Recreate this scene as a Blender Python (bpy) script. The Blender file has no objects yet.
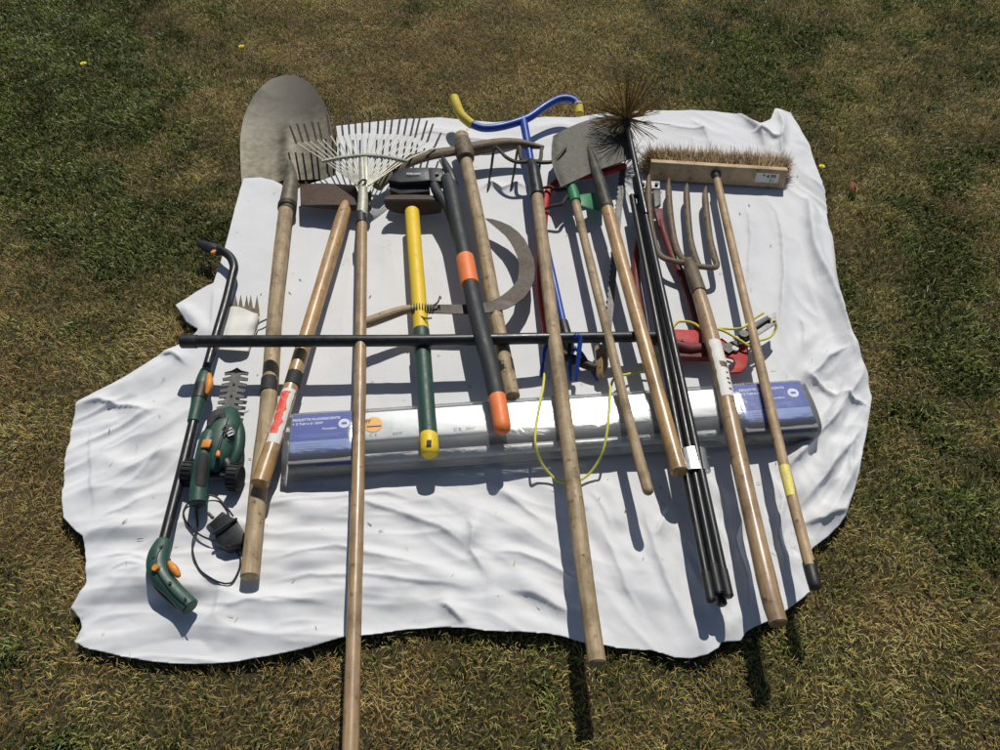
import bpy, bmesh, math, random
import numpy as np
from mathutils import Vector, Matrix
random.seed(7); rng = np.random.default_rng(11)
R_ = math.radians
sc = bpy.context.scene
COL = sc.collection

# ------------------------------------------------------------------ camera
CAMH, PITCH, FPX, ZC = 1.66, R_(50.0), 820.0, 0.034
cd = bpy.data.cameras.new('camera'); cam = bpy.data.objects.new('camera', cd); COL.objects.link(cam)
cam.location = (0, 0, CAMH); cam.rotation_euler = (R_(90) - PITCH, 0, 0)
cd.sensor_width = 36; cd.lens = FPX / 1000 * 36; cd.clip_start = 0.02; cd.clip_end = 800
sc.camera = cam
SP, CP = math.sin(PITCH), math.cos(PITCH)
FWD = Vector((0, CP, -SP)); UPV = Vector((0, SP, CP)); RT = Vector((1, 0, 0)); UP = Vector((0, 0, 1))

def W(px, py, h=0.0):
    d = FWD + RT * ((px - 500) / FPX) + UPV * ((375 - py) / FPX)
    t = (ZC + h - CAMH) / d.z
    return Vector((0, 0, CAMH)) + d * t
def SCL(px, py, h=0.0):
    return FPX / (W(px, py, h) - Vector((0, 0, CAMH))).dot(FWD)      # pixels per metre there
def to_px(X, Y, Z):
    dx, dy, dz = X, Y, Z - CAMH
    dep = dy * CP - dz * SP
    return 500 + FPX * dx / dep, 375 - FPX * (dy * SP + dz * CP) / dep

# ------------------------------------------------------------------ materials
def newmat(name):
    m = bpy.data.materials.new(name); m.use_nodes = True
    nt = m.node_tree; return m, nt, nt.nodes['Principled BSDF']
def N(nt, t, **kw):
    n = nt.nodes.new(t)
    for k, v in kw.items():
        if k in n.inputs: n.inputs[k].default_value = v
        else: setattr(n, k, v)
    return n
def ramp(nt, src, stops):
    r = nt.nodes.new('ShaderNodeValToRGB'); cr = r.color_ramp
    while len(cr.elements) < len(stops): cr.elements.new(0.5)
    for e, (p, c) in zip(cr.elements, stops):
        e.position = p; e.color = (*c, 1) if len(c) == 3 else c
    nt.links.new(src, r.inputs['Fac']); return r
def bump(nt, b, src, s=0.3, d=0.002):
    n = N(nt, 'ShaderNodeBump', Strength=s, Distance=d)
    nt.links.new(src, n.inputs['Height']); nt.links.new(n.outputs[0], b.inputs['Normal']); return n
def mixc(nt, f, a, b, mode='MIX'):
    m = nt.nodes.new('ShaderNodeMix'); m.data_type = 'RGBA'; m.blend_type = mode
    for i, v in ((0, f), (6, a), (7, b)):
        if isinstance(v, (int, float)): m.inputs[i].default_value = v
        elif isinstance(v, tuple): m.inputs[i].default_value = (*v, 1)
        else: nt.links.new(v, m.inputs[i])
    return m.outputs[2]

def wood(name, dark, light, rough=0.5, grey=0.0, coat=0.0):
    m, nt, b = newmat(name)
    uv = N(nt, 'ShaderNodeUVMap'); mp = N(nt, 'ShaderNodeMapping'); mp.inputs['Scale'].default_value = (9, 7, 1)
    nt.links.new(uv.outputs[0], mp.inputs[0])
    oi = N(nt, 'ShaderNodeObjectInfo')
    ad = N(nt, 'ShaderNodeVectorMath', operation='ADD'); nt.links.new(mp.outputs[0], ad.inputs[0]); nt.links.new(oi.outputs['Random'], ad.inputs[1])
    n1 = N(nt, 'ShaderNodeTexNoise', Scale=1.6, Detail=8.0, Roughness=0.65); nt.links.new(ad.outputs[0], n1.inputs[0])
    r = ramp(nt, n1.outputs[0], [(0.3, dark), (0.52, tuple((a + c) / 2 for a, c in zip(dark, light))), (0.7, light)])
    tc = N(nt, 'ShaderNodeTexCoord')
    n2 = N(nt, 'ShaderNodeTexNoise', Scale=14.0, Detail=6.0, Roughness=0.7); nt.links.new(tc.outputs['Object'], n2.inputs[0])
    r2 = ramp(nt, n2.outputs[0], [(0.33, (0.40, 0.37, 0.34)), (0.48, (0.85, 0.84, 0.83)), (0.62, (1.08, 1.07, 1.06))])
    c = mixc(nt, 0.75, r.outputs[0], r2.outputs[0], 'MULTIPLY')
    n3 = N(nt, 'ShaderNodeTexNoise', Scale=60.0, Detail=3.0); nt.links.new(tc.outputs['Object'], n3.inputs[0])
    r3 = ramp(nt, n3.outputs[0], [(0.62, (0, 0, 0)), (0.75, (1, 1, 1))])
    c = mixc(nt, r3.outputs[0], c, tuple(0.4 * x for x in dark))
    nt.links.new(c, b.inputs['Base Color'])
    rr = ramp(nt, n2.outputs[0], [(0.3, (rough + .2,) * 3), (0.7, (rough - .05,) * 3)]); nt.links.new(rr.outputs[0], b.inputs['Roughness'])
    b.inputs['Coat Weight'].default_value = coat; b.inputs['Coat Roughness'].default_value = 0.25
    bump(nt, b, n1.outputs[0], 0.35, 0.0008)
    return m
def metal(name, base, spot, metallic=0.7, rough=0.5, scale=30, lo=.4, hi=.65):
    m, nt, b = newmat(name)
    tc = N(nt, 'ShaderNodeTexCoord')
    n = N(nt, 'ShaderNodeTexNoise', Scale=float(scale), Detail=10.0, Roughness=0.7, Distortion=0.6); nt.links.new(tc.outputs['Object'], n.inputs[0])
    r = ramp(nt, n.outputs[0], [(lo, base), (hi, spot)])
    n2 = N(nt, 'ShaderNodeTexNoise', Scale=float(scale) * 8, Detail=6.0); nt.links.new(tc.outputs['Object'], n2.inputs[0])
    n4 = N(nt, 'ShaderNodeTexNoise', Scale=float(scale) * 2.3, Detail=8.0, Roughness=0.8, Distortion=1.5); nt.links.new(tc.outputs['Object'], n4.inputs[0])
    r4 = ramp(nt, n4.outputs[0], [(0.32, (0.62, 0.60, 0.57)), (0.5, (0.97, 0.97, 0.97)), (0.68, (1.15, 1.13, 1.1))])
    r5 = ramp(nt, n2.outputs[0], [(0.35, (0.7, 0.68, 0.66)), (0.6, (1.05, 1.05, 1.05))])
    nt.links.new(mixc(nt, 1.0, mixc(nt, 1.0, r.outputs[0], r4.outputs[0], 'MULTIPLY'), r5.outputs[0], 'MULTIPLY'), b.inputs['Base Color'])
    rr = ramp(nt, n.outputs[0], [(0.35, (rough,) * 3), (0.7, (min(1, rough + .25),) * 3)]); nt.links.new(rr.outputs[0], b.inputs['Roughness'])
    b.inputs['Metallic'].default_value = metallic
    bump(nt, b, n2.outputs[0], 0.3, 0.0006)
    return m
def plastic(name, c, rough=0.45, wear=None, scale=32, amt=.5):
    m, nt, b = newmat(name)
    tc = N(nt, 'ShaderNodeTexCoord')
    n = N(nt, 'ShaderNodeTexNoise', Scale=float(scale), Detail=9.0, Roughness=0.75); nt.links.new(tc.outputs['Object'], n.inputs[0])
    wear = wear or tuple(min(1, x * 1.6 + 0.03) for x in c)
    r = ramp(nt, n.outputs[0], [(0.5, (0, 0, 0)), (0.75, (amt,) * 3)])
    nt.links.new(mixc(nt, r.outputs[0], c, wear), b.inputs['Base Color'])
    rr = ramp(nt, n.outputs[0], [(0.3, (rough,) * 3), (0.75, (min(1, rough + .3),) * 3)]); nt.links.new(rr.outputs[0], b.inputs['Roughness'])
    n2 = N(nt, 'ShaderNodeTexNoise', Scale=300.0, Detail=3.0); nt.links.new(tc.outputs['Object'], n2.inputs[0])
    bump(nt, b, n2.outputs[0], 0.15, 0.0004)
    return m
def attr_mat(name, rough, trans=0.0):
    m, nt, b = newmat(name)
    a = N(nt, 'ShaderNodeAttribute'); a.attribute_name = 'tint'
    nt.links.new(a.outputs['Color'], b.inputs['Base Color']); b.inputs['Roughness'].default_value = rough
    b.inputs['Specular IOR Level'].default_value = 0.3
    if trans:
        t = N(nt, 'ShaderNodeBsdfTranslucent'); nt.links.new(a.outputs['Color'], t.inputs[0])
        mx = N(nt, 'ShaderNodeMixShader'); mx.inputs[0].default_value = trans
        nt.links.new(b.outputs[0], mx.inputs[1]); nt.links.new(t.outputs[0], mx.inputs[2])
        nt.links.new(mx.outputs[0], nt.nodes['Material Output'].inputs[0])
    return m

M = {}
M['wood_grey'] = wood('weathered_wood', (0.25, 0.175, 0.095), (0.49, 0.375, 0.22), 0.6)
M['wood_warm'] = wood('varnished_wood', (0.32, 0.18, 0.065), (0.60, 0.385, 0.17), 0.38, coat=0.4)
M['wood_brown'] = wood('brown_wood', (0.25, 0.155, 0.075), (0.47, 0.315, 0.165), 0.4, coat=0.3)
M['wood_pale'] = wood('pale_wood', (0.31, 0.20, 0.105), (0.53, 0.38, 0.21), 0.5)
M['wood_block'] = wood('block_wood', (0.40, 0.28, 0.15), (0.60, 0.45, 0.27), 0.6)
M['steel_dirty'] = metal('soiled_steel', (0.095, 0.083, 0.055), (0.205, 0.18, 0.125), 0.25, 0.45, 5, .38, .62)
M['shovel_steel'] = metal('soil_stained_blade', (0.095, 0.083, 0.055), (0.215, 0.19, 0.13), 0.25, 0.45, 6, .38, .62)
nt = M['shovel_steel'].node_tree; b = nt.nodes['Principled BSDF']; old = b.inputs['Base Color'].links[0].from_socket      # soil caked on the last hand's width of the blade
tc = N(nt, 'ShaderNodeTexCoord'); sx = N(nt, 'ShaderNodeSeparateXYZ'); nt.links.new(tc.outputs['Object'], sx.inputs[0])
n1 = N(nt, 'ShaderNodeTexNoise', Scale=9.0, Detail=8.0, Roughness=0.65, Distortion=1.0); nt.links.new(tc.outputs['Object'], n1.inputs[0])
ma = N(nt, 'ShaderNodeMath', operation='MULTIPLY_ADD'); nt.links.new(n1.outputs[0], ma.inputs[0]); ma.inputs[1].default_value = .30; nt.links.new(sx.outputs['Y'], ma.inputs[2])
r = ramp(nt, ma.outputs[0], [(0, (0, 0, 0)), (1, (1, 1, 1))]); SHOVEL_RAMP = r
nt.links.new(mixc(nt, r.outputs[0], old, (.072, .062, .043)), b.inputs['Base Color'])
M['steel_spade'] = metal('spade_steel', (0.04, 0.038, 0.028), (0.125, 0.118, 0.09), 0.25, 0.5, 13)
M['rust'] = metal('rusty_iron', (0.11, 0.082, 0.052), (0.22, 0.172, 0.115), 0.3, 0.55, 30)
M['rust_dark'] = metal('dark_rusty_iron', (0.035, 0.024, 0.018), (0.085, 0.058, 0.04), 0.3, 0.55, 25)
M['axe_rust'] = metal('reddish_rust', (0.05, 0.03, 0.02), (0.11, 0.07, 0.045), 0.2, 0.6, 22)
M['aged_blade'] = metal('aged_blade_steel', (0.05, 0.037, 0.026), (0.09, 0.068, 0.048), 0.2, 0.5, 12)
M['rake_metal'] = metal('painted_rake_metal', (0.44, 0.44, 0.36), (0.55, 0.54, 0.44), 0.3, 0.42, 40)
M['rake_tip'] = metal('bare_tine_tip', (0.018, 0.014, 0.011), (0.05, 0.038, 0.03), 0.3, 0.5, 50)
M['steel'] = metal('bright_steel', (0.42, 0.42, 0.41), (0.28, 0.27, 0.25), 0.6, 0.5, 30)
M['steel_grey'] = metal('grey_steel', (0.10, 0.10, 0.095), (0.17, 0.165, 0.155), 0.5, 0.5, 30)
M['black'] = plastic('black_plastic', (0.012, 0.013, 0.013), 0.38, (0.06, 0.06, 0.055))
M['black_gloss'] = plastic('black_lacquer', (0.010, 0.011, 0.011), 0.26, (0.05, 0.05, 0.045))
M['black_rubber'] = plastic('black_rubber', (0.02, 0.02, 0.02), 0.62, (0.06, 0.06, 0.06))
M['grey_grip'] = plastic('charcoal_grip', (0.022, 0.025, 0.027), 0.5, (0.05, 0.055, 0.055))
M['orange'] = plastic('orange_plastic', (0.80, 0.20, 0.05), 0.42, (0.82, 0.36, 0.17))
M['orange_btn'] = plastic('orange_button', (0.68, 0.24, 0.03), 0.4)
M['yellow'] = plastic('yellow_plastic', (0.78, 0.53, 0.02), 0.42, (0.5, 0.38, 0.08))
M['yellow_rub'] = plastic('yellow_rubber', (0.62, 0.47, 0.05), 0.55, (0.4, 0.32, 0.08))
M['green'] = plastic('dark_green_plastic', (0.018, 0.062, 0.042), 0.4, (0.05, 0.11, 0.08))
M['green_body'] = plastic('green_casing', (0.022, 0.072, 0.052), 0.36, (0.06, 0.12, 0.1))
M['green_paint'] = plastic('green_paint', (0.02, 0.19, 0.075), 0.4, (0.12, 0.12, 0.08))
M['blue'] = plastic('blue_paint', (0.008, 0.055, 0.33), 0.28, (0.05, 0.12, 0.35))
M['red'] = plastic('red_paint', (0.40, 0.012, 0.008), 0.5, (0.30, 0.06, 0.04))
M['red_dark'] = plastic('worn_red_paint', (0.13, 0.013, 0.011), 0.5, (0.18, 0.06, 0.05))
M['paper'] = plastic('white_paper', (0.72, 0.70, 0.64), 0.6, (0.5, 0.48, 0.42))
M['paper_red'] = plastic('red_ink', (0.75, 0.07, 0.035), 0.5, (0.75, 0.5, 0.42), 120, 1.0)
M['paper_yellow'] = plastic('yellow_label', (0.78, 0.66, 0.12), 0.45, (0.3, 0.25, 0.5), 130, .9)
M['ink'] = plastic('dark_ink', (0.03, 0.03, 0.035), 0.6)
M['ink_white'] = plastic('white_ink', (0.75, 0.76, 0.8), 0.5)
M['card_blue'] = plastic('blue_print', (0.028, 0.065, 0.36), 0.5, (0.07, 0.12, 0.42), 60)
M['card_pale'] = plastic('pale_blue_print', (0.22, 0.30, 0.58), 0.5, (0.3, 0.38, 0.6), 60)
M['card_grey'] = plastic('grey_card', (0.22, 0.225, 0.22), 0.6, (0.28, 0.28, 0.27), 60)
M['reflector'] = plastic('silver_reflector', (0.58, 0.59, 0.595), 0.24, (0.52, 0.54, 0.56), 12)
M['reflector'].node_tree.nodes['Principled BSDF'].inputs['Metallic'].default_value = 0.25
M['reflector'].node_tree.nodes['Bump'].inputs['Strength'].default_value = 0.03
M['tube_glass'] = plastic('white_tube', (0.6, 0.6, 0.58), 0.15)
M['sticker_orange'] = plastic('orange_sticker', (0.85, 0.42, 0.06), 0.4)
M['rope'] = plastic('yellow_rope', (0.66, 0.62, 0.10), 0.7, (0.3, 0.35, 0.08), 200, .6)
M['foil'] = metal('silver_tape', (0.65, 0.65, 0.64), (0.45, 0.45, 0.46), 0.9, 0.25, 90)
M['bristle'] = attr_mat('bristle_fibre', 0.6)
M['grass'] = attr_mat('grass_blade', 0.42, 0.2)
M['petal'] = plastic('yellow_petal', (0.8, 0.68, 0.02), 0.6)
M['leaf_dry'] = plastic('dry_leaf', (0.20, 0.05, 0.03), 0.6, (0.45, 0.27, 0.13), 200, 1)

# sheet fabric
m, nt, b = newmat('white_cotton'); M['cotton'] = m
tc = N(nt, 'ShaderNodeTexCoord')
n1 = N(nt, 'ShaderNodeTexNoise', Scale=5.0, Detail=6.0, Roughness=0.6); nt.links.new(tc.outputs['Object'], n1.inputs[0])
r1 = ramp(nt, n1.outputs[0], [(0.35, (0.63, 0.632, 0.64)), (0.65, (0.68, 0.682, 0.69))])
at = N(nt, 'ShaderNodeAttribute'); at.attribute_name = 'stain'
n3 = N(nt, 'ShaderNodeTexNoise', Scale=70.0, Detail=5.0, Roughness=0.8); nt.links.new(tc.outputs['Object'], n3.inputs[0])
r3 = ramp(nt, n3.outputs[0], [(0.48, (0, 0, 0)), (0.72, (1, 1, 1))])
ml = N(nt, 'ShaderNodeMath', operation='MULTIPLY'); nt.links.new(at.outputs['Fac'], ml.inputs[0]); nt.links.new(r3.outputs[0], ml.inputs[1])
nt.links.new(mixc(nt, ml.outputs[0], r1.outputs[0], (0.34, 0.29, 0.22)), b.inputs['Base Color'])
b.inputs['Roughness'].default_value = 0.85; b.inputs['Sheen Weight'].default_value = 0.15
b.inputs['Specular IOR Level'].default_value = 0.2
n2 = N(nt, 'ShaderNodeTexNoise', Scale=22.0, Detail=7.0, Roughness=0.62, Distortion=0.8); nt.links.new(tc.outputs['Object'], n2.inputs[0])
bump(nt, b, n2.outputs[0], 0.22, 0.003)

# clear film
m, nt, b = newmat('clear_film'); M['film'] = m
nt.nodes.remove(b)
tc = N(nt, 'ShaderNodeTexCoord')
mp = N(nt, 'ShaderNodeMapping'); mp.inputs['Scale'].default_value = (1.0, 2.2, 2.2); nt.links.new(tc.outputs['Object'], mp.inputs[0])
n1 = N(nt, 'ShaderNodeTexNoise', Scale=16.0, Detail=5.0, Roughness=0.6, Distortion=1.0); nt.links.new(mp.outputs[0], n1.inputs[0])
bp = N(nt, 'ShaderNodeBump', Strength=0.22, Distance=0.004); nt.links.new(n1.outputs[0], bp.inputs['Height'])
gl = N(nt, 'ShaderNodeBsdfGlossy', Roughness=0.17); gl.inputs['Color'].default_value = (1, 1, 1, 1); nt.links.new(bp.outputs[0], gl.inputs['Normal'])
tr = N(nt, 'ShaderNodeBsdfTransparent'); tr.inputs['Color'].default_value = (0.93, 0.94, 0.94, 1)
fr = N(nt, 'ShaderNodeFresnel', IOR=1.45); nt.links.new(bp.outputs[0], fr.inputs['Normal'])
mx = N(nt, 'ShaderNodeMixShader'); nt.links.new(fr.outputs[0], mx.inputs[0]); nt.links.new(tr.outputs[0], mx.inputs[1]); nt.links.new(gl.outputs[0], mx.inputs[2])
df = N(nt, 'ShaderNodeBsdfDiffuse'); df.inputs[0].default_value = (.8, .82, .83, 1)
m2 = N(nt, 'ShaderNodeMixShader'); m2.inputs[0].default_value = .08; nt.links.new(mx.outputs[0], m2.inputs[1]); nt.links.new(df.outputs[0], m2.inputs[2])
nt.links.new(m2.outputs[0], nt.nodes['Material Output'].inputs[0])

# soil
m, nt, b = newmat('thatch_soil'); M['soil'] = m
tc = N(nt, 'ShaderNodeTexCoord')
n1 = N(nt, 'ShaderNodeTexNoise', Scale=2.2, Detail=8.0, Roughness=0.65); nt.links.new(tc.outputs['Object'], n1.inputs[0])
n2 = N(nt, 'ShaderNodeTexNoise', Scale=160.0, Detail=8.0, Roughness=0.8); nt.links.new(tc.outputs['Object'], n2.inputs[0])
ra = ramp(nt, n1.outputs[0], [(0.4, (0.075, 0.072, 0.026)), (0.6, (0.14, 0.098, 0.042))])
rb = ramp(nt, n2.outputs[0], [(0.35, (0.35, 0.35, 0.35)), (0.7, (1.4, 1.3, 1.1))])
nt.links.new(mixc(nt, 1.0, ra.outputs[0], rb.outputs[0], 'MULTIPLY'), b.inputs['Base Color']); b.inputs['Roughness'].default_value = 0.95
bump(nt, b, n2.outputs[0], 1.0, 0.01)

# ------------------------------------------------------------------ object helpers
def thing(name, label, cat, loc, group=None):
    o = bpy.data.objects.new(name, None); COL.objects.link(o)
    o.empty_display_size = 0.05
    o.location = loc; o['label'] = label; o['category'] = cat
    if group: o['group'] = group
    return o
def root_loc(p):
    while p is not None and p.parent is not None: p = p.parent
    return p.location.copy() if p is not None else Vector((0, 0, 0))
def mk(name, bm, mat, parent=None, smooth=True, ang=38):
    if isinstance(mat, str): mat = M[mat]
    off = root_loc(parent)
    bmesh.ops.translate(bm, verts=bm.verts, vec=-off)
    bm.normal_update()
    if smooth:
        ca = R_(ang)
        for f in bm.faces: f.smooth = True
        for e in bm.edges:
            if len(e.link_faces) == 2 and e.calc_face_angle(0) > ca: e.smooth = False
    me = bpy.data.meshes.new(name); bm.to_mesh(me); bm.free()
    me.materials.append(mat)
    o = bpy.data.objects.new(name, me); COL.objects.link(o)
    if parent is not None: o.parent = parent
    return o
def tag(o, label, cat, group=None):
    o['label'] = label; o['category'] = cat
    if group: o['group'] = group
    return o

def crom(pts, n=6):
    """smooth a list of (Vector, r) through Catmull-Rom"""
    out = []
    P = [pts[0]] + list(pts) + [pts[-1]]
    for i in range(1, len(P) - 2):
        for k in range(n):
            t = k / n
            a, b_, c, d = P[i - 1], P[i], P[i + 1], P[i + 2]
            def f(a, b, c, d): return 0.5 * ((2 * b) + (c - a) * t + (2 * a - 5 * b + 4 * c - d) * t * t + (3 * b - a - 3 * c + d) * t ** 3)
            out.append((f(a[0], b_[0], c[0], d[0]), f(a[1], b_[1], c[1], d[1])))
    out.append(pts[-1]); return out
def PX(*pts):
    """(px,py,h,width_px) -> (world, radius)"""
    return [(W(p[0], p[1], p[2]), p[3] / 2 / SCL(p[0], p[1], p[2])) for p in pts]
def tube(bm, path, seg=14, cap='flat', flat=1.0, side=None, bend=0):
    """sweep; flat = height/width ratio of the section; cap in flat/round/bevel"""
    pts = [(Vector(p), r) for p, r in path]
    if cap in ('round', 'bevel'):
        def endcap(p, q, r):
            d = (p - q).normalized(); out = []
            if cap == 'round':
                for a in (30, 60, 85): out.append((p + d * r * math.sin(R_(a)), r * math.cos(R_(a))))
            else:
                out = [(p + d * r * 0.18, r * 0.82)]
            return out
        s = endcap(pts[0][0], pts[1][0], pts[0][1]); e = endcap(pts[-1][0], pts[-2][0], pts[-1][1])
        pts = s[::-1] + pts + e
    uvl = bm.loops.layers.uv.verify()
    rings = []; n = len(pts); nrm = None; L = 0; Ls = []
    for i, (p, r) in enumerate(pts):
        a = pts[max(0, i - 1)][0]; c = pts[min(n - 1, i + 1)][0]
        t = (c - a)
        if t.length < 1e-9: t = Vector((0, 1, 0))
        t.normalize()
        if nrm is None:
            ref = side if side is not None else UP
            nrm = ref - t * ref.dot(t)
            if nrm.length < 1e-3: nrm = RT - t * RT.dot(t)
        else: nrm = nrm - t * nrm.dot(t)
        nrm.normalize(); bi = t.cross(nrm)
        if i: L += (p - pts[i - 1][0]).length
        Ls.append(L)
        rings.append([bm.verts.new(p + (nrm * math.cos(2 * math.pi * k / seg) * flat + bi * math.sin(2 * math.pi * k / seg)) * r) for k in range(seg)])
    for i in range(n - 1):
        for k in range(seg):
            k2 = (k + 1) % seg
            f = bm.faces.new((rings[i][k], rings[i][k2], rings[i + 1][k2], rings[i + 1][k]))
            for l, (u, v) in zip(f.loops, ((k / seg, Ls[i]), ((k + 1) / seg, Ls[i]), ((k + 1) / seg, Ls[i + 1]), (k / seg, Ls[i + 1]))): l[uvl].uv = (u, v)
    for rg in (rings[0][::-1], rings[-1]):
        f = bm.faces.new(rg)
        for l in f.loops: l[uvl].uv = (l.vert.co.x * 8, l.vert.co.y * 8)
    return bm
def T(*pts, seg=14, cap='flat', smooth=0, flat=1.0, side=None):
    bm = bmesh.new(); p = PX(*pts)
    if smooth: p = crom(p, smooth)
    return tube(bm, p, seg, cap, flat, side)
def handle_bm(pts, wob=0.0015, n=24, seg=18, cap='bevel'):
    """long wooden handle with slight waviness; pts px"""
    p = PX(*pts); p = crom(p, max(2, n // max(1, len(p) - 1)))
    ph = random.random() * 9; out = []
    for i, (v, r) in enumerate(p):
        t = i / len(p)
        out.append((v + RT * wob * math.sin(ph + 5 * t) + UP * wob * math.sin(ph * 2 + 4 * t), r * (1 + 0.02 * math.sin(ph + 23 * t) + 0.01 * math.sin(61 * t))))
    return tube(bmesh.new(), out, seg, cap)
def between(pts, t0, t1, grow=1.03, n=6):
    """sub-path of px polyline, for sleeves and stickers"""
    p = PX(*pts); ls = [0]
    for i in range(1, len(p)): ls.append(ls[-1] + (p[i][0] - p[i - 1][0]).length)
    out = []
    for k in range(n + 1):
        s = (t0 + (t1 - t0) * k / n) * ls[-1]
        for i in range(1, len(p)):
            if s <= ls[i] + 1e-9:
                u = (s - ls[i - 1]) / (ls[i] - ls[i - 1]); break
        out.append((p[i - 1][0].lerp(p[i][0], u), (p[i - 1][1] * (1 - u) + p[i][1] * u) * grow))
    return out
def fr(pts, y):
    """fraction of the length at which the px polyline passes row y"""
    ps = between(pts, 0, 1, 1, 200)
    return min(range(201), key=lambda k: abs(to_px(*ps[k][0])[1] - y)) / 200
def wrap(bm, path, a0, a1, seg=12, uprag=0.0):
    """a sticker: strip of a cylinder between angles a0..a1 (deg, 0 = up, + = to the right)"""
    rings = []
    n = len(path); d = (path[-1][0] - path[0][0]).normalized()
    nrm = (UP - d * UP.dot(d)).normalized(); bi = nrm.cross(d) * -1
    if bi.x < 0: bi = -bi
    for i, (p, r) in enumerate(path):
        ja = random.uniform(-uprag, uprag); jb = random.uniform(-uprag, uprag)
        rings.append([bm.verts.new(p + (nrm * math.cos(R_(a)) + bi * math.sin(R_(a))) * r) for a in [a0 + ja + (a1 + jb - a0 - ja) * k / seg for k in range(seg + 1)]])
    for i in range(n - 1):
        for k in range(seg): bm.faces.new((rings[i][k], rings[i][k + 1], rings[i + 1][k + 1], rings[i + 1][k]))
    return bm
def plate(bm, pts, th, bev=0.0):
    """pts: (px,py,h) outline of the top; thickness down"""
    top = [W(*p) for p in pts]
    a = [bm.verts.new(p) for p in top]; c = [bm.verts.new(p - UP * th) for p in top]
    f = bm.faces.new(a); g = bm.faces.new(c[::-1]); n = len(a)
    for i in range(n): bm.faces.new((a[i], c[i], c[(i + 1) % n], a[(i + 1) % n]))
    bmesh.ops.recalc_face_normals(bm, faces=bm.faces)
    if bev:
        bmesh.ops.bevel(bm, geom=list(bm.edges), offset=bev, segments=2, affect='EDGES', profile=0.5)
    return bm
def obox(bm, c, x, y, z, sx, sy, sz, bev=0.0, seg=2, taper=(1, 1)):
    x, y, z = [v.normalized() for v in (x, y, z)]
    vs = []
    for k in (-1, 1):
        for j in (-1, 1):
            for i in (-1, 1):
                tx = taper[0] if k > 0 else 1; ty = taper[1] if k > 0 else 1
                vs.append(bm.verts.new(c + x * i * sx / 2 * tx + y * j * sy / 2 * ty + z * k * sz / 2))
    fs = [(0, 1, 3, 2), (4, 6, 7, 5), (0, 4, 5, 1), (2, 3, 7, 6), (0, 2, 6, 4), (1, 5, 7, 3)]
    faces = [bm.faces.new([vs[i] for i in f]) for f in fs]
    bmesh.ops.recalc_face_normals(bm, faces=faces)
    if bev:
        es = list({e for f in faces for e in f.edges})
        bmesh.ops.bevel(bm, geom=es, offset=bev, segments=seg, affect='EDGES', profile=0.5)
    return bm
def shell(bm, fn, nu, nv, th):
    """fn(u,v)->Vector on a grid, given thickness downward"""
    g = [[fn(i / nu, j / nv) for i in range(nu + 1)] for j in range(nv + 1)]
    A = [[bm.verts.new(p) for p in r] for r in g]; B = [[bm.verts.new(p - UP * th) for p in r] for r in g]
    for j in range(nv):
        for i in range(nu):
            bm.faces.new((A[j][i], A[j][i + 1], A[j + 1][i + 1], A[j + 1][i])); bm.faces.new((B[j][i], B[j + 1][i], B[j + 1][i + 1], B[j][i + 1]))
    for j in range(nv):
        for i in (0, nu): bm.faces.new((A[j][i], A[j + 1][i], B[j + 1][i], B[j][i]))
    for i in range(nu):
        for j in (0, nv): bm.faces.new((A[j][i], A[j][i + 1], B[j][i + 1], B[j][i]))
    bmesh.ops.remove_doubles(bm, verts=bm.verts, dist=1e-5)
    bmesh.ops.recalc_face_normals(bm, faces=bm.faces)
    return bm
def disc(bm, c, n, r, th, seg=20, bev=0):
    n = n.normalized(); return tube(bm, [(c - n * th / 2, r), (c + n * th / 2, r)], seg, 'flat', side=n.orthogonal())
def text(name, s, c, x, z, size, mat, parent, ext=0.0002, bold=0):
    """flat lettering centred at c; x = reading direction, z = surface normal"""
    cu = bpy.data.curves.new(name, 'FONT'); cu.body = s; cu.size = size; cu.align_x = 'CENTER'; cu.align_y = 'CENTER'
    cu.extrude = ext; cu.offset = bold
    cu.materials.append(M[mat])
    o = bpy.data.objects.new(name, cu); COL.objects.link(o)
    x = x.normalized(); z = (z - x * z.dot(x)).normalized(); y = z.cross(x)
    off = root_loc(parent)
    me = bpy.data.meshes.new_from_object(o); bpy.data.objects.remove(o); o = bpy.data.objects.new(name, me); COL.objects.link(o)
    o.parent = parent
    o.matrix_local = Matrix(((x.x, y.x, z.x, c.x - off.x), (x.y, y.y, z.y, c.y - off.y), (x.z, y.z, z.z, c.z - off.z), (0, 0, 0, 1)))
    return o

# ------------------------------------------------------------------ noise
def vnoise(x, y, seed):
    r = np.random.default_rng(seed); tab = r.random((64, 64))
    xi = np.floor(x).astype(int); yi = np.floor(y).astype(int); fx = x - xi; fy = y - yi
    fx = fx * fx * (3 - 2 * fx); fy = fy * fy * (3 - 2 * fy)
    g = lambda i, j: tab[i % 64, j % 64]
    return (g(xi, yi) * (1 - fx) + g(xi + 1, yi) * fx) * (1 - fy) + (g(xi, yi + 1) * (1 - fx) + g(xi + 1, yi + 1) * fx) * fy
def fbm(x, y, s, seed, octv=4, gain=0.55):
    v = 0; a = 1; tot = 0
    for k in range(octv):
        v = v + a * vnoise(x * s * 2 ** k + 13.1 * k, y * s * 2 ** k + 7.7 * k, seed + k); tot += a; a *= gain
    return v / tot

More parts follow.
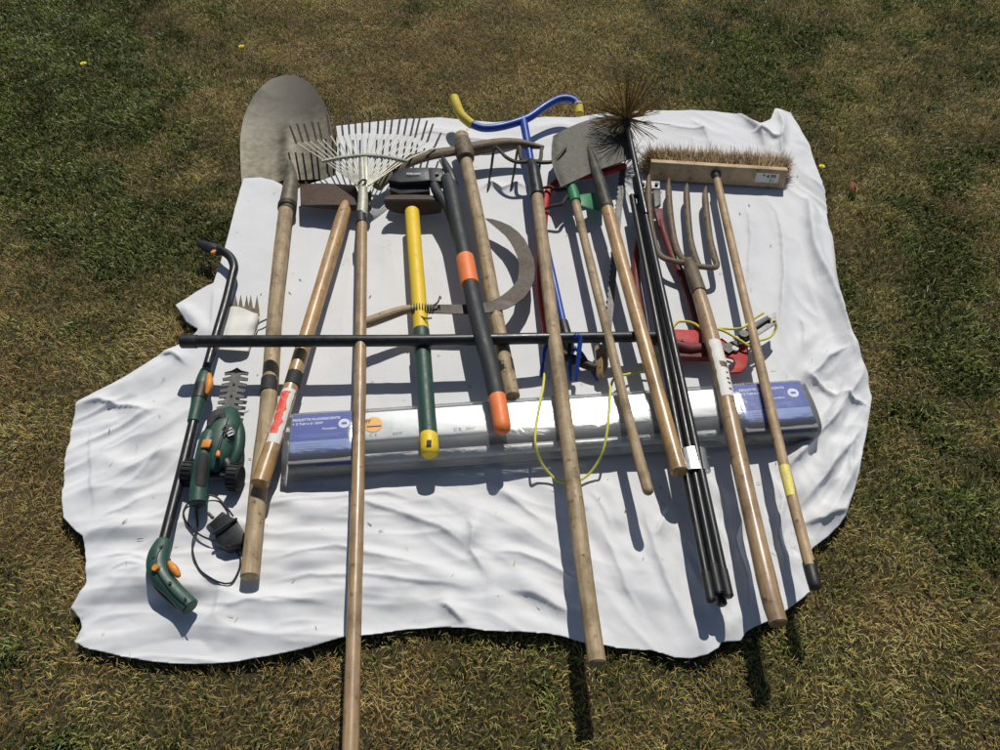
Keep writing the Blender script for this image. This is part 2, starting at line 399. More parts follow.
# ------------------------------------------------------------------ sheet
EDGE = [  # px, py, lift(mm)
 (243,177,12),(239,190,0),(235,205,-6),(229,228,-6),(221,258,-6),(213,282,-4),(197,290,2),(175,304,10),(186,322,10),(199,331,2),(190,337,-2),(181,342,-2),(160,354,0),(120,377,0),(90,394,4),(76,403,8),
 (69,430,4),(65,460,4),(62,490,6),(64,518,10),(73,528,12),(84,538,12),(86,560,4),(86,582,4),(78,595,10),(70,607,14),(78,617,10),(80,626,10),(73,640,12),(82,646,14),(110,652,16),(140,658,18),(170,661,18),(210,662,18),
 (240,659,16),(270,654,16),(310,646,14),(346,637,12),(370,633,12),(395,629,14),(419,627,16),(447,626,16),(470,628,14),(489,630,14),(520,632,12),(545,633,12),(570,638,12),(590,643,12),(620,646,12),(650,648,12),(664,652,14),(675,656,16),
 (692,657,16),(708,654,14),(719,647,10),(722,641,8),(741,640,14),(746,632,10),(756,626,12),(771,620,14),(782,614,12),(792,606,10),(803,597,8),(811,589,6),(808,575,2),(806,560,2),(814,546,4),(828,536,10),(840,524,12),(847,514,14),(855,489,12),(859,473,10),
 (862,450,8),(868,425,6),(871,400,8),(867,375,8),(853,345,6),(843,320,2),(838,295,0),(835,260,-4),(831,230,-4),(827,206,-4),(822,183,-4),(817,165,-4),(810,143,0),(800,126,6),(791,112,10),(782,109,8),(775,108,6),(771,118,4),(757,124,4),(745,117,0),(730,112,-4),(715,110,-6),(690,109,-6),
 (660,109,-6),(630,110,-6),(600,112,-6),(575,116,-6),(545,115,-5),(520,118,-4),(495,121,-4),(470,119,-4),(440,116,-6),(400,118,-6),(370,121,-6),(335,125,-6),(337,150,-4),(335,174,2),(318,180,8),(300,186,4),(294,192,-4),(286,190,-2),(281,183,8),(272,178.5,12),(260,176,13)]
STAINS = [(200,246,8,.7),(236,232,6,.8),(118,425,18,.45),(800,548,20,.9),(790,535,14,.8),(345,262,6,.8),(388,245,8,.7),(270,600,8,.4),(850,345,10,.8),(735,255,5,.6),(165,430,14,.3),(468,330,14,.3),(150,480,10,.4),(828,380,10,.5),(500,480,5,.5)]
EW = np.array([[*W(x, y, 0).xy] for x, y, l in EDGE]); EL = np.array([l for x, y, l in EDGE]) / 1000
def inside(X, Y, poly):
    r = np.zeros(X.shape, bool); n = len(poly)
    for i in range(n):
        x1, y1 = poly[i]; x2, y2 = poly[(i + 1) % n]
        c = ((y1 > Y) != (y2 > Y)) & (X < (x2 - x1) * (Y - y1) / (y2 - y1 + 1e-12) + x1)
        r ^= c
    return r
def polydist(X, Y, pts, closed=False, vals=None):
    """distance, signed side, arc fraction, nearest point, interpolated vals"""
    n = len(pts); D = np.full(X.shape, 9e9); S = np.zeros(X.shape); A = np.zeros(X.shape); NX = np.zeros(X.shape); NY = np.zeros(X.shape); V = np.zeros(X.shape)
    segs = [(i, (i + 1) % n) for i in range(n if closed else n - 1)]
    ln = [np.hypot(*(pts[j] - pts[i])) for i, j in segs]; tot = sum(ln); acc = 0
    for (i, j), l in zip(segs, ln):
        a = pts[i]; d = (pts[j] - a) / (l + 1e-12)
        s = np.clip((X - a[0]) * d[0] + (Y - a[1]) * d[1], 0, l)
        qx = a[0] + d[0] * s; qy = a[1] + d[1] * s
        dd = np.hypot(X - qx, Y - qy); m = dd < D
        D = np.where(m, dd, D); S = np.where(m, (X - a[0]) * d[1] - (Y - a[1]) * d[0], S); A = np.where(m, (acc + s) / tot, A)
        NX = np.where(m, qx, NX); NY = np.where(m, qy, NY)
        if vals is not None: V = np.where(m, vals[i] + (vals[j] - vals[i]) * s / (l + 1e-12), V)
        acc += l
    return D, S, A, NX, NY, V
# heights of the wrinkled cloth on an 11 mm grid, in quarter millimetres above z = 0.024, each row as steps
SHEET = [
[40,0,0,0,0,0,0,0,0,0,0,0,0,0,0,0,0,0,0,0,0,0,0,0,0,0,-20,0,0,0,1,0,0,0,0,0,0,2,-3,1,2,-2,-3,1,2,1,-2,0,-1,2,2,0,-1,-1,1,-1,-1,-1,0,0,1,20,0,0,0,0,0,0,0,0,0,0,0,0,0,0,0,0,0,0,0,0,0,0,0,0,0,0,0,0,0,0,0,0,0,0,0,0,0,0,0,0,0,0,0,0,0,0,0,0,0,0,0,0,0,0,0,0,0,0,0,0,0,0,0,0,0,0,-22,0,0,1,0,1,0,-1,0,0,1,20,0,0,0,0,0,0,0,0,0,0,0,0,0,0,0,0,0,0,0,0,0,0,0,0,0,0,0,0,0,0,0,0,0,0,0,0,0,0,0,0,0,0,0,0,0,0,0,0,0,0,0,0,0,0,0,0,0,0],
[40,0,0,0,0,0,0,0,0,0,0,0,0,0,0,0,0,0,0,0,0,-18,0,0,-1,0,0,1,0,0,0,-3,4,-4,-1,1,2,4,-6,2,1,-1,-3,1,2,0,-1,-1,-1,1,6,-2,-5,2,6,-7,2,0,-1,0,0,0,1,0,0,19,0,0,0,0,0,0,0,0,0,0,0,0,0,0,0,0,0,0,0,0,0,0,0,0,0,0,0,0,0,0,0,0,0,0,0,0,0,0,0,0,0,0,0,0,0,0,0,0,0,0,0,0,0,0,0,0,0,0,0,-18,0,0,-1,0,0,1,2,1,0,1,1,2,3,1,1,2,4,0,0,0,0,0,0,0,0,0,0,0,0,0,0,0,0,0,0,0,0,0,0,0,0,0,0,0,0,0,0,0,0,0,0,0,0,0,0,0,0,0,0,0,0,0,0,0,0,0,0,0,0,0,0,0],
[40,0,0,0,0,0,0,0,0,0,0,0,0,0,0,0,0,0,-21,1,0,1,0,1,0,0,-3,0,0,-1,0,0,5,-4,0,0,2,2,-2,1,2,-1,-4,1,3,0,-2,0,-3,2,6,-4,-4,2,6,-8,0,1,0,-1,1,2,-1,0,0,0,0,-1,0,0,21,0,0,0,0,0,0,0,0,0,0,0,0,0,0,0,0,0,0,0,0,0,0,0,0,0,0,0,0,0,0,0,0,0,0,0,0,0,0,0,0,0,0,0,0,-22,0,0,0,0,0,0,1,1,0,0,1,1,0,0,-4,0,1,3,-4,1,1,8,7,-3,-3,-4,-5,20,0,0,0,0,0,0,0,0,0,0,0,0,0,0,0,0,0,0,0,0,0,0,0,0,0,0,0,0,0,0,0,0,0,0,0,0,0,0,0,0,0,0,0,0,0,0,0,0,0,0,0,0,0,0],
[40,0,0,0,0,0,0,0,0,0,0,0,0,0,0,0,0,-20,0,0,1,0,-1,1,1,-1,-2,0,1,-1,1,1,2,1,2,0,-1,-1,-1,10,-3,3,-4,-3,5,2,-3,-3,-5,-1,6,-2,-2,0,3,-7,0,1,-1,-1,1,-1,2,-2,2,1,0,1,0,1,0,-1,-1,19,0,0,0,0,0,0,0,0,0,0,0,0,0,0,0,0,0,0,0,0,0,0,0,0,0,0,0,0,0,0,0,0,0,0,0,0,-21,0,0,1,0,0,0,1,0,0,0,0,-2,2,0,-2,3,2,-6,5,-5,0,2,2,-3,1,1,8,11,-7,-5,-3,-4,-1,0,0,1,0,19,0,0,0,0,0,0,0,0,0,0,0,0,0,0,0,0,0,0,0,0,0,0,0,0,0,0,0,0,0,0,0,0,0,0,0,0,0,0,0,0,0,0,0,0,0,0,0,0,0],
[40,0,0,0,0,0,0,0,0,0,0,0,0,0,0,0,0,-20,0,0,-1,1,2,-3,3,-1,1,3,3,5,3,-6,-4,0,1,4,-5,-2,1,1,-2,2,0,-6,2,4,-2,2,-5,-1,0,2,5,0,1,-4,1,1,-5,1,-1,-1,-1,-1,0,0,1,6,-3,2,-1,0,-1,0,0,0,-1,0,19,0,0,0,0,0,0,0,0,0,0,0,0,0,0,0,0,0,0,0,0,0,0,0,0,0,0,-22,1,0,1,0,1,1,-1,-1,3,-5,0,0,0,0,1,-1,0,3,0,-2,2,1,-3,5,-3,8,8,4,-4,-1,-3,0,4,-13,-3,4,-1,-2,0,-1,0,0,19,0,0,0,0,0,0,0,0,0,0,0,0,0,0,0,0,0,0,0,0,0,0,0,0,0,0,0,0,0,0,0,0,0,0,0,0,0,0,0,0,0,0,0,0,0,0,0,0,0],
[40,0,0,0,0,0,0,0,0,0,0,0,0,0,0,0,0,-20,0,1,-1,-1,3,4,-1,-4,4,12,6,-3,-8,-4,-1,-2,0,-2,-1,1,-3,-1,2,-2,0,2,7,10,4,-1,-12,-5,0,2,2,0,-6,2,-2,1,6,3,-7,-3,0,1,-3,-2,2,6,-7,6,-4,-2,6,-3,1,0,-1,-1,-2,0,-1,0,0,0,0,0,22,0,0,0,-19,-1,0,0,1,0,0,1,1,1,-1,-2,0,0,0,1,0,-1,0,0,0,3,-5,-1,7,-7,0,0,1,0,1,0,-1,3,1,-1,1,-1,0,8,2,0,9,2,0,3,16,-2,-23,-16,-1,3,-5,0,2,1,0,0,-1,1,19,0,0,0,0,0,0,0,0,0,0,0,0,0,0,0,0,0,0,0,0,0,0,0,0,0,0,0,0,0,0,0,0,0,0,0,0,0,0,0,0,0,0,0,0,0,0,0],
[40,0,0,0,0,0,0,0,0,0,0,0,0,0,0,0,0,-20,0,1,-1,3,6,1,-8,7,-2,5,12,-6,-7,-4,-7,-1,0,6,4,-2,1,10,-2,-3,-3,1,7,6,9,1,-8,-12,-8,-4,4,-7,8,-3,-3,2,-2,12,-3,-7,-1,4,1,-1,0,-1,-3,1,-1,-4,9,-9,7,-6,1,-1,1,-1,1,0,1,0,0,0,0,0,-1,-1,0,1,2,2,1,0,0,0,0,1,-2,-5,-1,0,2,-2,2,0,-2,2,-2,5,-2,-3,4,-3,4,5,3,-1,-4,-2,1,0,0,3,1,0,-3,0,1,-1,8,9,-2,20,10,-14,-7,-12,-9,-5,-5,1,1,0,0,1,-1,-1,-1,0,21,0,0,0,0,0,0,0,0,0,0,0,0,0,0,0,0,0,0,0,0,0,0,0,0,0,0,0,0,0,0,0,0,0,0,0,0,0,0,0,0,0,0,0,0,0],
[40,0,0,0,0,0,0,0,0,0,0,0,0,0,0,0,0,-21,1,-2,0,2,0,5,-2,3,6,8,9,5,-2,-1,-3,0,-2,4,3,0,-1,0,-8,-6,-4,-5,5,10,1,6,1,-2,-9,-9,-11,2,9,-3,0,-7,-4,3,11,-4,-3,-5,0,0,-1,1,7,5,-5,-8,7,-7,5,-4,0,-1,1,-2,0,0,0,1,0,-1,6,-2,-4,1,-1,0,0,2,0,1,1,-4,5,6,-6,-4,-1,0,2,-2,2,0,-2,3,-2,6,1,-3,-3,1,5,8,3,-2,-6,-5,-3,0,0,0,0,5,1,-5,0,-1,6,8,18,22,-18,-10,-4,6,8,-11,-15,-2,-5,-6,2,2,1,-1,-1,-1,-1,-1,22,0,0,0,0,0,0,0,0,0,0,0,0,0,0,0,0,0,0,0,0,0,0,0,0,0,0,0,0,0,0,0,0,0,0,0,0,0,0,0,0,0,0,0],
[40,0,0,0,0,0,0,0,0,0,0,0,0,0,0,0,-19,-1,1,-2,0,6,-3,-2,0,1,0,10,7,6,3,10,0,-3,3,-2,-3,-8,-2,-1,2,-6,-6,-11,8,10,2,-8,3,-3,-5,-1,0,7,-1,-3,-8,5,1,-6,4,0,-5,1,2,0,0,0,4,-4,-2,0,3,3,3,-1,-5,-5,1,-2,0,1,0,1,-1,-1,6,-2,-4,1,-1,0,1,3,-1,0,1,-3,2,9,-8,-2,0,5,2,-5,6,-1,-1,1,0,-3,-3,-2,1,2,3,5,-3,-6,-2,1,5,3,-3,-1,-1,-4,1,0,5,2,11,-3,29,11,-29,-15,5,10,20,5,-14,-19,-9,-7,-2,0,-1,2,-1,1,-1,-1,-1,0,22,0,0,0,0,0,0,0,0,0,0,0,0,0,0,0,0,0,0,0,0,0,0,0,0,0,0,0,0,0,0,0,0,0,0,0,0,0,0,0,0,0],
[40,0,0,0,0,0,0,0,0,0,0,0,0,0,0,0,-9,-5,-3,-2,0,8,-2,-5,2,-3,-1,-2,2,5,5,10,-2,-4,0,1,-1,-4,2,1,-3,-11,0,6,9,5,-8,-11,4,-3,6,5,0,0,-3,-4,2,-5,2,1,5,-3,0,-2,-2,-2,1,3,-2,5,2,0,-4,-5,-1,1,5,3,-6,-3,4,4,0,-1,-4,-4,5,-2,-3,0,-1,2,9,5,1,2,2,2,1,-8,-3,-5,4,9,2,-6,-15,-1,0,4,-5,0,2,1,1,4,0,-7,0,2,-2,7,6,-6,-5,-3,1,5,-4,2,4,8,-2,8,46,-5,-33,-22,2,16,24,-3,2,-4,-25,-8,-2,-7,-2,2,-2,-1,0,5,1,0,-1,-3,20,0,0,0,0,0,0,0,0,0,0,0,0,0,0,0,0,0,0,0,0,0,0,0,0,0,0,0,0,0,0,0,0,0,0,0,0,0,0,0],
[40,0,0,0,0,0,0,0,0,0,0,0,0,0,-11,7,-3,-2,-10,-2,4,9,-4,-5,4,-3,-3,-2,3,1,-2,3,0,2,-1,-5,1,2,6,0,-7,1,5,0,5,22,1,-21,0,-2,-9,0,-4,-1,0,6,10,9,9,-1,0,1,-4,-16,-14,1,1,0,-1,0,4,5,-7,2,-2,-3,1,3,-3,0,8,6,1,0,-4,-3,-4,1,3,1,4,31,11,-22,-11,-7,-7,4,6,-9,-6,1,0,14,-4,-9,-4,1,-3,0,1,4,8,7,-6,-7,0,-8,2,0,-2,7,8,-1,1,-2,0,-8,0,7,7,-2,-14,39,24,-29,-28,-9,2,15,24,-17,1,28,0,-29,-6,4,-5,-10,-6,-1,0,0,8,0,0,0,1,13,0,0,0,0,0,0,0,0,0,0,0,0,0,0,0,0,0,0,0,0,0,0,0,0,0,0,0,0,0,0,0,0,0,0,0,0,0,0],
[40,0,0,0,0,0,0,0,0,0,0,0,0,0,-11,6,0,-1,-6,-5,8,-5,-3,6,0,-6,1,1,-1,-2,5,0,0,1,-7,0,1,1,3,-1,-6,1,2,3,-3,22,11,-14,-5,18,-1,0,-1,0,1,1,9,10,-4,-14,-8,6,5,-12,-21,-1,0,1,-1,-2,-2,7,-8,1,-1,2,-1,1,5,-6,3,0,1,3,-2,2,-6,0,0,15,47,9,-23,-27,-13,-5,-3,13,2,-9,-3,7,-6,6,-5,-4,1,-2,0,2,15,17,3,-8,-12,-8,-8,-1,0,0,1,2,10,0,-4,-9,6,-4,5,3,-8,-1,4,54,-9,-35,-15,5,-2,18,23,-34,-9,21,26,2,-25,-9,4,-3,-5,-10,-3,0,-1,6,1,-1,-2,-1,2,16,0,0,0,0,0,0,0,0,0,0,0,0,0,0,0,0,0,0,0,0,0,0,0,0,0,0,0,0,0,0,0,0,0,0,0,0],
[40,0,0,0,0,0,0,0,0,0,0,0,0,0,-11,5,-2,5,0,11,-4,-21,-5,13,-6,-2,3,-2,-5,1,7,-2,-5,-1,-1,8,-3,1,-4,0,2,-2,7,3,-9,15,20,-12,-6,19,20,5,-1,-2,-1,-1,2,-9,4,-9,-7,-7,-8,-8,-10,-2,-2,1,0,0,1,0,2,-2,3,3,4,4,-2,-8,-8,-1,2,3,0,-1,1,-2,12,51,7,-25,-21,-14,-2,-5,-4,28,-7,-12,-7,7,-1,-8,9,-8,0,0,5,28,33,-18,-11,-14,-20,-5,11,2,-5,0,4,0,1,-1,-6,-3,10,-7,-3,3,6,4,12,47,-32,-34,-8,3,13,24,15,-44,-12,8,18,18,-2,-27,-8,1,8,10,-7,-15,0,7,-6,-1,1,-2,-1,-2,21,0,0,0,0,0,0,0,0,0,0,0,0,0,0,0,0,0,0,0,0,0,0,0,0,0,0,0,0,0,0,0,0,0,0,0],
[40,0,0,0,0,0,0,0,0,0,0,0,0,0,-11,4,-3,0,2,32,-2,-20,-16,2,5,-6,-5,-2,7,-6,0,-1,6,-3,-3,11,-3,-1,1,0,-6,4,1,7,-1,10,24,-2,-20,16,18,2,-1,4,1,-2,-11,-2,-3,-13,6,3,-5,-13,-5,-3,-6,-3,5,-2,-8,5,-4,2,1,3,10,10,3,-5,-17,3,3,3,-2,-5,-4,3,39,19,-25,-23,-9,-3,-5,-6,1,49,-12,-27,-10,7,8,-15,6,-5,4,10,34,19,0,-28,-25,-10,-6,1,12,-6,-7,1,8,7,-4,-3,-8,12,2,-9,7,18,2,-15,27,31,-48,-24,7,8,12,17,16,-36,-28,10,0,11,23,-18,-25,9,13,3,-4,2,-11,-5,-8,3,2,-1,-1,0,2,16,0,0,0,0,0,0,0,0,0,0,0,0,0,0,0,0,0,0,0,0,0,0,0,0,0,0,0,0,0,0,0,0,0,0],
[40,0,0,0,0,0,0,0,0,0,0,0,0,0,-11,2,-5,-5,4,36,10,-6,-18,-15,-9,3,4,-1,-7,5,-1,-3,2,6,3,2,0,-1,-2,-2,-9,-1,1,1,3,9,18,17,-18,-9,10,11,0,-2,-5,-1,7,-1,-14,-6,2,17,10,-1,-5,-3,-7,-6,-10,-13,-4,9,-9,-2,-2,2,6,8,13,6,-10,-6,9,2,-7,-3,-4,-1,20,9,-14,-22,-3,2,-3,8,-9,50,0,-36,-13,7,9,-17,2,4,19,27,11,-18,-7,-21,-13,-1,-3,6,5,-8,2,2,3,2,-11,-3,10,19,-16,2,26,9,-10,-21,35,15,-54,-15,3,8,11,11,25,-3,-51,-1,0,7,24,-2,-26,-1,5,4,0,6,-7,-5,-2,-1,-2,-3,4,-1,1,17,0,0,0,0,0,0,0,0,0,0,0,0,0,0,0,0,0,0,0,0,0,0,0,0,0,0,0,0,0,0,0,0,0,0],
[40,0,0,0,0,0,0,0,0,0,0,0,0,0,-11,0,2,0,3,13,16,17,1,-19,-27,-9,0,-1,-3,-2,3,6,-2,-2,2,4,-5,-2,-1,3,1,2,-3,1,5,16,20,-13,-12,-11,-7,0,0,-5,3,7,6,11,-6,-9,0,11,11,3,-2,-3,-8,2,-6,-13,-3,6,-8,7,0,-4,-2,2,8,10,3,-5,3,-3,-2,-4,-11,7,4,6,-2,-18,-1,0,10,4,-15,42,16,-36,-14,10,-13,-5,21,14,33,0,-21,-26,-12,-6,-3,1,1,4,2,-1,-7,0,2,5,-4,-1,24,0,-7,21,5,6,-15,-20,42,1,-49,-1,1,-4,7,5,22,20,-47,-2,-3,8,25,-1,-25,-7,-1,-3,5,5,0,3,10,-17,-10,2,3,-1,-1,18,0,0,0,0,0,0,0,0,0,0,0,0,0,0,0,0,0,0,0,0,0,0,0,0,0,0,0,0,0,0,0,0,0,0],
[40,0,0,0,0,0,0,0,0,0,0,0,0,0,0,-15,1,-8,0,16,18,16,7,-1,-13,-9,5,-4,-2,0,-1,7,-3,-13,-7,-5,9,14,6,3,4,1,-13,-14,4,21,6,-16,-15,-15,-2,-2,2,1,0,0,-2,5,7,-12,4,3,9,2,-3,-2,-2,3,-3,-7,-3,7,1,-8,6,12,-6,-8,2,4,5,1,-10,-5,-4,-1,2,8,3,4,-3,-4,16,-6,-10,3,-7,30,32,-36,-20,-6,0,16,35,15,-1,-23,-31,-12,0,4,-1,-2,1,-1,-2,-1,-1,0,3,-2,1,19,23,-9,1,-2,-5,9,-8,-14,42,-4,-49,-6,3,3,6,-6,11,30,-20,-24,4,19,18,-2,-21,-17,-4,2,0,3,6,16,2,-14,-8,-2,-1,-1,-1,19,0,0,0,0,0,0,0,0,0,0,0,0,0,0,0,0,0,0,0,0,0,0,0,0,0,0,0,0,0,0,0,0,0,0],
[40,0,0,0,0,0,0,0,0,0,0,0,0,0,0,-17,1,-3,0,1,4,12,9,6,5,3,7,2,8,7,7,-1,-7,-7,-2,-5,8,8,6,-7,-8,-7,-12,-8,11,-4,-8,-22,-6,7,2,-6,0,3,2,-1,1,0,1,10,10,1,-5,-8,-7,-3,0,1,-2,3,-2,3,4,5,6,11,-2,-9,-1,0,8,-3,-14,-8,-4,-3,5,-1,3,4,6,6,15,3,-9,-18,8,32,23,-39,-32,15,21,28,5,-19,-23,-17,-13,-1,-3,-1,5,9,18,7,2,-4,-11,-12,-7,-3,12,45,-2,-25,-15,-4,10,20,-20,-11,47,-10,-43,-1,1,0,-4,-4,5,31,14,-43,8,2,16,0,-20,-8,-2,-1,-3,2,7,31,-5,-17,-6,-9,-2,-1,4,27,-9,0,0,0,0,0,0,0,0,0,0,0,0,0,0,0,0,0,0,0,0,0,0,0,0,0,0,0,0,0,0,0,0,0],
[40,0,0,0,0,0,0,0,0,0,0,0,0,0,0,-15,1,-4,0,7,-1,1,13,13,5,-4,-2,-4,19,21,20,3,2,-6,-9,-9,-10,-7,-8,-1,-3,-6,-14,10,14,-22,-19,-4,13,-15,4,5,-9,3,4,8,5,-1,0,4,3,4,11,4,-1,0,1,-1,1,4,-6,1,1,6,1,4,2,-1,2,0,-1,-3,-10,-11,-8,0,8,-2,8,3,6,8,4,-2,-10,-17,-9,36,14,-31,-14,13,5,4,0,-20,-17,-4,1,-3,-3,1,20,25,6,-10,-8,-12,-12,-8,-2,13,31,29,-28,-32,-16,9,27,-1,-20,5,49,-26,-35,0,-3,-4,1,0,3,23,28,-29,-13,-6,28,2,-19,-13,-3,-3,1,5,10,32,-15,-23,-6,0,-1,1,2,27,-13,0,0,0,0,0,0,0,0,0,0,0,0,0,0,0,0,0,0,0,0,0,0,0,0,0,0,0,0,0,0,0,0,0],
[40,0,0,0,0,0,0,0,0,0,0,0,0,0,-21,8,1,3,-6,8,0,-11,13,17,11,6,1,-5,21,22,11,-5,-9,-20,-14,-12,-11,-9,-7,-2,2,0,-2,27,-1,-27,-7,9,8,-7,-3,-1,-5,-2,5,4,-6,0,5,1,4,-2,-1,3,3,4,6,4,0,-4,-3,-3,4,14,-7,-3,8,0,1,1,-6,-4,-3,0,3,12,9,6,9,0,-8,-8,-11,-12,-7,-6,7,32,5,-14,-8,-4,-4,-9,-3,-4,-5,1,-5,-1,16,27,6,-10,-15,-12,-6,-2,-2,5,9,10,33,4,-29,-22,-9,18,18,-14,-14,21,52,-50,-27,-4,-2,-1,3,1,3,26,27,-30,-25,4,34,-2,-18,-12,-6,-2,2,1,8,29,-22,-21,5,-5,-2,1,16,19,-15,0,0,0,0,0,0,0,0,0,0,0,0,0,0,0,0,0,0,0,0,0,0,0,0,0,0,0,0,0,0,0,0,0],
[40,0,0,0,0,0,0,0,0,0,0,0,0,0,-16,2,6,3,1,3,-6,-12,9,12,5,12,13,13,4,7,-3,-18,-15,-13,-8,-8,-6,-5,-1,4,4,-7,21,17,-16,-18,7,3,-2,-2,-2,0,-6,4,4,-7,0,3,0,3,6,0,-4,-2,-5,-3,1,4,1,-1,5,-7,0,13,4,-8,10,4,3,6,0,3,11,8,3,5,-1,-7,-9,-7,-19,-9,-6,-3,-2,7,36,4,-21,1,-12,-9,-7,1,7,1,-3,-5,4,31,18,-9,-14,-6,-16,-1,-6,-2,8,-1,2,12,39,-14,-15,-15,-9,26,-7,-20,-1,44,32,-61,-21,-1,-1,0,2,1,4,25,26,-37,-20,17,36,-8,-19,-11,-9,-5,0,0,9,40,-24,-27,6,17,7,0,-1,5,-13,0,0,0,0,0,0,0,0,0,0,0,0,0,0,0,0,0,0,0,0,0,0,0,0,0,0,0,0,0,0,0,0,0],
[40,0,0,0,0,0,0,0,0,0,0,0,0,-22,6,1,-6,1,6,8,-9,-7,4,9,9,9,17,3,-2,6,-12,-15,-12,-11,-3,0,1,1,-1,8,-8,15,16,-2,-19,-6,4,-9,-1,2,3,-4,2,3,-3,11,11,6,-7,0,2,3,0,-1,-9,-7,-3,-3,-5,3,0,-2,2,3,6,19,9,8,10,8,5,1,-3,-4,-7,-15,-9,-11,-9,-6,-5,-1,1,-2,-2,34,31,-17,-29,-14,-5,1,9,-4,0,-1,10,23,24,-4,-19,-22,-13,-2,0,7,9,-10,2,-8,1,20,27,-27,-14,-7,15,15,-20,-5,5,67,-9,-58,-10,2,-1,-3,4,-2,-1,23,29,-35,-14,24,33,-16,-19,-2,-13,-10,3,2,5,48,-25,-29,3,32,7,-1,-15,-11,-19,20,0,0,0,0,0,0,0,0,0,0,0,0,0,0,0,0,0,0,0,0,0,0,0,0,0,0,0,0,0,0,0,0],
[40,0,0,0,0,0,0,0,0,0,0,0,0,-21,4,2,0,-5,5,5,-4,5,2,-1,-1,7,9,-3,-4,5,-6,-9,-10,6,5,1,-2,-3,2,2,-4,9,6,-10,-3,2,-5,0,1,2,-8,0,-1,-1,0,4,11,11,16,12,5,-3,5,6,-5,-5,-2,-9,-19,4,8,4,0,4,7,10,3,-2,-1,-2,-3,-7,-11,-4,-13,-11,-7,-5,1,-1,3,-1,2,-4,13,44,-6,-26,-18,-1,-3,10,-1,-1,6,16,31,6,-16,-25,-21,-9,1,9,11,1,-4,-4,-12,1,-1,34,4,-26,-14,7,28,-3,-16,-13,27,67,-42,-47,-6,3,-6,0,2,2,1,16,28,-26,-14,22,29,-11,-16,-18,-1,-12,2,5,0,54,-19,-21,8,21,-4,-21,-7,-10,-6,1,17,0,0,0,0,0,0,0,0,0,0,0,0,0,0,0,0,0,0,0,0,0,0,0,0,0,0,0,0,0,0,0],
[40,0,0,0,0,0,0,0,0,0,0,0,0,-20,2,-3,7,3,3,-1,-2,-4,-4,-2,2,4,-1,-2,0,4,-1,-5,1,4,6,-11,0,10,5,1,2,0,-5,-10,-3,8,6,2,1,1,0,0,0,-2,-4,-4,-6,7,21,20,10,2,-4,-3,-3,1,3,4,-6,-8,-6,-6,-5,0,2,2,-4,-3,-3,-4,-4,-4,-4,-2,7,-14,3,-1,0,1,2,5,-5,2,36,18,-29,-17,-3,3,7,12,10,10,19,-10,-18,-8,-12,-15,-8,4,10,4,-3,-4,-8,-3,1,2,3,39,-8,-24,-5,17,19,-25,-14,3,39,46,-57,-35,7,-4,-5,4,-2,0,2,13,28,-9,-18,15,26,-15,-30,-12,0,5,5,-2,3,53,-3,-2,11,-11,-42,-16,-2,5,-2,0,-1,18,0,0,0,0,0,0,0,0,0,0,0,0,0,0,0,0,0,0,0,0,0,0,0,0,0,0,0,0,0,0],
[40,0,0,0,0,0,0,0,0,0,0,0,-13,-5,0,-4,0,4,9,-9,-2,2,0,3,1,-1,-3,-2,1,1,0,2,3,1,-5,-1,0,6,0,-5,6,4,-5,-5,0,2,1,1,-2,1,0,9,3,-6,-11,4,-2,1,5,14,7,1,-5,-3,0,1,2,3,-9,-4,-4,0,6,-6,-3,-3,-1,-1,-2,-1,1,-1,1,0,3,0,11,1,-1,0,-4,-8,1,11,32,-10,-20,4,9,10,6,3,0,1,-5,-18,-16,-4,-2,-4,-3,5,3,-2,1,0,-3,0,6,-4,17,25,-20,-20,7,23,-11,-25,0,13,59,11,-61,-20,8,-1,-4,-4,-1,1,0,9,22,12,-15,5,21,-31,-24,4,6,6,-6,-2,-1,52,-5,-16,-2,-10,-17,-10,4,0,0,-1,-2,-1,0,20,0,0,0,0,0,0,0,0,0,0,0,0,0,0,0,0,0,0,0,0,0,0,0,0,0,0,0,0],
[40,0,0,0,0,0,0,0,0,0,0,-20,7,-2,-2,0,-1,2,-1,-2,0,5,1,3,-3,3,-7,3,-1,-6,0,2,2,7,1,0,-3,-2,-6,2,8,-5,-1,4,1,-5,-5,0,2,-2,5,14,2,-5,0,1,-5,-3,-2,1,2,1,-2,-5,2,5,5,-1,-5,-2,1,-3,1,-4,5,-3,4,10,3,2,0,-2,-2,-1,0,-6,2,0,2,-7,-5,3,0,12,7,-11,2,3,0,0,1,-10,2,-1,3,-7,-8,1,5,4,5,-2,-4,-4,3,6,1,-3,-2,-1,28,-4,-24,-4,20,5,-24,-1,7,22,62,-27,-54,-9,3,-1,-7,1,1,0,3,-4,16,28,-9,4,14,-36,-20,15,5,0,-2,-17,1,52,-16,-26,-7,-1,2,3,-5,1,-3,2,0,0,0,-1,18,0,0,0,0,0,0,0,0,0,0,0,0,0,0,0,0,0,0,0,0,0,0,0,0,0,0,0],
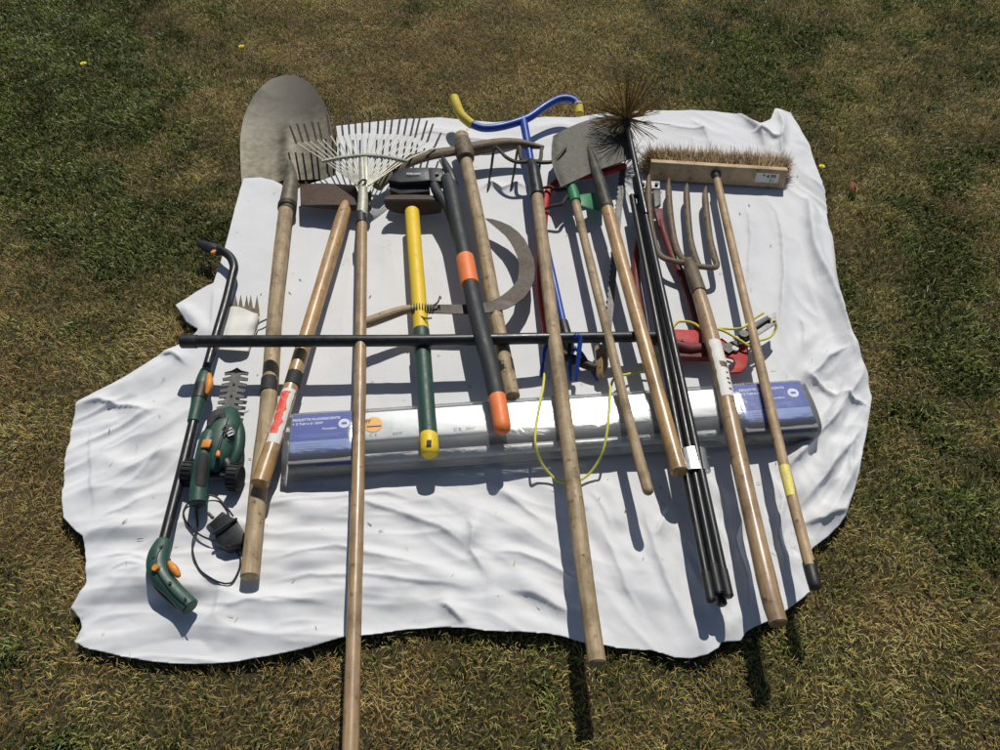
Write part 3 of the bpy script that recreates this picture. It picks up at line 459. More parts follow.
[40,0,0,0,0,0,0,0,0,0,-21,1,4,3,-5,0,-2,3,-3,1,-1,3,-3,2,6,-8,-1,5,1,-4,1,-2,7,-2,-2,-2,-2,0,2,4,-2,-2,0,6,6,-6,-9,0,5,-2,-1,5,7,4,-4,17,8,-3,-11,-2,-3,2,-1,0,9,10,8,-2,-21,-18,0,8,-2,-11,4,9,20,15,0,-5,-8,-12,-5,-2,-11,-3,3,5,-4,-7,14,1,4,19,6,-22,-12,8,-1,-14,0,6,-3,-1,1,-4,-2,10,17,4,-10,-13,-3,2,4,7,-2,-3,-10,13,29,-16,-23,7,18,-6,-19,5,6,14,62,-27,-51,-14,0,-1,0,2,8,1,-5,-7,11,34,4,-4,16,-37,-23,12,2,-6,-2,-6,6,41,-11,-24,-12,4,3,5,2,-10,-2,-2,4,1,-1,-2,-2,21,0,0,0,0,0,0,0,0,0,0,0,0,0,0,0,0,0,0,0,0,0,0,0,0,0,0],
[40,0,0,0,0,0,0,0,-22,1,1,1,2,-4,4,5,16,7,-12,-16,-5,1,0,7,-8,5,10,-4,-7,-3,2,5,3,-3,-7,5,-1,-1,1,-4,1,4,-1,0,4,-5,-4,1,2,3,0,-2,13,-11,0,7,20,13,3,3,2,2,-2,-4,1,5,1,-1,-3,-26,-21,-4,2,2,15,21,8,-7,-13,-5,-8,-8,-5,-3,8,-7,0,1,-1,8,16,-7,10,34,7,-32,-29,-6,-2,5,13,-8,-4,6,-2,1,13,11,-7,-11,-7,8,-9,-5,7,0,-5,-4,-1,22,12,-26,-9,7,12,-7,-11,10,-2,7,67,-8,-57,-16,5,1,-1,-1,4,-3,2,-9,3,37,16,-6,13,-33,-31,1,4,7,4,-1,-3,48,-24,-29,-5,2,1,1,10,2,-14,-1,3,-3,2,-1,-2,0,20,0,0,0,0,0,0,0,0,0,0,0,0,0,0,0,0,0,0,0,0,0,0,0,0,0],
[40,0,0,0,0,0,0,0,-18,0,0,0,-4,1,2,15,31,6,-1,-21,-21,-1,-1,5,9,15,17,-15,-22,-13,0,2,-3,-4,-1,6,-1,-2,-1,1,2,4,-6,-2,8,-1,-7,3,-3,2,1,0,12,-10,6,-3,5,13,3,0,-2,0,3,-4,-1,3,3,3,8,5,-13,-14,10,4,-1,0,-3,-11,-8,-1,-4,-3,-2,3,4,-7,0,3,12,16,-4,-13,17,50,9,-33,-43,-12,10,5,-7,9,21,6,0,-2,-8,-14,-18,1,11,4,-15,-3,-3,-1,3,2,8,23,-13,-18,6,1,-4,-6,7,-1,2,4,68,-3,-48,-17,-2,-1,0,-2,-3,4,2,-2,-2,36,12,-28,32,-12,-37,-10,12,-2,-6,-2,23,44,-28,-34,-6,6,3,-6,-2,13,5,-8,-9,-3,1,3,-1,-1,-1,20,0,0,0,0,0,0,0,0,0,0,0,0,0,0,0,0,0,0,0,0,0,0,0,0],
[40,0,0,0,0,0,0,-19,1,1,-2,-1,-1,1,14,13,6,4,16,11,-6,0,2,4,7,6,3,-5,-21,-25,-15,-8,-3,-1,4,1,0,2,-4,2,2,-3,-1,-3,5,-4,-1,5,0,5,6,-7,-3,-5,1,5,2,1,-2,0,-4,-1,6,2,-2,1,3,3,1,9,8,-2,-18,-6,3,-7,-4,2,-2,1,1,0,-5,-1,2,5,7,15,18,-3,-16,-15,10,50,23,-36,-36,-17,0,2,19,11,9,3,-3,-6,-20,-18,5,21,4,-8,-17,-3,2,0,2,0,11,16,-19,-12,-3,2,-3,2,8,4,0,-5,55,10,-24,-24,-17,-7,0,-1,-1,1,1,0,5,32,15,-35,23,15,-34,-18,2,-3,4,3,5,44,-4,-40,-8,-1,0,-2,-6,10,9,5,-14,-9,0,1,2,-1,0,2,16,0,0,0,0,0,0,0,0,0,0,0,0,0,0,0,0,0,0,0,0,0,0,0],
[40,0,0,0,0,0,-18,0,1,-2,3,-5,2,11,5,-4,1,3,15,22,6,-3,-2,4,0,-7,0,8,-1,-10,-20,-18,-6,-1,0,-4,-1,6,3,-7,1,-3,4,2,-4,4,7,1,7,1,3,1,-1,1,-6,0,1,-2,-5,-1,-1,0,-2,-2,1,1,3,1,-3,-2,1,0,-6,1,12,-7,-9,5,1,-1,0,0,1,10,13,9,8,5,-2,-12,-12,-9,0,38,41,-24,-36,-25,-12,3,5,9,8,9,4,-9,-18,6,23,7,-12,-14,-13,-6,3,4,3,3,12,2,-16,-6,3,22,-6,-21,0,6,0,-6,50,5,1,-13,-30,-16,8,4,0,0,-2,-5,-4,22,30,-33,-6,44,-16,-26,-16,2,4,3,3,28,20,-34,-17,-5,-1,0,0,6,6,4,1,-9,-9,-3,-1,7,0,-1,-6,22,0,0,0,0,0,0,0,0,0,0,0,0,0,0,0,0,0,0,0,0,0,0],
[40,0,0,0,0,0,-19,2,-2,-2,0,6,7,3,-2,-6,1,1,14,9,-3,-9,-4,2,-1,-5,-2,6,10,11,-6,-15,-14,2,3,-1,-4,0,-1,-2,5,0,1,-3,2,8,-4,1,1,2,1,0,0,2,3,13,12,6,4,3,-3,-13,-19,-15,-5,0,1,0,1,0,-1,5,1,-6,6,8,-7,-9,1,1,3,15,23,13,-6,-9,5,0,-4,-15,-11,-5,3,27,44,-17,-41,-23,-6,3,4,2,3,7,-1,-8,2,29,14,-6,-22,-17,-8,0,2,1,4,5,8,-8,-8,1,7,42,-8,-31,-13,3,1,1,38,3,-18,22,-16,-30,-4,7,2,3,-9,-6,6,1,32,-7,-28,31,17,-31,-20,2,1,-2,4,21,40,-27,-15,-5,9,12,7,14,1,-4,-13,-22,-13,-9,-3,0,11,-1,-4,16,0,0,0,0,0,0,0,0,0,0,0,0,0,0,0,0,0,0,0,0,0,0],
[40,0,0,0,0,-18,0,1,0,-1,1,14,-5,-7,-2,11,2,-2,18,11,-2,-16,-15,-9,-2,3,0,-1,4,5,3,-3,-11,2,6,0,-1,-3,1,4,2,-4,-3,-1,1,5,-9,1,3,2,-1,-3,3,6,-6,8,17,17,17,14,6,-6,-16,-15,-13,-10,1,1,-11,-7,-5,-1,10,0,-3,2,-6,-2,11,7,12,14,6,-7,-15,-7,2,2,0,-17,-2,-8,23,15,41,-19,-40,-16,0,2,0,-1,-4,3,-2,19,22,12,-7,-18,-13,-10,-3,-1,-1,-1,2,7,5,-9,-5,4,12,53,-8,-30,-26,0,5,-3,21,21,-38,20,19,-23,-25,-3,3,10,-9,-2,8,-9,31,8,-36,2,44,-11,-29,-9,0,1,1,11,53,-12,-29,-2,12,15,13,18,6,1,-6,-18,-29,-18,-16,-3,1,11,-3,12,0,0,0,0,0,0,0,0,0,0,0,0,0,0,0,0,0,0,0,0,0,0],
[40,0,0,0,0,-20,2,2,-6,1,20,-1,-10,-5,-1,15,1,-2,11,11,15,8,-7,-18,-26,-4,2,-2,-1,-3,3,2,-5,3,1,-6,4,0,0,3,2,-7,-1,0,1,-1,4,-1,-2,-1,2,-2,6,-8,-1,4,18,22,15,15,15,-6,-24,-10,1,1,2,2,0,-7,-15,-24,-6,2,-3,1,10,22,15,4,-7,-7,-9,-10,-9,6,4,-10,-8,-3,1,1,18,15,24,-20,-27,-8,0,1,2,2,-1,-3,13,22,7,-6,-17,-12,-5,0,3,-1,-3,3,0,-6,-2,3,-1,0,18,50,-21,-24,-12,-11,4,13,5,25,-34,-8,31,6,-26,-1,1,0,-4,-2,-9,1,25,25,-39,-16,29,30,-30,-21,-4,-5,5,4,38,16,-40,-9,6,0,4,7,6,7,13,25,13,-9,-63,-21,-1,15,-4,-12,22,0,0,0,0,0,0,0,0,0,0,0,0,0,0,0,0,0,0,0,0,0],
[40,0,0,0,-15,-5,2,1,-2,4,14,-11,-4,6,2,0,-6,8,0,7,15,8,6,7,-27,-26,3,0,-6,-3,3,7,-2,2,-5,-5,4,0,1,4,-8,4,1,-2,0,0,1,6,-3,10,-2,-7,-4,10,-2,15,21,17,14,6,5,-7,-24,-21,-13,-7,-2,-2,6,16,17,0,-15,-17,3,16,13,0,-6,-5,-9,-8,-8,-6,-7,-1,7,13,-6,2,-1,-9,6,15,0,-14,-11,0,-2,-1,2,-4,2,15,26,2,-14,-14,-11,-5,1,6,-1,-3,8,-4,-1,1,-9,6,-1,0,24,40,-22,-25,-9,-7,1,5,14,21,-27,-15,11,20,-8,-15,-3,-4,-5,1,1,7,15,33,-29,-20,5,45,-14,-31,-9,-1,7,-1,27,26,-40,-18,-2,-3,2,3,11,10,3,18,28,18,-10,-64,-14,3,4,-9,-3,22,0,0,0,0,0,0,0,0,0,0,0,0,0,0,0,0,0,0,0,0],
[40,0,0,0,-18,-1,0,-1,2,9,-2,-4,2,-5,-2,-1,1,0,4,-1,2,12,17,28,-9,-40,-14,1,1,4,4,5,-7,-2,4,-2,-3,-3,2,3,-8,1,6,-3,-3,1,10,3,2,17,-1,0,-4,0,6,21,8,-1,-1,-2,-3,-6,0,-4,-6,-11,-11,-5,3,5,6,15,8,1,-3,-11,-10,-5,-4,-7,-7,-4,1,2,3,8,10,8,6,2,-7,-7,-8,-4,-6,-5,-1,-2,2,1,-2,3,16,19,6,-12,-16,-15,-1,6,-4,0,-3,5,12,-5,-4,-1,-4,7,-3,-4,31,33,-21,-27,-12,-1,-2,2,15,20,-23,-15,1,4,4,-7,-4,-1,2,5,-2,-1,6,38,-10,-25,1,38,-3,-35,-8,0,4,-8,13,50,-28,-30,-1,-2,9,-1,-2,5,-6,3,15,18,18,-33,-22,-8,10,-7,-3,21,0,0,0,0,0,0,0,0,0,0,0,0,0,0,0,0,0,0,0,0],
[40,0,0,0,-18,-1,-1,-1,-1,11,-5,-2,1,-3,4,1,2,3,-3,2,-6,1,13,27,16,-24,-33,4,2,4,5,-7,-3,-2,1,-3,-4,0,1,4,-4,2,4,-5,-2,2,3,7,20,17,2,0,0,-5,4,2,-10,-12,-3,-4,-3,0,3,3,5,7,3,0,3,-3,-8,-5,-4,2,-9,-12,-3,5,2,0,0,0,2,7,6,6,-4,-5,0,0,-7,-3,-2,1,1,-7,-2,-1,0,-1,11,21,15,-3,-17,-17,-9,-1,3,-1,5,2,2,0,1,1,-2,-4,-2,2,-5,2,46,13,-26,-23,-10,-4,2,3,7,12,-10,-11,-3,2,-2,0,1,0,2,1,-2,-2,13,38,-4,-29,-5,29,7,-31,-10,-3,1,-1,2,37,6,-38,-8,3,-3,-1,6,5,-11,-3,7,6,10,6,-25,-2,-2,2,-3,-1,22,0,0,0,0,0,0,0,0,0,0,0,0,0,0,0,0,0,0,0],
[40,0,0,-21,3,0,2,-1,0,0,-3,0,8,2,-3,-4,1,0,17,13,-10,-15,0,11,22,15,-29,-16,1,-8,7,0,-4,-4,-4,-1,3,1,-1,1,4,1,-4,-4,0,3,10,11,7,-1,1,3,2,3,2,-5,-13,-12,-7,-2,0,3,5,2,-1,3,6,5,9,2,3,-1,-4,-6,-9,1,1,2,2,-2,-2,3,4,4,-8,-10,-7,-4,-1,0,-3,3,1,1,2,-3,-1,1,0,9,20,11,-9,-13,-15,-7,0,2,4,-1,-3,0,0,0,1,0,4,2,-2,-3,-1,13,50,-13,-32,-15,-4,1,0,0,1,1,-1,-3,1,7,-1,-3,-3,-2,-1,3,1,1,14,32,-18,-22,-2,24,11,-24,-9,-2,-1,-2,7,38,1,-34,-13,-2,20,7,-9,-2,-4,5,2,-3,4,8,-16,-14,0,0,1,1,19,0,0,0,0,0,0,0,0,0,0,0,0,0,0,0,0,0,0,0],
[40,0,0,-21,2,-2,-1,2,4,-2,-4,4,16,-2,-11,-6,1,2,13,24,12,-10,-21,-13,5,28,7,-11,-8,-10,-1,-3,-9,0,-1,1,-4,-1,5,2,0,-6,-2,-1,2,8,0,-2,-2,0,-1,1,-1,1,1,-1,-3,2,-5,1,4,-1,1,-3,0,2,2,5,0,3,6,6,-2,8,1,-2,-8,-2,-1,-2,3,1,-3,-5,-8,-5,2,4,0,-3,-2,-1,3,-1,2,1,-2,1,7,17,10,-6,-15,-11,-7,2,4,-3,1,2,-1,-4,0,2,1,-4,5,-1,-1,0,1,26,36,-31,-28,-6,3,-2,0,0,3,-3,-1,1,0,8,-3,-1,-4,2,-1,-2,0,2,16,15,-23,-8,1,21,5,-22,-1,4,-3,0,15,36,-16,-26,-9,-4,18,31,1,-30,-12,10,-2,-5,8,11,-9,-22,-3,0,4,1,3,14,0,0,0,0,0,0,0,0,0,0,0,0,0,0,0,0,0,0],
[40,0,0,-21,2,3,0,2,2,-9,0,5,16,6,-14,-13,1,-1,4,18,33,19,-15,-36,-20,7,17,5,-7,-1,-4,-10,-5,-6,1,0,-1,5,1,0,-5,-1,0,2,2,6,-4,-3,-2,5,3,0,-1,-5,0,-1,2,2,-3,5,-1,-5,0,2,1,-3,-1,-1,1,1,0,1,5,12,2,-3,-6,0,-4,0,2,-1,-3,-5,-2,4,4,-1,0,-4,-1,-2,1,3,0,1,-5,11,10,8,1,-13,-12,-4,1,7,-6,-2,2,4,-2,-4,1,1,-1,-2,3,3,-1,-1,3,40,7,-33,-21,2,4,-5,1,-2,3,-1,-1,0,1,5,-3,1,-5,4,0,0,-2,2,19,2,-20,-4,-1,15,6,-18,2,3,1,2,23,27,-19,-21,-11,-2,8,19,31,-5,-43,-13,-2,6,25,11,-22,-15,-7,2,4,-1,0,16,0,0,0,0,0,0,0,0,0,0,0,0,0,0,0,0,0,0],
[40,0,0,-21,1,-1,0,7,-2,-3,-1,3,9,21,-8,-21,-4,5,-1,3,23,31,19,-20,-37,-17,-2,4,12,1,-5,-5,-5,-7,3,0,0,3,-4,-3,3,1,-1,-1,0,2,4,0,0,0,-3,1,2,0,-1,-2,-2,1,4,-1,-5,2,3,0,-2,-2,0,0,1,-2,-2,4,-1,2,7,-2,-3,-7,2,2,0,-3,0,0,4,2,-1,-4,3,-4,0,3,0,0,-2,1,-2,8,6,-5,-1,-4,-3,3,3,-1,-5,2,2,-1,-4,-1,0,1,1,2,3,-3,3,-5,7,35,-9,-27,-4,4,-3,-3,1,-3,1,0,1,0,-2,3,-1,1,1,2,1,-2,-1,3,14,-8,-11,0,1,16,-4,-12,2,-1,-1,2,24,21,-24,-16,-4,0,1,9,24,37,-2,-48,-27,10,33,12,-25,-22,2,2,-2,-5,-1,-3,21,0,0,0,0,0,0,0,0,0,0,0,0,0,0,0,0,0],
[40,0,-21,0,1,-2,0,8,-3,-2,3,-3,12,25,-4,-26,-10,6,8,-6,4,25,31,13,-29,-40,-11,12,0,5,-2,-12,-3,4,-3,0,4,-3,-3,1,2,-1,1,-1,2,-1,-2,2,3,-2,-2,0,-1,2,1,-4,1,4,-2,0,-1,-2,2,3,-3,1,-3,0,3,1,2,0,-1,-4,2,0,-2,-1,5,-2,0,-2,0,2,4,-1,-4,0,3,-4,-1,4,0,-1,-1,0,2,1,-1,-1,1,-1,-1,1,-1,0,0,3,0,-1,1,-1,-1,-2,1,-1,-1,2,1,0,8,12,-14,-8,10,-1,-5,-4,-1,0,0,1,1,1,-2,0,0,0,3,1,0,-3,0,4,4,-8,0,0,1,8,-10,1,1,0,0,4,21,15,-23,-14,-4,-1,0,6,12,35,36,-6,-57,-14,34,0,-6,-29,-7,-1,-3,3,-1,-1,20,0,0,0,0,0,0,0,0,0,0,0,0,0,0,0,0,0],
[40,0,-21,1,-2,0,1,6,-2,7,-2,-2,2,31,4,-28,-16,7,3,-1,-4,14,25,31,-4,-45,-24,6,5,6,-11,-3,-2,-2,-1,3,0,0,-2,0,0,-2,2,-2,2,-1,0,2,-2,-1,0,0,2,-2,1,2,3,-4,0,3,2,-3,-1,0,-2,1,-2,3,-2,-1,3,0,3,0,-2,-1,2,0,0,-2,-2,-1,2,1,3,-6,1,4,-2,1,0,-4,2,0,-2,1,0,1,1,-2,0,1,-2,0,2,-2,1,2,-2,0,0,1,3,-3,-2,1,1,0,-2,1,5,2,-7,8,2,-6,-4,-1,0,1,-1,1,0,-1,1,1,0,-1,0,0,2,-2,-1,1,0,1,0,1,2,-4,2,0,-1,1,-1,3,24,3,-22,-8,1,0,-1,1,5,15,32,38,-4,-42,6,-23,13,-19,-16,-3,-2,-1,2,-1,0,19,0,0,0,0,0,0,0,0,0,0,0,0,0,0,0,0],
[40,0,-21,1,-2,0,5,5,0,-2,-7,5,7,31,8,-25,-21,2,-4,3,1,6,28,36,28,-42,-50,-12,11,3,-13,4,1,-6,-2,1,0,2,-1,0,1,-3,0,0,1,2,-1,-2,1,0,2,-1,2,-1,1,2,-2,-3,0,4,1,-1,-3,-1,1,0,-2,2,-1,1,2,-2,2,-2,0,-1,2,-2,1,0,-2,0,0,2,3,-3,2,0,-2,-1,2,-2,2,0,-2,0,1,-1,2,2,-1,-1,-3,0,1,-1,0,1,2,0,-1,-1,2,-1,-1,-1,1,1,0,-1,0,3,-4,4,0,-3,1,0,1,0,-1,-1,0,0,0,0,1,-1,1,0,0,2,-1,0,-1,-1,1,1,3,-1,1,-4,-1,1,-1,2,17,-4,-7,-3,2,-2,-4,-1,2,3,11,30,36,12,4,-78,3,16,-21,-13,-5,1,3,-1,-1,19,0,0,0,0,0,0,0,0,0,0,0,0,0,0,0,0],
[40,0,-21,2,-3,1,8,3,-7,3,-1,0,15,37,11,-15,-28,-16,2,23,2,4,17,29,32,-10,-72,-35,2,9,-2,-5,-1,-2,-1,-3,0,3,0,-2,0,-1,1,-1,2,1,-2,2,1,1,0,1,1,-1,0,-3,-3,2,1,1,0,-2,-2,1,2,-1,-2,0,2,2,-1,-3,0,0,3,-2,-1,0,1,-1,0,0,0,0,1,1,0,1,-2,0,0,-1,3,-1,-2,1,1,-2,1,1,0,0,-2,0,2,-1,1,-1,2,0,0,-3,1,-1,0,1,2,-2,0,0,0,1,1,1,0,1,0,0,-1,-3,0,2,-2,0,1,0,-1,0,1,1,0,-1,0,-1,0,0,1,0,0,2,-1,-2,0,0,1,2,0,0,5,11,12,-8,-15,-6,1,-4,4,9,24,42,76,-93,-60,38,6,-23,-17,-5,0,4,-2,19,0,0,0,0,0,0,0,0,0,0,0,0,0,0,0,0],
[40,-21,0,1,-2,2,14,-1,-7,-5,4,-1,18,37,33,12,-27,-25,1,-1,-9,-10,-1,10,28,40,-42,-53,-15,6,2,-7,-3,0,1,1,1,0,-1,-2,0,1,-1,0,0,0,3,1,-3,0,0,2,0,-1,-1,0,2,-1,-1,1,0,-1,-1,0,3,-2,-1,0,3,0,-2,-1,0,1,1,-1,-1,1,-1,0,1,-1,1,0,-1,0,1,-1,1,1,0,-2,1,0,0,1,-1,-1,0,1,-1,0,0,1,-1,0,2,-1,0,1,1,-3,0,1,-1,1,0,-1,0,0,0,1,1,2,0,-1,-1,0,2,-1,0,-2,-1,0,0,0,1,0,0,0,-1,2,-1,-1,0,0,0,0,0,1,0,-1,0,1,1,2,0,-2,-1,11,25,17,-7,-29,-12,-3,6,1,-1,35,97,-15,-105,-7,37,-4,-32,-11,-2,3,-2,-3,22,0,0,0,0,0,0,0,0,0,0,0,0,0,0,0],
[40,-21,1,-2,0,2,7,-1,-4,-2,3,4,-1,19,34,29,7,-23,-33,-19,-8,-5,0,10,30,49,-3,-48,-35,-8,1,2,-4,-2,-1,0,1,0,-1,0,1,0,-1,0,0,1,3,-2,-2,1,0,0,1,-2,0,0,3,-2,-1,0,0,0,0,1,2,-3,0,0,3,0,-2,0,1,0,0,0,-2,1,1,-1,0,1,-1,-1,1,0,0,-1,0,1,-1,2,-1,-1,0,1,0,0,-1,1,0,0,-1,0,0,1,0,3,2,-3,-2,0,1,-1,-1,1,0,0,0,-1,0,0,1,0,0,-1,0,0,3,-2,-1,0,0,0,1,0,-1,0,0,1,0,1,-1,-1,1,-1,0,0,0,0,0,1,-1,1,1,0,1,2,-3,1,15,27,25,-5,-38,-19,6,-11,-1,18,58,67,-64,-74,18,23,-28,-18,-2,4,-2,-1,21,0,0,0,0,0,0,0,0,0,0,0,0,0,0,0],
[40,-21,1,-2,0,3,6,-4,-5,2,6,3,0,3,22,30,13,-31,-32,-9,2,4,-7,8,20,43,11,-32,-32,-18,-1,2,-4,-2,-1,0,2,-1,-1,0,1,0,0,0,0,2,0,-2,-1,1,0,0,1,-2,0,2,1,-2,1,2,0,-1,0,-1,1,-3,0,1,1,-1,-1,2,2,-1,-1,0,-1,0,0,0,-1,0,1,0,-1,0,0,0,0,0,0,1,-1,0,0,0,0,0,0,0,1,-1,1,0,0,0,1,0,0,-1,0,1,0,0,0,-2,0,1,0,0,0,-1,0,0,0,1,0,-1,2,1,-1,-1,-1,0,0,0,0,0,1,0,0,0,-1,0,0,0,0,0,0,1,0,-1,0,2,0,1,-1,0,1,-2,4,16,26,34,-1,-46,-28,-5,8,2,36,70,2,-53,-42,26,-15,-30,-1,-3,2,-2,4,17,0,0,0,0,0,0,0,0,0,0,0,0,0,0],
[40,-21,2,-2,1,5,5,-5,-6,8,-1,-5,-2,6,8,21,24,-12,-38,-1,7,-5,-7,0,21,33,18,-28,-33,-9,-3,4,-6,-1,1,0,0,-1,0,1,0,-1,0,0,2,1,-1,-2,0,0,0,2,1,-2,-1,2,-1,-1,3,-1,0,-1,1,1,0,-3,2,2,-1,-2,-1,2,0,-2,0,0,1,0,-1,1,0,-1,0,0,1,-1,0,0,1,0,0,0,0,-1,0,1,-1,1,0,0,0,-1,1,0,-1,0,0,0,0,0,0,0,0,0,1,-1,0,0,0,0,0,0,1,0,0,-1,0,2,0,-1,0,-1,0,0,0,1,0,-1,0,0,0,1,-1,1,0,-1,0,0,0,0,0,0,1,0,0,-1,0,0,1,1,-1,1,13,30,41,4,-59,-24,-3,4,19,56,27,0,-16,-33,-15,-39,-7,0,3,0,1,18,0,0,0,0,0,0,0,0,0,0,0,0,0,0],
[18,1,2,-3,1,7,-3,-5,2,4,0,-2,3,-3,0,8,35,9,-44,-9,7,8,-6,-9,13,29,24,-19,-36,-13,4,1,-5,0,0,-1,0,0,0,0,1,-1,0,1,0,1,-1,-1,2,-1,0,1,-1,-1,1,0,-1,2,2,-1,-2,-1,0,0,0,1,1,0,-1,-1,1,0,-1,2,-1,0,-1,0,1,-1,0,0,0,0,1,0,-1,0,0,0,0,1,-1,0,1,0,-1,0,1,0,0,1,0,-2,0,0,0,0,0,0,1,0,-1,0,0,1,0,-1,0,1,0,-1,0,0,0,1,1,-1,0,-1,0,0,0,0,1,-1,0,0,1,-1,1,1,0,-2,0,1,-1,0,0,1,-1,0,0,0,0,0,0,0,1,1,1,-1,-1,10,32,38,8,-45,-33,-10,8,50,41,-15,8,6,-38,-42,-17,-1,2,1,1,-3,20,0,0,0,0,0,0,0,0,0,0,0,0,0],
[20,-1,1,-1,1,12,-9,-3,4,-3,-1,4,1,7,-4,-4,33,18,-32,-20,1,5,3,-11,7,29,27,-6,-39,-16,2,-3,-3,1,0,-1,0,-1,1,0,0,-1,1,1,-1,-1,0,0,1,-1,1,2,-3,0,2,0,-2,3,1,-2,-2,1,0,1,1,0,1,-2,-1,1,-1,-1,0,0,0,0,1,0,-1,1,-1,1,0,-1,0,1,0,0,-1,0,1,-1,0,0,0,0,0,1,0,-1,0,1,0,-1,3,-1,-1,0,1,0,0,-2,1,-1,1,1,-1,-1,0,0,0,1,1,0,-1,0,0,0,0,-1,0,0,0,0,0,0,0,1,-1,0,2,1,-1,0,0,0,-1,1,-1,0,-1,0,0,0,0,0,1,0,1,1,1,1,-1,1,7,22,35,21,-25,-49,-10,17,52,-9,-11,24,19,-62,-31,-1,0,2,-1,-3,20,0,0,0,0,0,0,0,0,0,0,0,0,0],
[21,-1,-2,0,2,13,-10,0,2,-5,0,4,1,3,-5,0,22,27,-3,-31,-15,1,7,-3,-2,19,25,8,-31,-22,-2,-3,-1,-1,0,0,0,0,0,0,1,0,-1,0,2,-1,-1,0,1,-1,1,2,-2,1,0,0,-2,1,1,-2,1,1,-2,1,2,-1,1,-1,-2,1,-1,0,0,0,0,0,1,-1,0,0,0,0,0,1,0,0,1,-1,-1,0,0,1,0,-1,0,0,0,1,0,1,0,0,-1,-1,3,1,-2,-2,1,0,-1,0,0,0,0,0,0,0,1,-1,1,1,0,-1,-1,0,0,0,0,0,0,1,1,-1,0,0,0,0,-1,0,0,1,0,1,-1,0,2,-1,-2,0,1,-1,0,0,1,0,1,1,1,0,1,-1,0,0,1,3,17,36,34,-12,-56,-16,23,13,-22,1,54,3,-54,-25,0,0,2,-2,18,0,0,0,0,0,0,0,0,0,0,0,0,0],
[22,0,-4,0,3,7,-7,-3,2,-2,3,1,-3,1,4,-2,10,22,18,-16,-29,-9,6,5,-5,11,23,16,-18,-28,-7,0,-1,-1,0,-1,1,0,-1,0,2,-1,0,-1,2,-1,-1,0,1,-1,1,2,0,0,-1,-2,1,1,-2,0,2,-1,-1,0,0,0,2,-1,-1,0,0,0,1,0,0,0,-1,0,0,1,0,0,-1,0,0,0,2,-1,-1,0,1,0,-1,0,0,0,0,0,0,1,-1,2,-1,-1,1,2,-2,-1,0,0,0,0,0,2,0,-1,0,0,-1,0,1,-1,0,0,0,0,0,1,0,0,0,1,0,-1,-1,2,0,0,-2,0,0,0,0,2,-1,0,0,2,-2,-1,1,-1,0,1,1,0,0,0,-1,-1,0,0,1,3,3,3,-2,15,34,38,-12,-64,-13,17,-12,-6,25,30,6,-46,-18,-1,7,-3,-3,20,0,0,0,0,0,0,0,0,0,0,0,0],
[22,2,2,1,4,1,-7,-7,4,0,-4,1,6,0,2,-7,2,19,23,7,-26,-22,7,-3,0,1,15,17,-6,-27,-8,0,3,-3,-1,0,1,0,-1,1,1,-2,0,1,1,-2,0,1,-1,0,2,0,-2,1,1,-1,2,-1,-1,-1,1,0,1,-1,-1,0,0,0,0,0,1,1,0,-2,0,0,0,1,1,0,-1,-1,0,1,0,1,-1,-1,0,0,0,0,0,0,0,0,1,-1,0,0,1,-1,1,-1,1,-1,0,1,0,-1,2,1,-2,1,-2,2,0,-2,0,0,0,0,0,1,0,0,1,-1,-1,0,1,-1,0,0,1,-1,0,1,0,1,-1,-1,0,0,0,1,0,0,0,1,-2,0,1,-1,0,1,-1,0,0,0,0,0,1,4,4,-5,-4,2,15,41,46,-26,-58,-11,-4,-2,4,14,22,6,-47,-1,9,-4,-3,19,0,0,0,0,0,0,0,0,0,0,0,0],
[22,1,-2,0,15,2,-8,-9,1,2,7,2,-1,0,-10,-1,6,4,24,19,-6,-21,-12,-6,-4,-2,10,9,2,-12,-12,2,0,-3,0,-1,0,0,0,2,-1,-1,2,-1,0,-1,1,-1,0,0,1,-1,0,0,1,1,1,-1,-1,-1,1,1,0,1,-2,-1,0,1,-1,2,-1,0,-1,1,-1,0,0,0,0,0,0,1,0,-1,0,0,0,0,0,0,1,1,-1,-1,2,-1,-1,0,1,0,-1,1,0,-1,0,1,1,0,0,0,0,0,0,-1,1,1,-1,0,-2,0,1,-1,0,0,0,2,0,0,0,-1,1,-1,0,0,0,0,-1,0,1,0,-1,0,0,0,0,0,0,0,0,2,-2,1,0,-1,0,1,1,-1,-1,0,0,0,0,5,2,-3,-1,6,-3,17,50,43,-27,-54,-20,-2,-1,0,11,21,-26,-9,-3,0,-2,7,11,0,0,0,0,0,0,0,0,0,0,0],
[22,0,0,1,16,1,-4,-1,5,-1,1,-1,-2,-9,-8,4,1,1,16,22,9,-9,-21,-16,-3,-2,-1,3,2,0,-6,2,-1,-2,0,-1,0,1,-1,2,-2,1,1,-1,0,1,-1,-1,1,-1,0,1,0,0,0,0,0,-1,0,1,0,0,-1,1,-1,1,1,0,-2,0,0,0,0,1,-1,0,1,0,-1,0,1,0,0,-1,0,1,-1,0,0,1,2,-1,-1,0,1,-1,-1,2,-1,-1,1,0,0,-1,1,0,0,1,-1,-1,0,0,1,0,1,0,0,-2,0,1,1,0,-1,0,0,1,-2,0,1,1,-1,-1,0,1,0,-1,0,0,0,0,0,1,-1,0,0,0,0,0,1,1,0,-1,-1,0,1,-1,2,1,-2,0,0,-1,1,3,4,2,0,-2,-2,3,22,50,41,-10,-55,-41,-10,-3,3,9,1,-16,0,7,1,7,7,0,0,0,0,0,0,0,0,0,0,0],
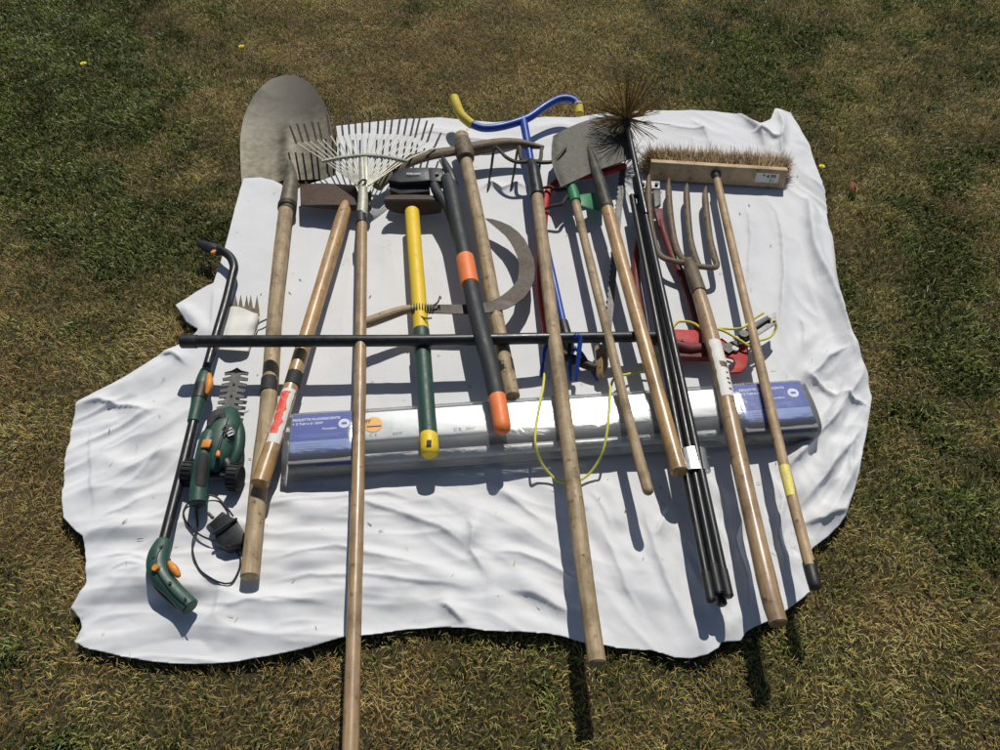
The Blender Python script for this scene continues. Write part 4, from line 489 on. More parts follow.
[22,0,-1,0,9,-2,4,8,5,6,6,4,-8,-12,-12,0,-5,2,13,12,9,6,-7,-22,-15,-1,0,1,2,-4,0,0,-1,-1,0,0,0,0,0,1,0,-1,1,0,1,-1,-1,1,0,-1,2,0,-1,0,0,-1,0,0,0,1,-1,1,-1,1,-1,1,1,-1,0,-1,2,-2,1,-1,0,1,1,-1,0,1,-1,-1,0,0,2,0,-2,0,0,1,1,-1,0,1,0,-1,-1,1,0,-1,0,1,0,-1,0,1,0,0,-1,0,0,0,0,0,0,1,1,-2,1,0,0,0,-1,1,0,0,-1,2,-1,-1,0,0,1,0,-1,0,0,0,0,0,1,-1,0,0,0,0,0,0,1,0,-1,0,0,2,0,-2,2,1,-1,-1,1,-1,1,1,0,-1,2,0,-1,0,6,25,46,41,-1,-69,-44,-1,0,-3,3,-2,1,4,4,6,3,0,0,0,0,0,0,0,0,0,0,0],
[22,-1,1,3,7,-7,1,8,8,10,7,2,-3,-2,-3,1,-10,-9,-1,1,8,5,3,-9,-19,-1,2,-3,2,-3,-1,-1,0,0,0,1,0,-1,0,0,1,0,0,-1,1,-1,0,1,-1,1,2,-2,-1,1,-1,1,-1,0,0,1,-1,2,-1,0,0,-1,0,1,-1,1,1,-1,1,-2,0,1,-1,0,2,-1,-1,0,0,0,2,0,-2,1,0,0,1,0,0,1,-2,0,0,0,0,-1,1,1,-1,0,-1,1,0,0,1,-2,0,0,1,-1,0,1,0,0,0,0,-1,0,0,0,0,0,0,1,-1,0,1,1,0,0,-1,0,0,-1,0,1,-1,1,1,-1,-1,0,0,1,-1,0,1,0,0,1,1,-3,1,-1,1,0,-1,1,-1,0,1,-1,3,2,-3,1,3,7,19,54,40,-21,-74,-25,-1,-1,1,9,-2,1,4,3,-5,7,0,0,0,0,0,0,0,0,0,0],
[23,-1,0,3,10,-8,3,10,8,-2,-13,1,10,-5,3,11,9,2,-11,-22,-10,15,7,-1,-11,-11,5,1,0,-6,-2,0,2,0,-2,0,0,0,0,0,0,1,-1,0,0,0,1,-1,0,1,2,-3,0,1,-1,0,0,2,-2,0,1,0,-1,2,0,-1,0,0,-1,0,0,1,-1,2,-2,0,1,0,0,-1,1,1,-1,-1,1,1,-2,0,0,0,0,1,1,0,-2,2,1,-1,-2,0,1,-1,0,1,2,-1,-1,0,0,-1,1,-1,0,2,1,-1,0,-1,-1,0,1,1,1,0,-2,0,0,0,-1,0,1,2,-1,-1,-1,2,-1,-1,1,-1,1,-1,1,0,-1,0,1,-1,0,1,0,-1,0,0,2,-2,0,0,2,2,-1,1,-1,-1,-1,0,1,-1,-1,0,2,4,8,27,63,15,-41,-60,-5,-1,0,9,0,5,-1,-8,-8,13,0,0,0,0,0,0,0,0,0,0],
[26,-8,0,7,8,-6,7,11,-10,-7,-9,9,-2,0,0,17,38,29,-13,-52,-20,-1,4,0,-4,-2,-4,0,8,-3,-5,1,2,-1,-2,0,1,-1,0,0,0,0,0,0,0,0,1,-1,1,1,0,-1,1,-1,-1,0,0,1,-1,1,0,0,-1,1,-1,0,1,0,-1,0,0,1,1,0,-1,-1,0,0,0,0,2,1,-1,-2,0,2,-2,1,0,0,-1,0,2,-1,0,1,0,-1,-1,1,0,0,0,0,0,-1,1,1,0,-1,-1,0,1,2,-2,-1,1,-1,1,0,-1,1,0,0,-1,2,-2,0,0,0,1,1,-1,-1,0,2,-1,-1,2,-2,0,0,0,1,-1,1,0,-1,0,0,0,0,2,0,0,-1,-1,2,0,1,-2,1,0,0,2,-1,-3,0,3,-2,0,1,5,11,55,41,-17,-43,-42,-10,4,17,1,0,0,-12,-7,17,0,0,0,0,0,0,0,0,0,0],
[34,-13,0,13,2,-5,0,10,-9,-8,3,1,5,27,18,12,-2,0,-16,-27,-18,-6,1,-1,-2,0,4,1,-2,0,-3,2,0,-1,-2,1,0,-1,0,1,0,0,0,-1,1,0,0,-1,0,0,1,1,-1,-1,0,0,0,1,0,-1,0,0,0,0,0,1,1,-1,-1,0,0,0,1,0,-1,0,0,0,0,0,2,-2,1,0,-1,1,-1,0,1,-1,0,0,2,-1,0,0,-1,0,0,0,0,0,1,0,-1,0,0,1,-1,1,-1,0,2,1,-2,1,0,-2,0,1,-1,0,0,0,1,1,-1,0,-1,0,1,0,-1,0,0,2,-2,0,2,-1,0,0,-1,0,0,1,-1,0,1,0,-1,1,1,-2,0,1,0,0,0,-1,0,2,-1,-1,3,-3,1,3,1,-3,2,2,-4,3,23,68,-9,-23,-27,-36,19,22,-21,-18,-3,7,-3,4,14,0,0,0,0,0,0,0,0,0],
[44,0,-7,18,8,-10,-9,4,4,5,20,5,5,7,-13,-16,-13,-9,-4,5,-3,-12,-9,0,1,1,2,0,-2,-3,0,3,-1,-2,0,2,-1,-2,0,2,-1,0,1,-2,0,0,0,0,1,0,-1,0,0,0,1,0,0,-1,0,1,0,1,-1,0,2,0,-2,-1,0,1,0,-1,0,0,0,0,1,0,-1,1,1,-2,2,-1,-1,1,0,0,-1,0,0,0,1,-1,0,0,0,1,0,-1,0,0,0,1,-1,0,1,0,0,1,-1,0,-1,2,-1,2,-1,-1,-1,0,1,-1,1,0,1,0,-1,0,0,1,-2,0,0,0,1,1,-2,0,2,-1,-1,0,1,-1,1,1,-1,1,0,-1,0,0,0,-1,0,1,-1,1,0,0,0,0,-1,0,3,-2,-1,2,5,-3,4,-2,-4,3,2,48,33,-25,-25,3,43,-43,-34,-7,0,1,4,2,15,0,0,0,0,0,0,0,0,0],
[52,6,0,12,20,6,-5,-1,-9,-8,-3,-12,-4,1,-9,-8,-4,-7,0,7,10,-2,-15,-8,1,0,0,-1,1,0,0,0,0,1,0,-1,-1,-1,0,0,0,0,1,-1,0,1,0,0,1,-2,0,0,1,-1,0,0,0,0,1,0,0,0,-1,1,2,-3,0,0,0,0,1,-1,0,2,-2,1,0,1,-2,0,1,1,-1,-1,0,1,-1,1,1,0,-1,0,-1,0,0,0,0,0,0,1,0,0,-1,0,0,0,1,1,1,-2,-1,0,1,0,0,2,0,-1,-1,-1,0,0,1,-1,0,1,0,-1,3,-1,-2,0,1,-1,0,1,0,-1,1,0,0,0,1,-2,1,0,-1,0,1,-1,0,1,-1,0,0,0,2,-2,1,1,1,-2,0,0,3,-3,0,2,6,-2,1,1,4,-3,0,8,60,16,-11,27,-46,-50,-8,-2,3,4,-4,-1,16,0,0,0,0,0,0,0,0,0],
[54,5,-3,-14,-9,24,12,-11,-19,-8,4,-3,9,-8,-5,3,-3,-4,-1,-1,3,4,1,-5,-2,1,-3,-3,0,1,1,-1,-1,1,1,-2,0,0,0,0,2,0,-2,0,0,0,0,1,-1,0,0,0,0,2,-1,0,-1,0,1,0,-1,0,2,-1,-1,2,0,0,1,-2,-1,0,2,1,-2,-1,0,2,0,0,-2,0,0,0,0,0,0,0,0,0,0,0,0,0,0,0,0,0,0,1,0,0,-1,0,0,0,1,-1,2,0,0,-1,-1,1,1,0,-2,1,-1,0,0,1,-1,0,0,0,0,0,3,-3,0,0,1,0,1,-2,1,0,-1,0,0,1,1,-2,1,-1,0,0,2,0,-1,0,0,-1,0,0,1,0,1,0,1,-3,2,1,3,-5,4,3,-1,-6,-1,4,9,6,-7,-7,54,63,17,-52,-67,-12,4,9,-16,-2,5,-2,16,0,0,0,0,0,0,0,0,0],
[54,-5,-5,-21,-3,12,13,-11,-7,-3,-5,11,10,-8,-7,1,4,-2,-4,-5,0,1,0,1,1,-1,-2,1,0,0,-1,0,-1,0,0,0,0,0,0,1,0,1,0,-1,0,-1,0,1,0,0,-1,0,2,0,-1,0,-1,1,1,-1,-1,0,2,-2,1,2,-1,0,1,-2,0,1,-1,0,-1,0,0,0,1,0,0,-1,1,0,-1,0,0,0,0,0,0,1,0,-1,0,0,0,0,0,1,0,-1,2,0,-1,-1,1,0,-1,0,1,1,0,0,0,0,-2,1,2,-1,-1,0,0,-1,0,0,1,1,0,-2,1,1,-1,-1,0,0,0,0,0,0,0,0,0,1,-1,0,0,0,1,0,-1,1,-1,0,2,1,0,0,1,0,0,-2,-2,1,4,-1,-2,9,-6,-4,1,0,9,8,-15,22,47,20,16,-60,-32,-4,6,15,-28,0,4,-4,-6,22,0,0,0,0,0,0,0,0],
[53,-10,-6,-16,1,2,9,-3,-1,-4,-2,6,8,4,-8,-12,1,3,-5,3,4,-2,-1,0,-1,0,-2,-2,-1,1,0,1,-1,-1,0,1,0,0,-1,0,1,-1,0,1,0,0,-1,0,0,1,-1,1,1,-1,-1,0,0,0,0,2,-1,0,0,0,1,1,-1,-1,0,-1,1,0,1,-1,-1,1,0,-1,0,0,0,0,1,0,-1,0,1,0,2,0,-1,-1,0,-1,0,0,0,0,0,1,-1,0,1,2,-2,0,1,1,0,-1,0,0,0,-1,0,1,-2,0,2,0,-1,1,-1,-1,0,0,0,1,-1,0,2,1,-3,0,0,0,0,0,1,0,0,1,0,-1,-1,0,1,0,0,1,0,0,-1,1,2,-1,-2,0,-1,0,1,2,-2,-1,3,3,-5,9,0,-6,4,2,-4,10,-5,55,0,-22,50,-34,-33,-8,14,6,-30,-5,1,1,-6,22,0,0,0,0,0,0,0,0],
[42,-14,-2,0,-3,-2,-3,7,7,-4,-5,2,7,7,-12,-4,-5,0,0,6,-2,-1,-1,1,-3,2,5,-1,-4,-2,1,1,0,-1,0,0,-1,0,0,0,1,-1,0,0,1,0,0,0,-1,1,1,1,0,-1,-1,-1,0,0,0,1,-1,0,0,0,0,1,2,-1,-2,1,-1,0,1,-1,0,0,0,0,0,1,0,-1,0,0,0,2,0,-1,1,0,-1,0,-1,0,0,0,0,0,0,0,0,0,1,1,-2,2,0,-1,0,0,-1,0,0,1,0,-1,0,0,1,-1,0,2,-2,1,0,0,0,-1,0,0,2,-1,0,0,-1,1,0,0,0,0,0,1,0,-2,0,0,0,0,0,0,1,-1,2,1,1,-1,-3,0,2,-2,0,1,2,0,-2,4,-5,7,6,-5,-7,0,8,-4,41,28,-45,-15,56,3,-13,-27,12,-2,-30,-11,-1,5,-5,21,0,0,0,0,0,0,0,0],
[40,-20,4,-1,0,-5,2,-1,11,4,-2,5,2,-4,-8,-8,2,1,1,3,-5,-2,0,1,1,2,0,-3,-1,-1,0,1,1,0,-2,0,1,0,-1,0,0,0,0,0,0,0,0,0,1,0,0,1,1,-2,-1,0,0,0,1,-1,0,1,-1,0,1,1,-2,0,1,0,-1,0,0,0,1,-1,0,2,0,0,0,-1,-1,0,1,1,-1,-1,1,0,0,-1,0,0,0,0,0,0,0,0,0,0,0,1,1,0,-1,-1,0,0,0,0,0,0,0,1,0,-1,0,1,0,0,-1,0,0,1,-1,1,-1,1,0,0,0,-1,1,0,0,-1,2,0,-1,0,-1,0,1,0,1,0,0,-2,1,1,-2,0,1,0,0,-1,1,1,0,0,-1,0,2,1,-4,2,6,7,-9,0,-2,39,48,-48,-37,-4,42,33,11,-38,0,-15,-21,-14,1,6,-5,20,0,0,0,0,0,0,0,0],
[40,0,-16,-2,-1,0,-2,-1,3,12,3,1,-2,-8,-7,2,-2,0,3,1,-3,1,0,-4,1,3,0,-1,-1,-2,0,0,0,1,-1,0,0,0,0,0,0,0,1,-1,1,0,-1,1,0,0,-1,0,0,0,1,-1,0,1,-1,1,0,0,-1,1,0,0,0,-1,1,-1,0,0,1,0,0,0,-1,1,0,0,0,-1,0,0,1,0,-1,0,1,-1,1,-1,0,0,0,1,0,0,-1,0,0,0,0,0,2,0,-1,0,0,0,-1,0,0,1,-1,1,0,0,-1,1,0,-1,0,0,0,0,1,1,-1,-1,0,1,0,0,2,1,-2,0,0,-1,0,-1,0,0,2,0,-1,1,0,-2,0,2,-1,-1,0,1,1,0,-1,0,0,1,0,0,0,1,-2,0,4,13,11,-9,32,43,-43,-43,-6,-1,17,52,28,-34,-12,-2,-19,-30,-1,5,-3,19,0,0,0,0,0,0,0,0],
[40,0,0,-21,0,1,2,-3,7,1,-2,11,-5,-7,-4,2,2,4,0,0,0,0,-3,-5,-2,2,5,-4,1,-4,0,1,-1,0,1,-1,0,0,1,1,-1,-1,0,0,1,0,0,1,-1,-1,0,0,0,2,0,0,-1,-1,0,0,1,0,-1,0,0,1,-1,0,1,-1,1,0,1,-1,-1,0,0,0,1,0,1,-1,-1,0,0,0,1,0,-1,1,0,-1,0,0,1,1,0,-1,-1,0,0,0,0,0,1,1,0,-1,0,0,0,0,-1,1,-1,1,0,1,0,-1,0,-1,0,0,1,-1,0,2,-1,0,0,0,0,-1,1,1,0,0,-2,1,0,-1,1,0,1,-1,0,-1,1,-1,0,1,0,1,0,0,-1,0,0,0,0,-1,0,1,1,0,0,0,0,7,26,70,8,-54,-46,-1,7,-3,-7,31,48,-9,-31,9,-14,-39,-1,0,0,19,0,0,0,0,0,0,0,0],
[40,0,0,0,-21,1,3,1,3,-8,1,5,9,-2,-5,-6,-2,8,1,-5,-3,2,4,-1,-3,2,-4,-2,5,-3,-2,1,-1,1,-1,0,0,0,0,0,0,0,0,0,0,1,0,0,-1,0,0,0,0,1,-1,1,1,-2,0,0,1,-1,0,0,0,1,-1,0,1,-1,1,-1,0,1,-1,0,0,0,0,1,0,-1,0,0,1,0,0,0,0,-1,0,0,0,0,2,0,-1,-1,0,0,0,0,0,0,1,-1,0,0,0,0,0,0,0,0,0,1,-1,0,2,-2,2,-2,1,0,-1,0,0,1,-1,0,0,1,-1,0,1,-1,0,0,1,1,-1,1,0,0,0,0,-1,-1,1,0,-1,1,-1,0,1,-1,2,0,0,0,0,0,-1,1,0,-2,0,1,5,2,31,70,0,-70,-36,12,14,-8,-12,-1,46,33,-38,10,-10,-42,-6,-1,4,18,0,0,0,0,0,0,0,0],
[40,0,0,0,0,-20,5,-1,-1,-4,1,-1,7,12,-11,-7,3,3,-4,-4,2,6,0,0,1,-2,-5,-1,3,-2,-2,0,0,0,1,-1,0,0,1,-1,0,1,0,0,-1,0,0,0,1,0,-1,0,0,0,1,1,-1,0,-1,1,-1,0,0,1,0,-1,0,0,1,0,-1,0,1,-1,1,0,-1,0,0,1,-1,0,0,0,0,0,0,0,1,-1,0,0,0,0,0,0,2,-2,0,0,0,1,-1,0,0,1,0,-1,1,0,0,-1,0,0,0,0,1,1,0,-2,1,0,-1,1,-1,0,0,0,0,0,1,0,-1,0,1,-1,0,1,1,0,-1,0,0,-1,0,0,0,2,-2,0,0,0,1,0,0,0,-1,1,1,-2,0,1,-1,0,0,2,1,3,4,4,24,19,8,0,-45,-15,18,5,-17,-10,31,54,-35,10,-8,-44,-5,-1,2,17,0,0,0,0,0,0,0,0],
[40,0,0,0,0,0,-12,-5,-1,0,-3,0,-1,9,4,-8,5,-5,0,3,2,0,0,-1,-4,-3,-2,2,0,0,0,-2,0,0,0,0,0,0,1,0,1,0,-1,1,0,-1,-1,1,0,-1,0,0,1,1,0,-2,1,0,1,0,-2,1,1,0,-1,-1,1,0,-1,1,0,1,0,-1,0,-1,0,0,0,1,1,-1,0,-1,0,1,-1,0,1,0,-1,0,0,0,0,1,1,0,0,-2,1,1,0,-1,0,0,0,-1,2,0,-1,0,1,1,-1,0,0,0,-1,-1,0,0,0,2,0,-2,0,0,1,1,0,-1,-1,1,-1,0,1,0,0,0,-1,0,1,-1,0,0,0,1,2,-1,-1,-1,0,0,0,1,-1,1,0,0,-1,3,0,0,0,1,-2,4,13,8,6,-7,7,27,2,-43,-10,17,-10,-13,17,66,-33,6,-7,-46,-3,3,-1,17,0,0,0,0,0,0,0,0],
[40,0,0,0,0,0,0,-21,1,1,0,-3,0,2,7,5,-10,0,-2,2,2,3,1,-3,-2,8,-7,-4,-1,-1,0,0,1,-1,0,0,0,0,0,0,1,0,-1,2,0,-1,0,1,-1,-1,0,1,0,1,-1,0,0,0,2,0,-3,1,0,0,0,-1,0,0,0,0,1,1,0,-1,0,-1,0,0,0,1,0,-1,0,0,0,1,-1,0,2,-1,-1,1,-1,0,0,0,0,1,0,0,0,2,0,-2,-1,1,0,-1,0,0,1,0,0,0,-1,0,0,0,0,1,-1,0,0,1,1,-2,0,0,1,0,0,0,-1,1,1,-1,0,0,-1,1,-1,1,1,-1,0,1,0,0,0,0,-2,0,0,0,1,-1,0,1,-1,0,2,0,1,-1,-2,1,1,4,17,11,-4,-13,-3,20,30,-15,-37,2,11,-15,7,72,-26,-4,-10,-43,-2,8,-5,15,0,0,0,0,0,0,0,0],
[40,0,0,0,0,0,0,0,-22,1,1,1,-2,0,1,5,1,-5,0,0,-1,3,-3,8,21,-17,-13,-1,0,0,0,1,0,-1,0,2,-1,-1,0,0,0,1,-1,1,0,-1,0,2,-2,1,1,-2,0,0,0,0,1,-1,0,0,0,0,1,-1,0,0,0,0,1,0,-1,1,1,-2,0,0,0,0,1,-1,0,1,-1,1,0,0,0,1,0,-1,0,0,-1,0,0,0,0,0,0,0,1,1,-1,-1,0,0,0,0,0,0,1,0,-1,0,1,0,0,0,1,-1,-1,0,1,0,-1,0,0,1,0,-1,1,-1,0,0,0,0,0,0,1,1,-2,0,1,-1,0,0,0,0,0,0,0,1,0,-1,0,1,0,1,0,-1,0,0,0,0,0,0,1,3,10,24,-3,-19,-8,5,25,23,-18,-32,5,-1,-5,53,18,-11,-10,-53,-3,9,-2,10,0,0,0,0,0,0,0,0],
[40,0,0,0,0,0,0,0,0,-22,1,1,1,-1,0,-1,4,6,-5,-3,0,5,18,24,-20,-24,-4,-1,0,-1,0,0,0,0,2,1,-2,-1,0,0,0,0,1,-1,1,0,0,1,-2,2,1,-2,0,-1,0,1,1,-1,-1,2,0,0,-1,-1,1,-1,1,0,-1,1,-1,1,2,-1,-2,1,-1,0,0,0,1,0,-1,0,2,0,-2,1,0,-1,0,0,1,0,0,0,-1,0,0,0,0,0,1,0,0,-1,1,-1,0,0,0,0,0,0,0,0,0,2,0,-1,-1,0,1,-1,0,2,-1,0,-1,0,1,-1,1,0,0,0,0,-1,0,1,-1,0,0,0,0,1,-1,0,0,1,0,-1,1,-1,0,0,1,-1,1,0,-1,0,0,2,1,0,-2,0,5,26,13,-21,-14,-2,4,19,24,-3,-18,-12,-9,20,53,9,-8,-65,-10,14,-4,0,0,0,0,0,0,0,0,0],
[40,0,0,0,0,0,0,0,0,0,-20,0,1,0,-2,0,0,5,2,-6,11,44,-2,-17,-27,-8,-1,2,-2,-2,0,1,-1,0,1,0,-1,1,0,1,-2,0,0,1,-1,1,1,-1,-1,2,0,-2,0,0,1,1,-1,0,-1,1,0,1,0,-1,1,0,0,-1,-1,0,1,2,0,-2,0,1,0,-1,-1,1,1,-1,0,0,0,0,-1,2,0,-2,0,1,-1,1,-1,1,-1,0,0,0,1,0,-1,1,-1,0,1,0,1,-1,-1,0,0,0,1,-1,1,2,-1,-1,-1,0,0,0,0,1,1,-2,1,0,0,-1,1,0,-1,1,-1,0,0,0,0,0,0,1,0,0,-1,1,0,1,0,-2,0,1,1,0,-1,0,1,-1,0,-1,0,1,0,2,0,-1,2,12,31,-11,-18,-9,1,3,12,26,19,4,-18,-17,26,46,-2,-70,-15,20,-5,-17,0,0,0,0,0,0,0,0],
[40,0,0,0,0,0,0,0,0,0,0,-20,0,0,1,-2,3,-2,22,7,25,-17,-25,-11,-1,0,1,1,-2,-1,0,0,-1,0,0,1,0,0,0,-1,0,0,1,-1,0,1,1,-1,-1,1,0,1,0,0,-1,0,-1,0,0,0,0,0,0,0,1,-1,0,0,1,0,1,0,-2,0,1,1,1,-2,-1,0,0,0,0,1,-1,0,0,1,0,-1,0,0,0,1,0,0,-1,0,0,0,0,1,0,-1,2,0,-1,0,1,-2,0,0,2,0,0,-2,0,1,-1,0,1,0,-1,0,0,0,1,1,1,-2,0,-1,1,0,-1,0,0,0,0,0,1,0,-1,0,0,0,0,1,-1,1,0,0,2,1,0,0,-2,-1,-1,0,0,0,2,-1,-1,0,2,5,1,-2,32,8,-20,-16,-5,1,-2,20,8,20,18,-5,-5,53,15,-64,-25,26,-6,-37,0,0,0,0,0,0,0,0],
[40,0,0,0,0,0,0,0,0,0,0,0,-21,1,1,3,-4,11,36,0,-19,-21,-9,1,3,-1,-2,0,0,1,-1,-1,0,0,0,0,0,1,-1,0,0,0,0,0,1,0,-1,0,1,0,0,2,-1,0,-1,0,0,0,0,0,0,0,-1,0,0,0,1,0,0,-1,0,0,0,1,0,0,-1,0,1,-1,0,1,-1,1,-1,0,0,0,0,0,0,0,0,1,0,0,-1,0,0,0,0,0,0,0,2,-1,-1,1,1,-2,0,0,2,0,0,-2,0,2,-2,1,0,0,-1,0,0,1,-1,2,-2,0,1,1,-2,0,0,0,0,1,0,-1,0,0,0,0,1,1,0,0,-2,0,1,0,0,-1,0,2,2,-2,-2,0,0,2,1,-1,-2,0,6,2,2,-8,23,25,-5,-20,-18,-5,8,-6,6,11,19,3,7,23,41,-26,-18,10,-6,-52,0,0,0,0,0,0,0,0],
[40,0,0,0,0,0,0,0,0,0,0,0,0,-22,2,8,11,20,2,-24,-16,3,3,0,-2,-4,-3,0,2,4,-2,-4,1,1,-1,-1,0,0,1,1,-1,-1,0,1,-1,1,0,-1,2,0,-2,3,0,-3,0,0,0,3,-2,0,-1,1,0,-1,0,2,-1,-1,0,0,1,-1,0,1,-1,1,1,0,-1,-1,0,1,-1,2,0,-2,0,0,0,1,-1,0,0,0,0,0,0,0,0,0,1,0,1,-1,-1,0,0,1,0,1,-2,0,0,0,0,1,1,1,0,-1,-1,0,0,0,0,0,-1,0,1,0,-1,2,-2,0,0,1,0,-1,0,0,2,-1,-1,0,2,2,-1,-2,0,-1,0,2,-2,0,0,4,0,-3,0,1,0,1,-2,-1,0,2,4,-1,6,-9,8,31,14,-12,-25,-12,-3,0,16,-6,3,9,-1,19,75,-31,18,-19,-4,-60,0,0,0,0,0,0,0,0],
[40,0,0,0,0,0,0,0,0,0,0,0,0,0,-22,16,14,-2,-10,-15,5,5,-2,-6,-3,1,-3,0,1,10,-4,-7,1,2,-1,-1,-1,0,0,1,-1,0,0,0,0,0,1,1,0,0,0,0,-1,-1,1,0,0,1,-1,-1,1,0,0,0,0,0,-1,0,0,1,1,-1,-1,0,0,0,1,-1,0,0,0,0,1,1,-1,-1,0,0,0,1,-1,1,0,0,-1,0,0,0,0,1,-1,1,0,0,0,0,0,-1,0,1,-1,1,-1,1,0,0,1,-2,0,1,-1,0,1,0,-1,0,1,-1,0,0,1,-1,0,1,0,1,-1,0,0,0,0,0,-1,0,2,-1,0,0,-1,0,1,1,-2,2,0,0,-1,-1,0,0,1,-1,0,1,3,1,-1,-2,7,0,-6,14,28,8,-17,-28,-8,14,5,-3,-12,0,-3,82,-12,3,-5,8,6,-61,0,0,0,0,0,0,0,0],
[40,0,0,0,0,0,0,0,0,0,0,0,0,0,0,0,17,-16,-7,-9,4,-6,-3,2,-2,-2,2,-2,1,13,-4,-10,1,1,-1,0,-1,0,0,0,0,1,0,-1,0,0,0,1,-1,1,-1,1,0,0,0,0,0,-1,0,2,1,-1,-1,0,-1,1,0,-1,0,0,0,0,1,-1,1,0,-1,0,0,0,1,0,-1,0,0,0,0,1,0,0,-1,1,0,0,0,0,-1,0,0,1,-1,1,0,-1,1,0,0,-1,1,0,0,1,-2,1,-1,0,1,0,1,-1,-1,0,1,-1,0,0,0,1,-1,0,0,0,0,0,1,0,0,0,0,1,-1,0,-1,0,0,0,1,0,-1,1,0,1,-1,0,-1,0,0,1,2,-1,-1,-1,1,0,1,1,0,0,16,-10,-7,6,8,24,9,-26,-19,4,1,-4,3,1,-3,72,-24,-3,-1,16,15,-59,0,0,0,0,0,0,0,0],
[40,0,0,0,0,0,0,0,0,0,0,0,0,0,0,0,-5,-10,1,-1,-2,-4,0,7,4,-2,-6,2,8,7,-10,-10,-1,1,0,0,-1,1,0,-1,0,1,1,-1,0,0,0,-1,0,0,0,0,1,0,-1,1,0,-1,1,0,1,0,-1,-1,0,0,0,0,0,0,0,0,0,0,0,0,0,0,1,-1,1,-1,0,1,0,0,-1,0,1,0,-1,0,0,1,1,0,-1,-1,0,0,0,0,0,0,1,-1,1,1,-1,-1,0,1,0,0,-1,0,1,2,-1,-2,0,0,0,0,0,0,1,1,-1,0,-1,0,1,-1,0,0,1,0,0,-1,1,-1,0,0,0,0,2,-1,0,-1,1,1,-1,0,-1,0,0,0,1,0,-1,1,0,0,-1,1,0,0,21,-9,-12,8,-3,8,22,2,-19,-12,-5,3,4,-3,1,55,-4,-8,-1,11,10,-48,0,0,0,0,0,0,0,0],
[40,0,0,0,0,0,0,0,0,0,0,0,0,0,0,0,0,-15,2,-3,-1,-3,5,14,1,-11,15,11,-16,5,-19,-6,-1,0,1,0,-1,0,0,1,-1,1,1,-1,0,-1,0,0,1,0,-1,0,0,0,1,1,-1,-1,0,2,-2,0,1,0,0,0,0,0,-1,1,0,0,-1,0,0,1,1,-1,0,0,2,0,-2,-1,0,0,1,0,2,0,-1,-1,0,0,0,1,-1,-1,0,0,0,0,0,0,0,0,1,1,-2,2,-1,2,0,-1,-2,0,1,1,-1,-1,0,0,1,-1,1,-1,1,3,0,-2,-2,0,1,-1,0,1,-1,1,0,0,0,0,-1,0,0,0,0,0,1,0,0,-1,1,0,0,-1,0,2,0,-2,1,0,-1,0,0,1,1,-1,14,9,-21,4,-4,-2,12,12,9,-10,-14,-7,-2,2,7,23,38,-18,3,5,4,-43,0,0,0,0,0,0,0,0],
[40,0,0,0,0,0,0,0,0,0,0,0,0,0,0,0,0,0,-18,-1,1,5,6,-2,-7,38,25,-27,-22,6,-23,-1,0,-1,-1,0,0,2,-1,1,-2,0,0,0,1,1,0,-1,-1,0,1,0,1,-1,-1,0,0,1,-1,1,1,-2,1,1,-1,-1,0,0,1,-1,1,-1,0,1,0,0,1,-2,0,2,1,-1,0,0,-2,0,0,1,0,0,0,-1,1,0,0,-1,0,1,-1,1,-1,0,0,0,0,2,-1,-1,0,2,0,1,-3,2,-2,1,0,-1,0,0,0,0,0,0,0,0,0,1,2,0,-3,0,0,0,0,0,0,1,-1,0,1,-1,0,0,0,1,1,-1,0,-1,0,0,0,2,-1,-1,1,1,-1,-1,3,-2,-1,1,0,-1,2,-1,10,18,-25,0,-3,0,9,1,7,10,-9,-10,-2,2,4,19,45,-14,5,-4,3,-45,0,0,0,0,0,0,0,0],
[40,0,0,0,0,0,0,0,0,0,0,0,0,0,0,0,0,-20,3,0,2,-5,-1,6,16,62,-25,-40,1,3,-22,1,-1,-1,0,-1,0,1,0,-1,0,2,0,-1,0,0,0,0,-1,0,0,0,1,-1,0,0,0,0,0,0,1,1,0,-1,0,-1,1,-1,0,0,1,0,-1,0,0,0,2,0,-1,0,-1,0,0,1,-1,0,0,1,-1,0,0,0,0,0,0,0,0,2,-1,-1,0,0,0,0,1,-1,0,0,2,-1,-1,2,-2,1,-1,0,1,0,0,0,-1,0,0,0,0,0,0,1,0,0,1,-1,0,-1,0,1,-1,1,0,-1,2,-1,-1,1,0,1,-1,-1,0,2,0,0,0,0,-2,0,0,2,-1,-1,3,-2,-1,1,0,0,0,-1,10,23,-28,-4,0,0,12,-3,-6,8,4,-4,-6,5,10,22,23,1,6,-5,0,-46,0,0,0,0,0,0,0,0],
[40,0,0,0,0,0,0,0,0,0,0,0,0,0,0,0,0,-19,3,1,-2,-4,-1,6,55,31,-70,-14,21,-10,-18,1,0,-1,0,-1,0,0,0,0,0,2,-1,0,-1,0,1,0,0,0,0,-1,0,0,0,1,-1,0,0,1,0,0,0,-1,0,0,0,0,0,0,1,-1,1,0,-1,0,2,0,-1,-1,0,0,0,2,-1,-1,0,0,0,0,1,0,-1,0,0,0,0,1,0,-1,0,0,0,0,1,0,-1,0,0,0,0,1,-1,0,0,0,0,0,0,0,1,0,-1,0,0,1,1,-1,0,-1,1,0,-1,0,0,1,-1,0,1,0,1,1,-2,-1,1,-1,0,0,2,0,-1,-1,1,0,-1,0,1,0,1,1,0,-2,0,0,1,-2,0,1,7,28,-24,-10,-2,1,15,-5,-6,-2,-1,-1,8,7,7,8,24,14,6,-2,-3,-48,0,0,0,0,0,0,0,0],
